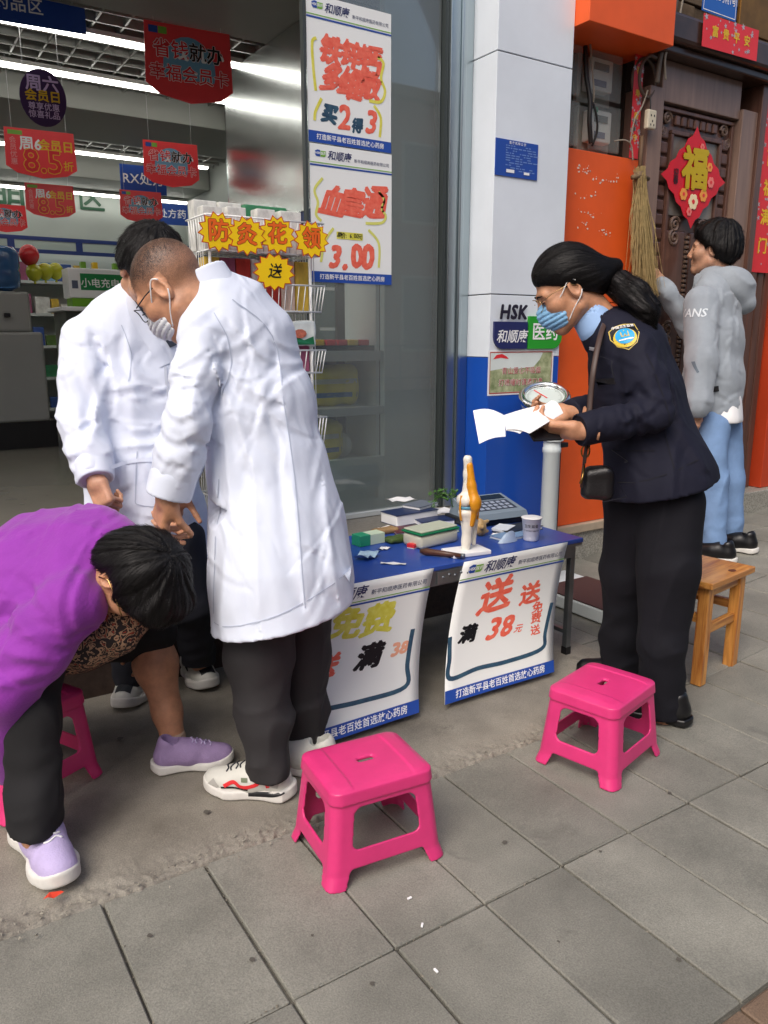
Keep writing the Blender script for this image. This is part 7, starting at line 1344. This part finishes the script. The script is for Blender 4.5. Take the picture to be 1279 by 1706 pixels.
core2 = Field(*box_of([st[0][0], st[-1][0], kn1, an1, kn2, WR, WR2], 0.13), 0.015); core2.add(loft(core2.P, [(s[0], s[1] * 0.7, s[2] * 0.7, s[3]) for s in st], 0.05)); core2.cone(hp1, kn1, 0.07, 0.055, 0.03).cone(kn1, an1, 0.05, 0.036, 0.02).cone(hp2, kn2, 0.07, 0.052, 0.03).cone(SH, EL, 0.045, 0.038, 0.03).cone(EL, WR, 0.036, 0.026, 0.02).cone(SH2, EL2, 0.045, 0.038, 0.03).cone(EL2, WR2, 0.034, 0.026, 0.02)
HN = hand_at(hnd, WR, (RT * 0.4 - UPV * 0.8), (-FWH * 0.9), False, 0.9); HN2 = hand_at(hnd, WR2, (RT * 0.2 - UPV), (FWH * 0.9), True, 0.9)
part('body', join(moved(HEAD, HM), HN, HN2, core.mesh(), core2.mesh()), M_skin2, p3, True)
# her hair: a thick bob fallen forward
f = Field((-0.15, -0.17, -0.13), (0.15, 0.17, 0.19), 0.0042); d = ell(f.P, (0, -0.005, 0.045), (0.096, 0.110, 0.103)); d = smin(d, ell(f.P, (0, -0.06, -0.02), (0.084, 0.058, 0.072)), 0.03); d = smin(d, ell(f.P, (0, 0.080, 0.075), (0.070, 0.050, 0.060)), 0.05); d = d + strand(f.P, (0, -0.04, 0.15), 60, 0.0045, 8) + 0.004 * noise(f.P * 24); f.d = d.astype(np.float32)
f.cut(ell(f.P, (0, 0.11, -0.035), (0.085, 0.085, 0.075)), 0.02); f.cut(ell(f.P, (0.105, 0.0, -0.035), (0.045, 0.036, 0.055)), 0.012); f.cut(ell(f.P, (-0.105, 0.0, -0.035), (0.045, 0.036, 0.055)), 0.012); hr = moved(f.mesh(), HM); part('hair', hr, M_hair, p3, True); hair_strands(hr, whorl(HM, (0, -0.04, 0.15), 0.3), 3800, 0.075, 0.0022, 0.005, M_lock, p3, 4, 0.15)
part('glasses', MB().tube([HM @ Vector(v) for v in ((0.086, -0.022, -0.03), (0.088, -0.012, 0.004), (0.086, 0.02, 0.008), (0.078, 0.08, 0.006))], 0.0018, 6), mat('gold_wire', srgb(206, 170, 110), 0.25, metal=1.0), p3, True)
M_lil = mat('lilac_knit', srgb(186, 172, 212), 0.7, var=0.06, vs=40, bump=0.25, bs=260); M_lil2 = mat('lilac_dusky', srgb(150, 128, 170), 0.7, var=0.08, vs=40, bump=0.25, bs=260)
tip, heel = G(106, 1478), G(44, 1392); tv = tip - heel; b0 = heel + tv * 0.48; b0 = b0 + tv.normalized() * 0.015; b0.z = 0.016; shoe(p3, b0, tv.normalized(), (M_lil, M_sole), 1.12, 0, 0.003, M_pwhite)
tip, heel = G(392, 1274), G(252, 1292); tv = tip - heel; b0 = heel + tv * 0.46; b0.z = 0.016; shoe(p3, b0, tv.normalized(), (M_lil2, M_sole), tv.length / 0.29, 0, 0.003, M_lil)
sk = Field(*box_of([an2, D(292, 1262, 2.42)], 0.07), 0.004); sk.cone(an2 + (kn2 - an2) * 0.05, D(292, 1265, 2.42), 0.040, 0.041); sk.d += (0.0015 * np.sin(sk.P[..., 2] * 500)).astype(np.float32); part('sock', sk.mesh(), mat('beige_sock', srgb(186, 160, 138), 0.85, bump=0.3, bs=200), p3, True)
# ------------------------------------------------------------------ woman in the navy uniform
fd = (-RT * 0.90 + FWH * 0.43).normalized(); wd = (RT * 0.43 + FWH * 0.90).normalized()
p4 = person('woman in a dark navy uniform and blue mask reading papers', tuple(G(1090, 1195)))
M_navyc = mat('navy_uniform', srgb(20, 21, 38), 0.8, var=0.1, vs=5, bump=0.15, bs=18, spec=0.3); crumple(M_navyc, 8.0, 0.35); M_navyt = mat('navy_trousers_cloth', srgb(14, 14, 22), 0.85, var=0.12, vs=6, bump=0.15, bs=18, spec=0.3)
st = [(D(1012, 546, 2.70), 0.075, 0.064, wd), (D(1026, 558, 2.70), 0.13, 0.085, wd), (D(1045, 585, 2.70), 0.185, 0.12, wd), (D(1063, 660, 2.70), 0.182, 0.138, wd), (D(1082, 735, 2.70), 0.180, 0.142, wd), (D(1098, 800, 2.70), 0.195, 0.176, wd), (D(1106, 870, 2.70), 0.205, 0.195, wd)]
SH, EL, WR = D(1058, 582, 2.55), D(1092, 690, 2.50), D(968, 716, 2.44); SH2, EL2, WR2 = D(1012, 575, 2.86), D(1010, 680, 2.92), D(948, 688, 2.74)
arm = [(SH, 0.064), (SH.lerp(EL, 0.5), 0.062), (EL, 0.056), (EL.lerp(WR, 0.6), 0.051), (WR + (WR - EL).normalized() * 0.03, 0.049)]; arm2 = [(SH2, 0.068), (EL2, 0.060), (WR2, 0.048)]
def disp4(P): return -0.005 * folds(P, (0.1, 0.1, 1), 11, 0.25, 53) + crease(P, random_creases(9, (1010, 1150, 580, 810), 2.55, 75, 30, 26, (40, 110), (0.0025, 0.005), (0.007, 0.011)) + random_creases(10, (980, 1085, 670, 740), 2.47, 100, 30, 10, (25, 50), (0.002, 0.004), (0.006, 0.009)) + [([D(1030, 640, 2.5), D(1060, 690, 2.5), D(1075, 760, 2.5)], 0.009, 0.016), ([D(1060, 640, 2.5), D(1085, 660, 2.5), D(1110, 665, 2.5)], 0.008, 0.014), ([D(1050, 690, 2.5), D(1075, 705, 2.5), D(1100, 730, 2.5)], 0.009, 0.014), ([D(1020, 700, 2.5), D(1050, 690, 2.5), D(1085, 670, 2.5)], 0.007, 0.012), ([D(1110, 690, 2.6), D(1135, 740, 2.6), D(1165, 780, 2.6)], 0.008, 0.02), ([D(1085, 600, 2.6), D(1105, 650, 2.6), D(1120, 700, 2.6)], 0.008, 0.018), ([D(1040, 770, 2.6), D(1050, 810, 2.6), D(1055, 850, 2.6)], 0.007, 0.016)]) - 0.008 * folds(P, (EL - SH).cross(FWH) + UPV * 0.2, 15, 0.3, 55) * (seg_w(P, SH, EL, 0.07) + wgt(P, EL, 0.10)) - 0.005 * folds(P, UPV, 18, 0.3, 57) * seg_w(P, EL, WR, 0.07)
wr_dir = (WR - EL).normalized(); cuff = WR + wr_dir * 0.005; wr2 = (WR2 - EL2).normalized(); cuff2 = WR2 + wr2 * 0.01
cutw = lambda W, Cf, dr_, r: (lambda P: np.where(vlen(P - np.array(tuple(W), np.float32)) < r, -((P - np.array(tuple(Cf), np.float32)) @ np.array(tuple(dr_), np.float32)), 1.0))
HL, HR = D(1000, 845, 2.6), D(1196, 783, 2.75); hx = (HR - HL).normalized(); hemn = hx.cross(FWH).normalized(); hemn = hemn if hemn.z > 0 else -hemn
c4 = clothes([('loft', st), ('limb', arm), ('limb', arm2)], 0.05, 0.0072, disp4, [cutw(WR, cuff, wr_dir, 0.13), cutw(WR2, cuff2, wr2, 0.11), plane_below(HL, hemn)], 0.02); jk = part('jacket', c4, M_navyc, p4, True)
cf = Field(*box_of([cuff - wr_dir * 0.09, cuff + wr_dir * 0.04], 0.09), 0.0045); cf.cone(cuff - wr_dir * 0.08, cuff + wr_dir * 0.004, 0.0535, 0.0515); cf.keep((cf.P - np.array(tuple(cuff), np.float32)) @ np.array(tuple(wr_dir), np.float32) - 0.004, 0.003); cf.cut(cone(cf.P, cuff - wr_dir * 0.03, cuff + wr_dir * 0.05, 0.042, 0.046)); part('cuff', cf.mesh(), M_navyc, jk, True)
M_nseam = mat('navy_stitching', srgb(12, 12, 24), 0.9)
for pts in ([D(1030, 570, 2.4), D(1018, 610, 2.4), D(1032, 655, 2.4)], [D(1090, 590, 2.4), D(1112, 660, 2.4), D(1128, 720, 2.4), D(1142, 790, 2.4)], [D(1040, 770, 2.4), D(1080, 762, 2.4), D(1112, 760, 2.4)], [D(1004, 836, 2.4), D(1080, 818, 2.4), D(1190, 776, 2.4)]): part('seam', ribbon_on(c4, pts, 0.0035, -FWH, 0.0022), M_nseam, jk, True)
# shirt collar (pale blue) and jacket collar
def ringcollar(n0, n1, a0, b0, a1, b1, th_, wdir, m, par, nm, top=0.01):
    cf = Field(*box_of([n0, n1], 0.14), 0.0045); cf.add(loft(cf.P, [(n0, a0, b0, wdir), (n1, a1, b1, wdir)])); e = (n1 - n0); cf.cut(loft(cf.P, [(n0 - e, a0 - th_, b0 - th_, wdir), (n1 + e, a1 - th_, b1 - th_, wdir)])); ax_ = np.array(tuple(e.normalized()), np.float32); cf.keep((cf.P - np.array(tuple(n1), np.float32)) @ ax_ - top, 0.005); cf.keep(-((cf.P - np.array(tuple(n0), np.float32)) @ ax_) - 0.03, 0.004); return part(nm, cf.mesh(), m, par, True)
ringcollar(D(996, 545, 2.68), D(979, 517, 2.68), 0.074, 0.070, 0.067, 0.065, 0.007, wd, mat('pale_blue_shirt', srgb(150, 182, 224), 0.7), p4, 'shirt_collar', 0.016)
ringcollar(D(1010, 560, 2.69), D(994, 534, 2.69), 0.092, 0.083, 0.083, 0.075, 0.010, wd, M_navyc, jk, 'collar', 0.006)
hx_, hy_, hz_ = frame3((-RT * 0.84 + FWH * 0.10 - UPV * 0.52), (-RT * 0.50 + UPV * 0.86)); HM = mat4(D(945, 480, 2.66), hx_, hy_, hz_, 1.06)
leg_l = [(D(1116, 840, 2.66), 0.116), (D(1114, 950, 2.66), 0.098), (D(1102, 1070, 2.68), 0.074), (D(1104, 1200, 2.715), 0.066)]; leg_r = [(D(1058, 840, 2.76), 0.112), (D(1044, 950, 2.84), 0.088), (D(1036, 1050, 2.93), 0.074), (D(1034, 1118, 2.99), 0.072)]
tr = clothes([('limb', leg_l), ('limb', leg_r)], 0.04, 0.0078, lambda P: disp_tr(P, 72), [hem(D(1106, 1190, 2.715), -UPV, 0.13), hem(D(1034, 1114, 2.99), -UPV, 0.12)], 0.012); part('trousers', tr, M_navyt, p4, True)
hp = hand((30, 45, 30), 2, (0.42, 0.88, 0.10), 6); HN = hand_at(hp, WR + wr_dir * 0.015, (-RT * 0.95 + UPV * 0.05 + FWH * 0.15), (-FWH * 0.62 - UPV * 0.78), True, 0.98); HN2 = hand_at(hp, WR2 + wr2 * 0.02, (-RT * 0.95 + UPV * 0.02 - FWH * 0.1), (FWH * 0.75 - UPV * 0.65), False, 0.95)
core = Field(*box_of([st[0][0], leg_l[0][0], WR, WR2, leg_l[-1][0], leg_r[-1][0]], 0.13), 0.015)
for L in (leg_l, leg_r):
    for (a, ra), (b, rb_) in zip(L[:-1], L[1:]): core.cone(a, b, ra * 0.62, rb_ * 0.55, 0.02)
core.add(loft(core.P, [(s[0], s[1] * 0.72, s[2] * 0.72, s[3]) for s in st[:6]], 0.05), 0.03)
for A in ((SH, EL, WR), (SH2, EL2, WR2)): core.cone(A[0], A[1], 0.042, 0.038, 0.03); core.cone(A[1], A[2], 0.036, 0.026, 0.02)
part('body', join(moved(HEAD, HM), HN, HN2, core.mesh()), M_skin2, p4, True)
# hair drawn back into a ponytail
f = Field((-0.13, -0.20, -0.13), (0.13, 0.15, 0.165), 0.0034); P = f.P; x, y, z = P[..., 0], P[..., 1], P[..., 2]; d = ell(P, (0, -0.012, 0.035), (0.077, 0.098, 0.090)); d = smin(d, ell(P, (0, -0.062, -0.020), (0.058, 0.050, 0.060)), 0.04)
line = np.where(y > 0.0, -0.004 + 0.062 * np.clip(y / 0.088, 0, 1) ** 0.75, -0.088 + 0.084 * np.clip((y + 0.10) / 0.10, 0, 1)) + 0.005 * noise(P * 60); up_ = z - line; d = d - 0.0012 - 0.013 * np.clip(up_ / 0.045, 0, 1) ** 0.6 + strand(P, (0, -0.14, -0.02), 90, 0.0016, 3, (0, 1, 0.15)) * np.clip(up_ / 0.02, 0.2, 1); d = smin(d, cone(P, (0, -0.09, -0.005), (0, -0.155, -0.02), 0.052, 0.026), 0.04); f.d = d.astype(np.float32); f.keep(line - z, 0.003); f.cut(np.where(np.abs(x) > 0.05, ell(P, (0, 0.002, -0.03), (0.2, 0.022, 0.036)), 1), 0.004); hr = moved(f.mesh(), HM); part('hair', hr, M_hair, p4, True); bun_ = HM @ Vector((0, -0.16, -0.02)); hair_strands(hr, lambda p: (bun_ - p).normalized(), 3400, 0.085, 0.0018, 0.0022, M_lock, p4, 5, 0.12)
pt = [D(1012, 470, 2.66), D(1030, 474, 2.64), D(1055, 492, 2.60), D(1075, 520, 2.58), D(1086, 545, 2.575)]; f = Field(*box_of(pt, 0.10), 0.0042); rr_ = [0.030, 0.042, 0.048, 0.040, 0.012]
for a, b, ra, rb_ in zip(pt[:-1], pt[1:], rr_[:-1], rr_[1:]): f.cone(a, b, ra, rb_, 0.03)
f.d += (0.004 * folds(f.P, pt[3] - pt[0], 60, 0.15, 2) + 0.003 * folds(f.P, pt[3] - pt[0], 130, 0.12, 5)).astype(np.float32); pm_ = f.mesh(); pdir = (pt[3] - pt[0]).normalized(); hair_strands(pm_, lambda p: pdir, 1500, 0.09, 0.0018, 0.006, M_lock, p4, 6, 0.3); part('ponytail', pm_, mat('dark_brown_hair', srgb(30, 23, 24), 0.42, var=0.35, vs=60, bump=0.3, bs=240, spec=0.35), p4, True)
ht = MB()
for k in range(3):
    c0 = pt[0].lerp(pt[1], 0.05 + 0.2 * k); ax_ = (pt[1] - pt[0]).normalized(); u = ax_.orthogonal().normalized(); v = ax_.cross(u); ht.tube([c0 + (u * math.cos(a) + v * math.sin(a)) * 0.034 for a in [6.283 * i / 18 for i in range(19)]], 0.0055, 6)
part('hair_tie', ht, mat('hair_tie_cloth', srgb(40, 36, 44), 0.6, var=0.5, vs=300), p4, True)
mask(HM, p4, M_mask)
gl = MB()
for s in (-1, 1): gl.tube([HM @ Vector((s * 0.034 + 0.027 * math.cos(a), 0.112 - 0.014 * abs(math.cos(a)), 0.001 + 0.021 * math.sin(a))) for a in [6.283 * k / 22 for k in range(23)]], 0.0014, 6); gl.tube([HM @ Vector(v) for v in ((s * 0.062, 0.10, 0.008), (s * 0.076, 0.06, 0.014), (s * 0.083, 0.0, 0.014), (s * 0.086, -0.022, -0.006))], 0.0014, 6)
gl.tube([HM @ Vector(v) for v in ((-0.008, 0.114, 0.008), (0.008, 0.114, 0.008))], 0.0014, 6); part('glasses', gl, mat('gold_frames', srgb(200, 168, 120), 0.25, metal=1.0), p4, True)
eb = MB()
for s in (-1, 1): eb.tube([HM @ Vector(v) for v in ((s * 0.014, 0.099, 0.020), (s * 0.032, 0.099, 0.026), (s * 0.050, 0.086, 0.022))], [0.0022, 0.0034, 0.0014], 6)
part('eyebrows', eb, M_hair, p4, True); ey = MB()
for s in (-1, 1): ey.tube([HM @ Vector(v) for v in ((s * 0.020, 0.0935, 0.001), (s * 0.031, 0.0945, -0.001), (s * 0.044, 0.088, 0.001))], 0.0026, 6)
part('eyelids', ey, mat('lash_dark', srgb(44, 32, 30), 0.5), p4, True)
# shoulder emblem
bv4 = BVHTree.FromPolygons([tuple(v) for v in c4.v], c4.f); ec = D(1042, 559, 2.5); out = (-FWH * 0.92 - RT * 0.1 + UPV * 0.22).normalized(); ux = out.cross(UPV).normalized() * -1; ux = ux if ux.dot(RT) > 0 else -ux; uy = out.cross(ux).normalized(); uy = uy if uy.z > 0 else -uy; rot = R(8); ux, uy = ux * math.cos(rot) + uy * math.sin(rot), uy * math.cos(rot) - ux * math.sin(rot)
def sh_out(s): return [(-0.042 * s, 0.030 * s), (-0.020 * s, 0.044 * s), (0.005 * s, 0.048 * s), (0.042 * s, 0.044 * s), (0.045 * s, 0.005 * s), (0.032 * s, -0.028 * s), (0.004 * s, -0.048 * s), (-0.026 * s, -0.030 * s), (-0.042 * s, 0.0)]
def em(pts_or_mb, m, lift, nm, par, cuts=2): mb = pts_or_mb if isinstance(pts_or_mb, MB) else poly2d(pts_or_mb); return part(nm, onto(mb, bv4, ec, ux, uy, out, lift, 0.3, cuts), m, par, True)
ep = em(sh_out(1.0), mat('emblem_gold', srgb(206, 180, 90), 0.5), 0.002, 'shoulder_emblem', p4); em(sh_out(0.93), M_black, 0.003, 'emblem_field', ep); em([(0.034 * math.cos(6.283 * k / 20), -0.004 + 0.034 * math.sin(6.283 * k / 20)) for k in range(20)], mat('emblem_wreath', srgb(222, 190, 60), 0.5, var=0.3, vs=300), 0.004, 'emblem_wreath', ep); em([(0.028 * math.cos(6.283 * k / 20), 0.002 + 0.028 * math.sin(6.283 * k / 20)) for k in range(20)], mat('emblem_blue', srgb(40, 160, 214), 0.5), 0.005, 'emblem_disc', ep)
em(shift(text2d('山', 0.028, 0.02), 0, 0.008), MATS['emblem_gold'], 0.006, 'emblem_lettering', ep, 0); em(rect2d(-0.02, 0.022, -0.013, -0.009), M_pwhite, 0.006, 'emblem_bar', ep, 1); em(shift(text2d('中国卫生监督', 0.0115, 0.02), 0.002, 0.037), M_pwhite, 0.006, 'emblem_lettering', ep, 0)
part('name_badge', ribbon_on(c4, [D(992, 590, 2.55), D(998, 580, 2.55)], 0.012, -FWH, 0.003), M_pwhite, p4, True)
M_bs = mat('black_leather_shoe', srgb(16, 16, 18), 0.35)
b0 = G(1092, 1198); b0.z = 0.004; shoe(p4, b0, fd, (M_bs, M_bs), 0.92); b0 = G(1020, 1135); b0.z = 0.004; shoe(p4, b0, fd, (M_bs, M_bs), 0.92)
# papers in her hands
t = thing('paper_bundle', 'white folded papers held open in the hands of the woman in navy', 'papers', tuple(D(850, 720, 2.5)))
def quad(a, b, c, d_, m=M_pwhite, nm='page', bow=0.012):
    n = 8; v = []
    for j in range(n + 1):
        for i in range(n + 1):
            s_, t_ = i / n, j / n; p = a * (1 - s_) * (1 - t_) + b * s_ * (1 - t_) + c * s_ * t_ + d_ * (1 - s_) * t_; v.append(p + Vector((0, 0, bow * math.sin(math.pi * s_) * (0.5 + 0.5 * t_))))
    mb = MB().add(v, [(j * (n + 1) + i, j * (n + 1) + i + 1, (j + 1) * (n + 1) + i + 1, (j + 1) * (n + 1) + i) for j in range(n) for i in range(n)]); mb.add([(x_, y_, z_ - 0.0012) for x_, y_, z_ in mb.v[:]], [tuple(reversed(q)) for q in mb.f[:]]); return part(nm, mb, m, t, True)
quad(D(843, 716, 2.36), D(882, 722, 2.34), D(938, 688, 2.47), D(918, 667, 2.52)); quad(D(843, 717, 2.363), D(866, 722, 2.343), D(918, 672, 2.52), D(838, 692, 2.47), nm='page', bow=0.004); quad(D(798, 739, 2.36), D(842, 727, 2.34), D(840, 692, 2.46), D(788, 684, 2.49))
tag(mesh_obj('mobile_phone', MB().box(-0.030, 0.030, -0.05, 0.05, -0.004, 0.004, 0.003, mat4(D(906, 724, 2.44), *frame3(-RT * 0.9 - FWH * 0.3, -FWH * 0.5 + UPV * 0.8))), M_black), 'dark phone held under the white papers', 'phone')
# shoulder bag
t = thing('shoulder_bag', 'black leather shoulder bag hanging at the waist of the woman in navy', 'bag', tuple(D(992, 830, 2.52))); M_lea = mat('black_leather', srgb(24, 22, 24), 0.35, bump=0.15, bs=160, var=0.1, vs=20)
bc = D(996, 806, 2.55); f = Field(tuple(bc - Vector((0.13, 0.13, 0.11))), tuple(bc + Vector((0.13, 0.13, 0.11))), 0.0048); Mb = np.array([tuple(RT * 0.95 + FWH * -0.3), tuple(FWH * 0.95 + RT * 0.3), (0, 0, 1)], np.float32).T; f.add(rbox(f.P, tuple(bc), (0.052, 0.028, 0.056), 0.027, Mb) + 0.009 * noise(f.P * 20)); part('pouch', f.mesh(), M_lea, t, True)
part('strap', MB().tube(smoothpts([tuple(p) for p in (D(1010, 530, 2.62), D(999, 562, 2.54), D(989, 612, 2.50), D(983, 665, 2.51), D(978, 745, 2.52))], 5), 0.0095, 8, flat=0.35), mat('brown_strap', srgb(66, 48, 42), 0.5), t, True)
part('strap', MB().tube([D(977, 742, 2.50), D(975, 755, 2.50), D(973, 772, 2.50)], 0.008, 6, flat=0.35), MATS['brown_strap'], t, True)
bk = MB(); bcen = D(975, 752, 2.52); bk.tube([bcen + RT * 0.013 * math.cos(a) + UPV * 0.02 * math.sin(a) for a in [6.283 * k / 14 for k in range(15)]], 0.003, 6); bk.tube([D(973, 775, 2.52), D(970, 795, 2.51), D(966, 806, 2.51)], 0.004, 6); part('buckle', bk, mat('old_brass', srgb(150, 120, 70), 0.35, metal=1.0), t, True); part('strap_tail', MB().tube([D(973, 765, 2.53), D(970, 790, 2.52), D(968, 812, 2.52)], 0.006, 6, flat=0.4), MATS['brown_strap'], t, True)
# ------------------------------------------------------------------ man in the grey hoodie at the carved door
fd = (-RT * 0.80 + FWH * 0.60).normalized(); wd = (RT * 0.60 + FWH * 0.80).normalized(); dz = 4.42
p5 = person('young man in a grey hoodie and pale jeans at the carved door', tuple(G(1210, 920, 0.1)))
M_hood = mat('grey_fleece', srgb(142, 150, 158), 0.9, var=0.08, vs=12, bump=0.12, bs=40, sheen=0.2); crumple(M_hood, 6.0, 0.35)
st = [(D(1188, 468, dz), 0.09, 0.075, wd), (D(1190, 482, dz), 0.15, 0.095, wd), (D(1192, 505, dz), 0.195, 0.12, wd), (D(1190, 570, dz), 0.185, 0.14, wd), (D(1188, 630, dz), 0.18, 0.145, wd), (D(1190, 690, dz), 0.165, 0.135, wd)]
SH, EL, WR = D(1168, 505, dz - 0.14), D(1168, 600, dz - 0.18), D(1162, 672, dz - 0.20); SH2, EL2, WR2 = D(1182, 505, dz + 0.12), D(1152, 548, dz + 0.06), D(1108, 486, dz + 0.0)
CR5 = random_creases(11, (1145, 1235, 480, 690), dz, 80, 35, 24, (20, 60), (0.004, 0.008), (0.010, 0.016))
def disp5(P): return crease(P, CR5) -0.009 * folds(P, UPV + RT * 0.2, 8, 0.35, 83) - 0.009 * folds(P, RT + UPV * 0.4, 11, 0.35, 87) * (seg_w(P, EL, WR, 0.09) + seg_w(P, EL2, WR2, 0.09)) - 0.008 * folds(P, RT, 10, 0.3, 88) * wgt(P, st[-1][0], 0.2)
c5 = clothes([('loft', st), ('limb', [(SH, 0.085), (EL, 0.082), (WR, 0.066), (WR + (WR - EL).normalized() * 0.03, 0.048)]), ('limb', [(SH2, 0.08), (EL2, 0.074), (WR2, 0.056), (D(1100, 474, dz - 0.01), 0.046)])], 0.05, 0.009, disp5, [plane_below(D(1190, 690, dz), UPV)], 0.025); hd5 = part('hoodie', c5, M_hood, p5, True)
f = Field(*box_of([D(1190, 470, dz), D(1240, 500, dz), D(1215, 455, dz)], 0.2), 0.0075); f.cone(D(1188, 474, dz), D(1222, 478, dz - 0.05), 0.105, 0.10).cone(D(1222, 478, dz - 0.05), D(1240, 505, dz - 0.05), 0.085, 0.06, 0.05); f.cut(cone(f.P, D(1186, 440, dz), D(1205, 472, dz), 0.085, 0.07), 0.03); f.d += (-0.010 * folds(f.P, RT - UPV * 0.6, 12, 0.3, 5)).astype(np.float32); part('hood', f.mesh(), M_hood, hd5, True)
tee = clothes([('loft', [(D(1192, 668, dz), 0.155, 0.13, wd), (D(1194, 700, dz), 0.16, 0.135, wd)])], 0.05, 0.009, lambda P: -0.004 * folds(P, UPV, 14, 0.3, 1), [plane_below(D(1194, 702, dz), UPV)]); part('shirt_hem', tee, M_pwhite, p5, True)
leg_l = [(D(1182, 710, dz - 0.06), 0.105), (D(1186, 800, dz - 0.06), 0.080), (D(1188, 905, dz - 0.04), 0.064)]; leg_r = [(D(1204, 710, dz + 0.08), 0.10), (D(1214, 800, dz + 0.08), 0.076), (D(1217, 890, dz + 0.12), 0.058)]
part('jeans', clothes([('limb', leg_l), ('limb', leg_r)], 0.04, 0.009, lambda P: disp_tr(P, 91) * 1.1, [hem(D(1188, 905, dz - 0.04), -UPV), hem(D(1217, 892, dz + 0.12), -UPV)], 0.012), mat('pale_denim', srgb(114, 144, 184), 0.85, var=0.14, vs=7, bump=0.15, bs=90), p5, True)
hx_, hy_, hz_ = frame3((-RT * 0.86 + FWH * 0.50 + UPV * 0.02), UPV - RT * 0.08); HM = mat4(D(1188, 415, dz), hx_, hy_, hz_, 1.12)
HN = hand_at(hnd, WR + Vector((0, 0, -0.04)), (-UPV - RT * 0.2), (-FWH), True, 0.95); HN2 = hand_at(fist, D(1100, 474, dz - 0.01), (-RT * 0.6 + UPV * 0.7), (-FWH), False, 0.95)
core = Field(*box_of([st[0][0], st[-1][0], WR, WR2, leg_l[-1][0], leg_r[-1][0]], 0.13), 0.018)
for L in (leg_l, leg_r):
    for (a, ra), (b, rb_) in zip(L[:-1], L[1:]): core.cone(a, b, ra * 0.65, rb_ * 0.6, 0.02)
core.add(loft(core.P, [(s[0], s[1] * 0.72, s[2] * 0.72, s[3]) for s in st], 0.05), 0.03)
for A in ((SH, EL, WR), (SH2, EL2, WR2)): core.cone(A[0], A[1], 0.042, 0.038, 0.03); core.cone(A[1], A[2], 0.036, 0.026, 0.02)
core.cone(D(1216, 885, dz + 0.12), D(1218, 912, dz + 0.12), 0.036, 0.036)
part('body', join(moved(HEAD, HM), HN, HN2, core.mesh()), M_skin, p5, True); hr = moved(hair_short(0.024, 0.05, -0.035, -0.08, 0.0045, 5.0), HM); part('hair', hr, M_hair, p5, True); hair_strands(hr, whorl(HM), 1800, 0.05, 0.0026, 0.008, M_lock, p5, 7)
bv5 = BVHTree.FromPolygons([tuple(v) for v in c5.v], c5.f); out = (-FWH * 0.8 - RT * 0.6).normalized(); ux = UPV.cross(out).normalized(); part('lettering', onto(text2d('VANS', 0.062, 0.02), bv5, D(1152, 522, dz - 0.2), ux, UPV + ux * 0.1, out, 0.003, 0.5, 0), mat('hoodie_print', srgb(206, 214, 220), 0.8), hd5, True); part('woven_tag', ribbon_on(c5, [D(1190, 650, dz - 0.2), D(1201, 648, dz - 0.2)], 0.03, -FWH, 0.004), M_black, hd5, True)
part('pocket_slit', ribbon_on(c5, [D(1149, 602, dz - 0.2), D(1151, 610, dz - 0.2), D(1155, 620, dz - 0.2)], 0.012, -FWH, 0.002), mat('fleece_shadow_seam', srgb(96, 108, 120), 0.9), hd5, True)
q = G(1222, 918, 0.1); q.z = slope(q.x) + 0.004; shoe(p5, q, fd, (M_bs, M_sole), 1.0); q2 = G(1186, 930, 0.1); q2.z = slope(q2.x) + 0.004; shoe(p5, q2, fd, (M_bs, M_sole), 1.0)
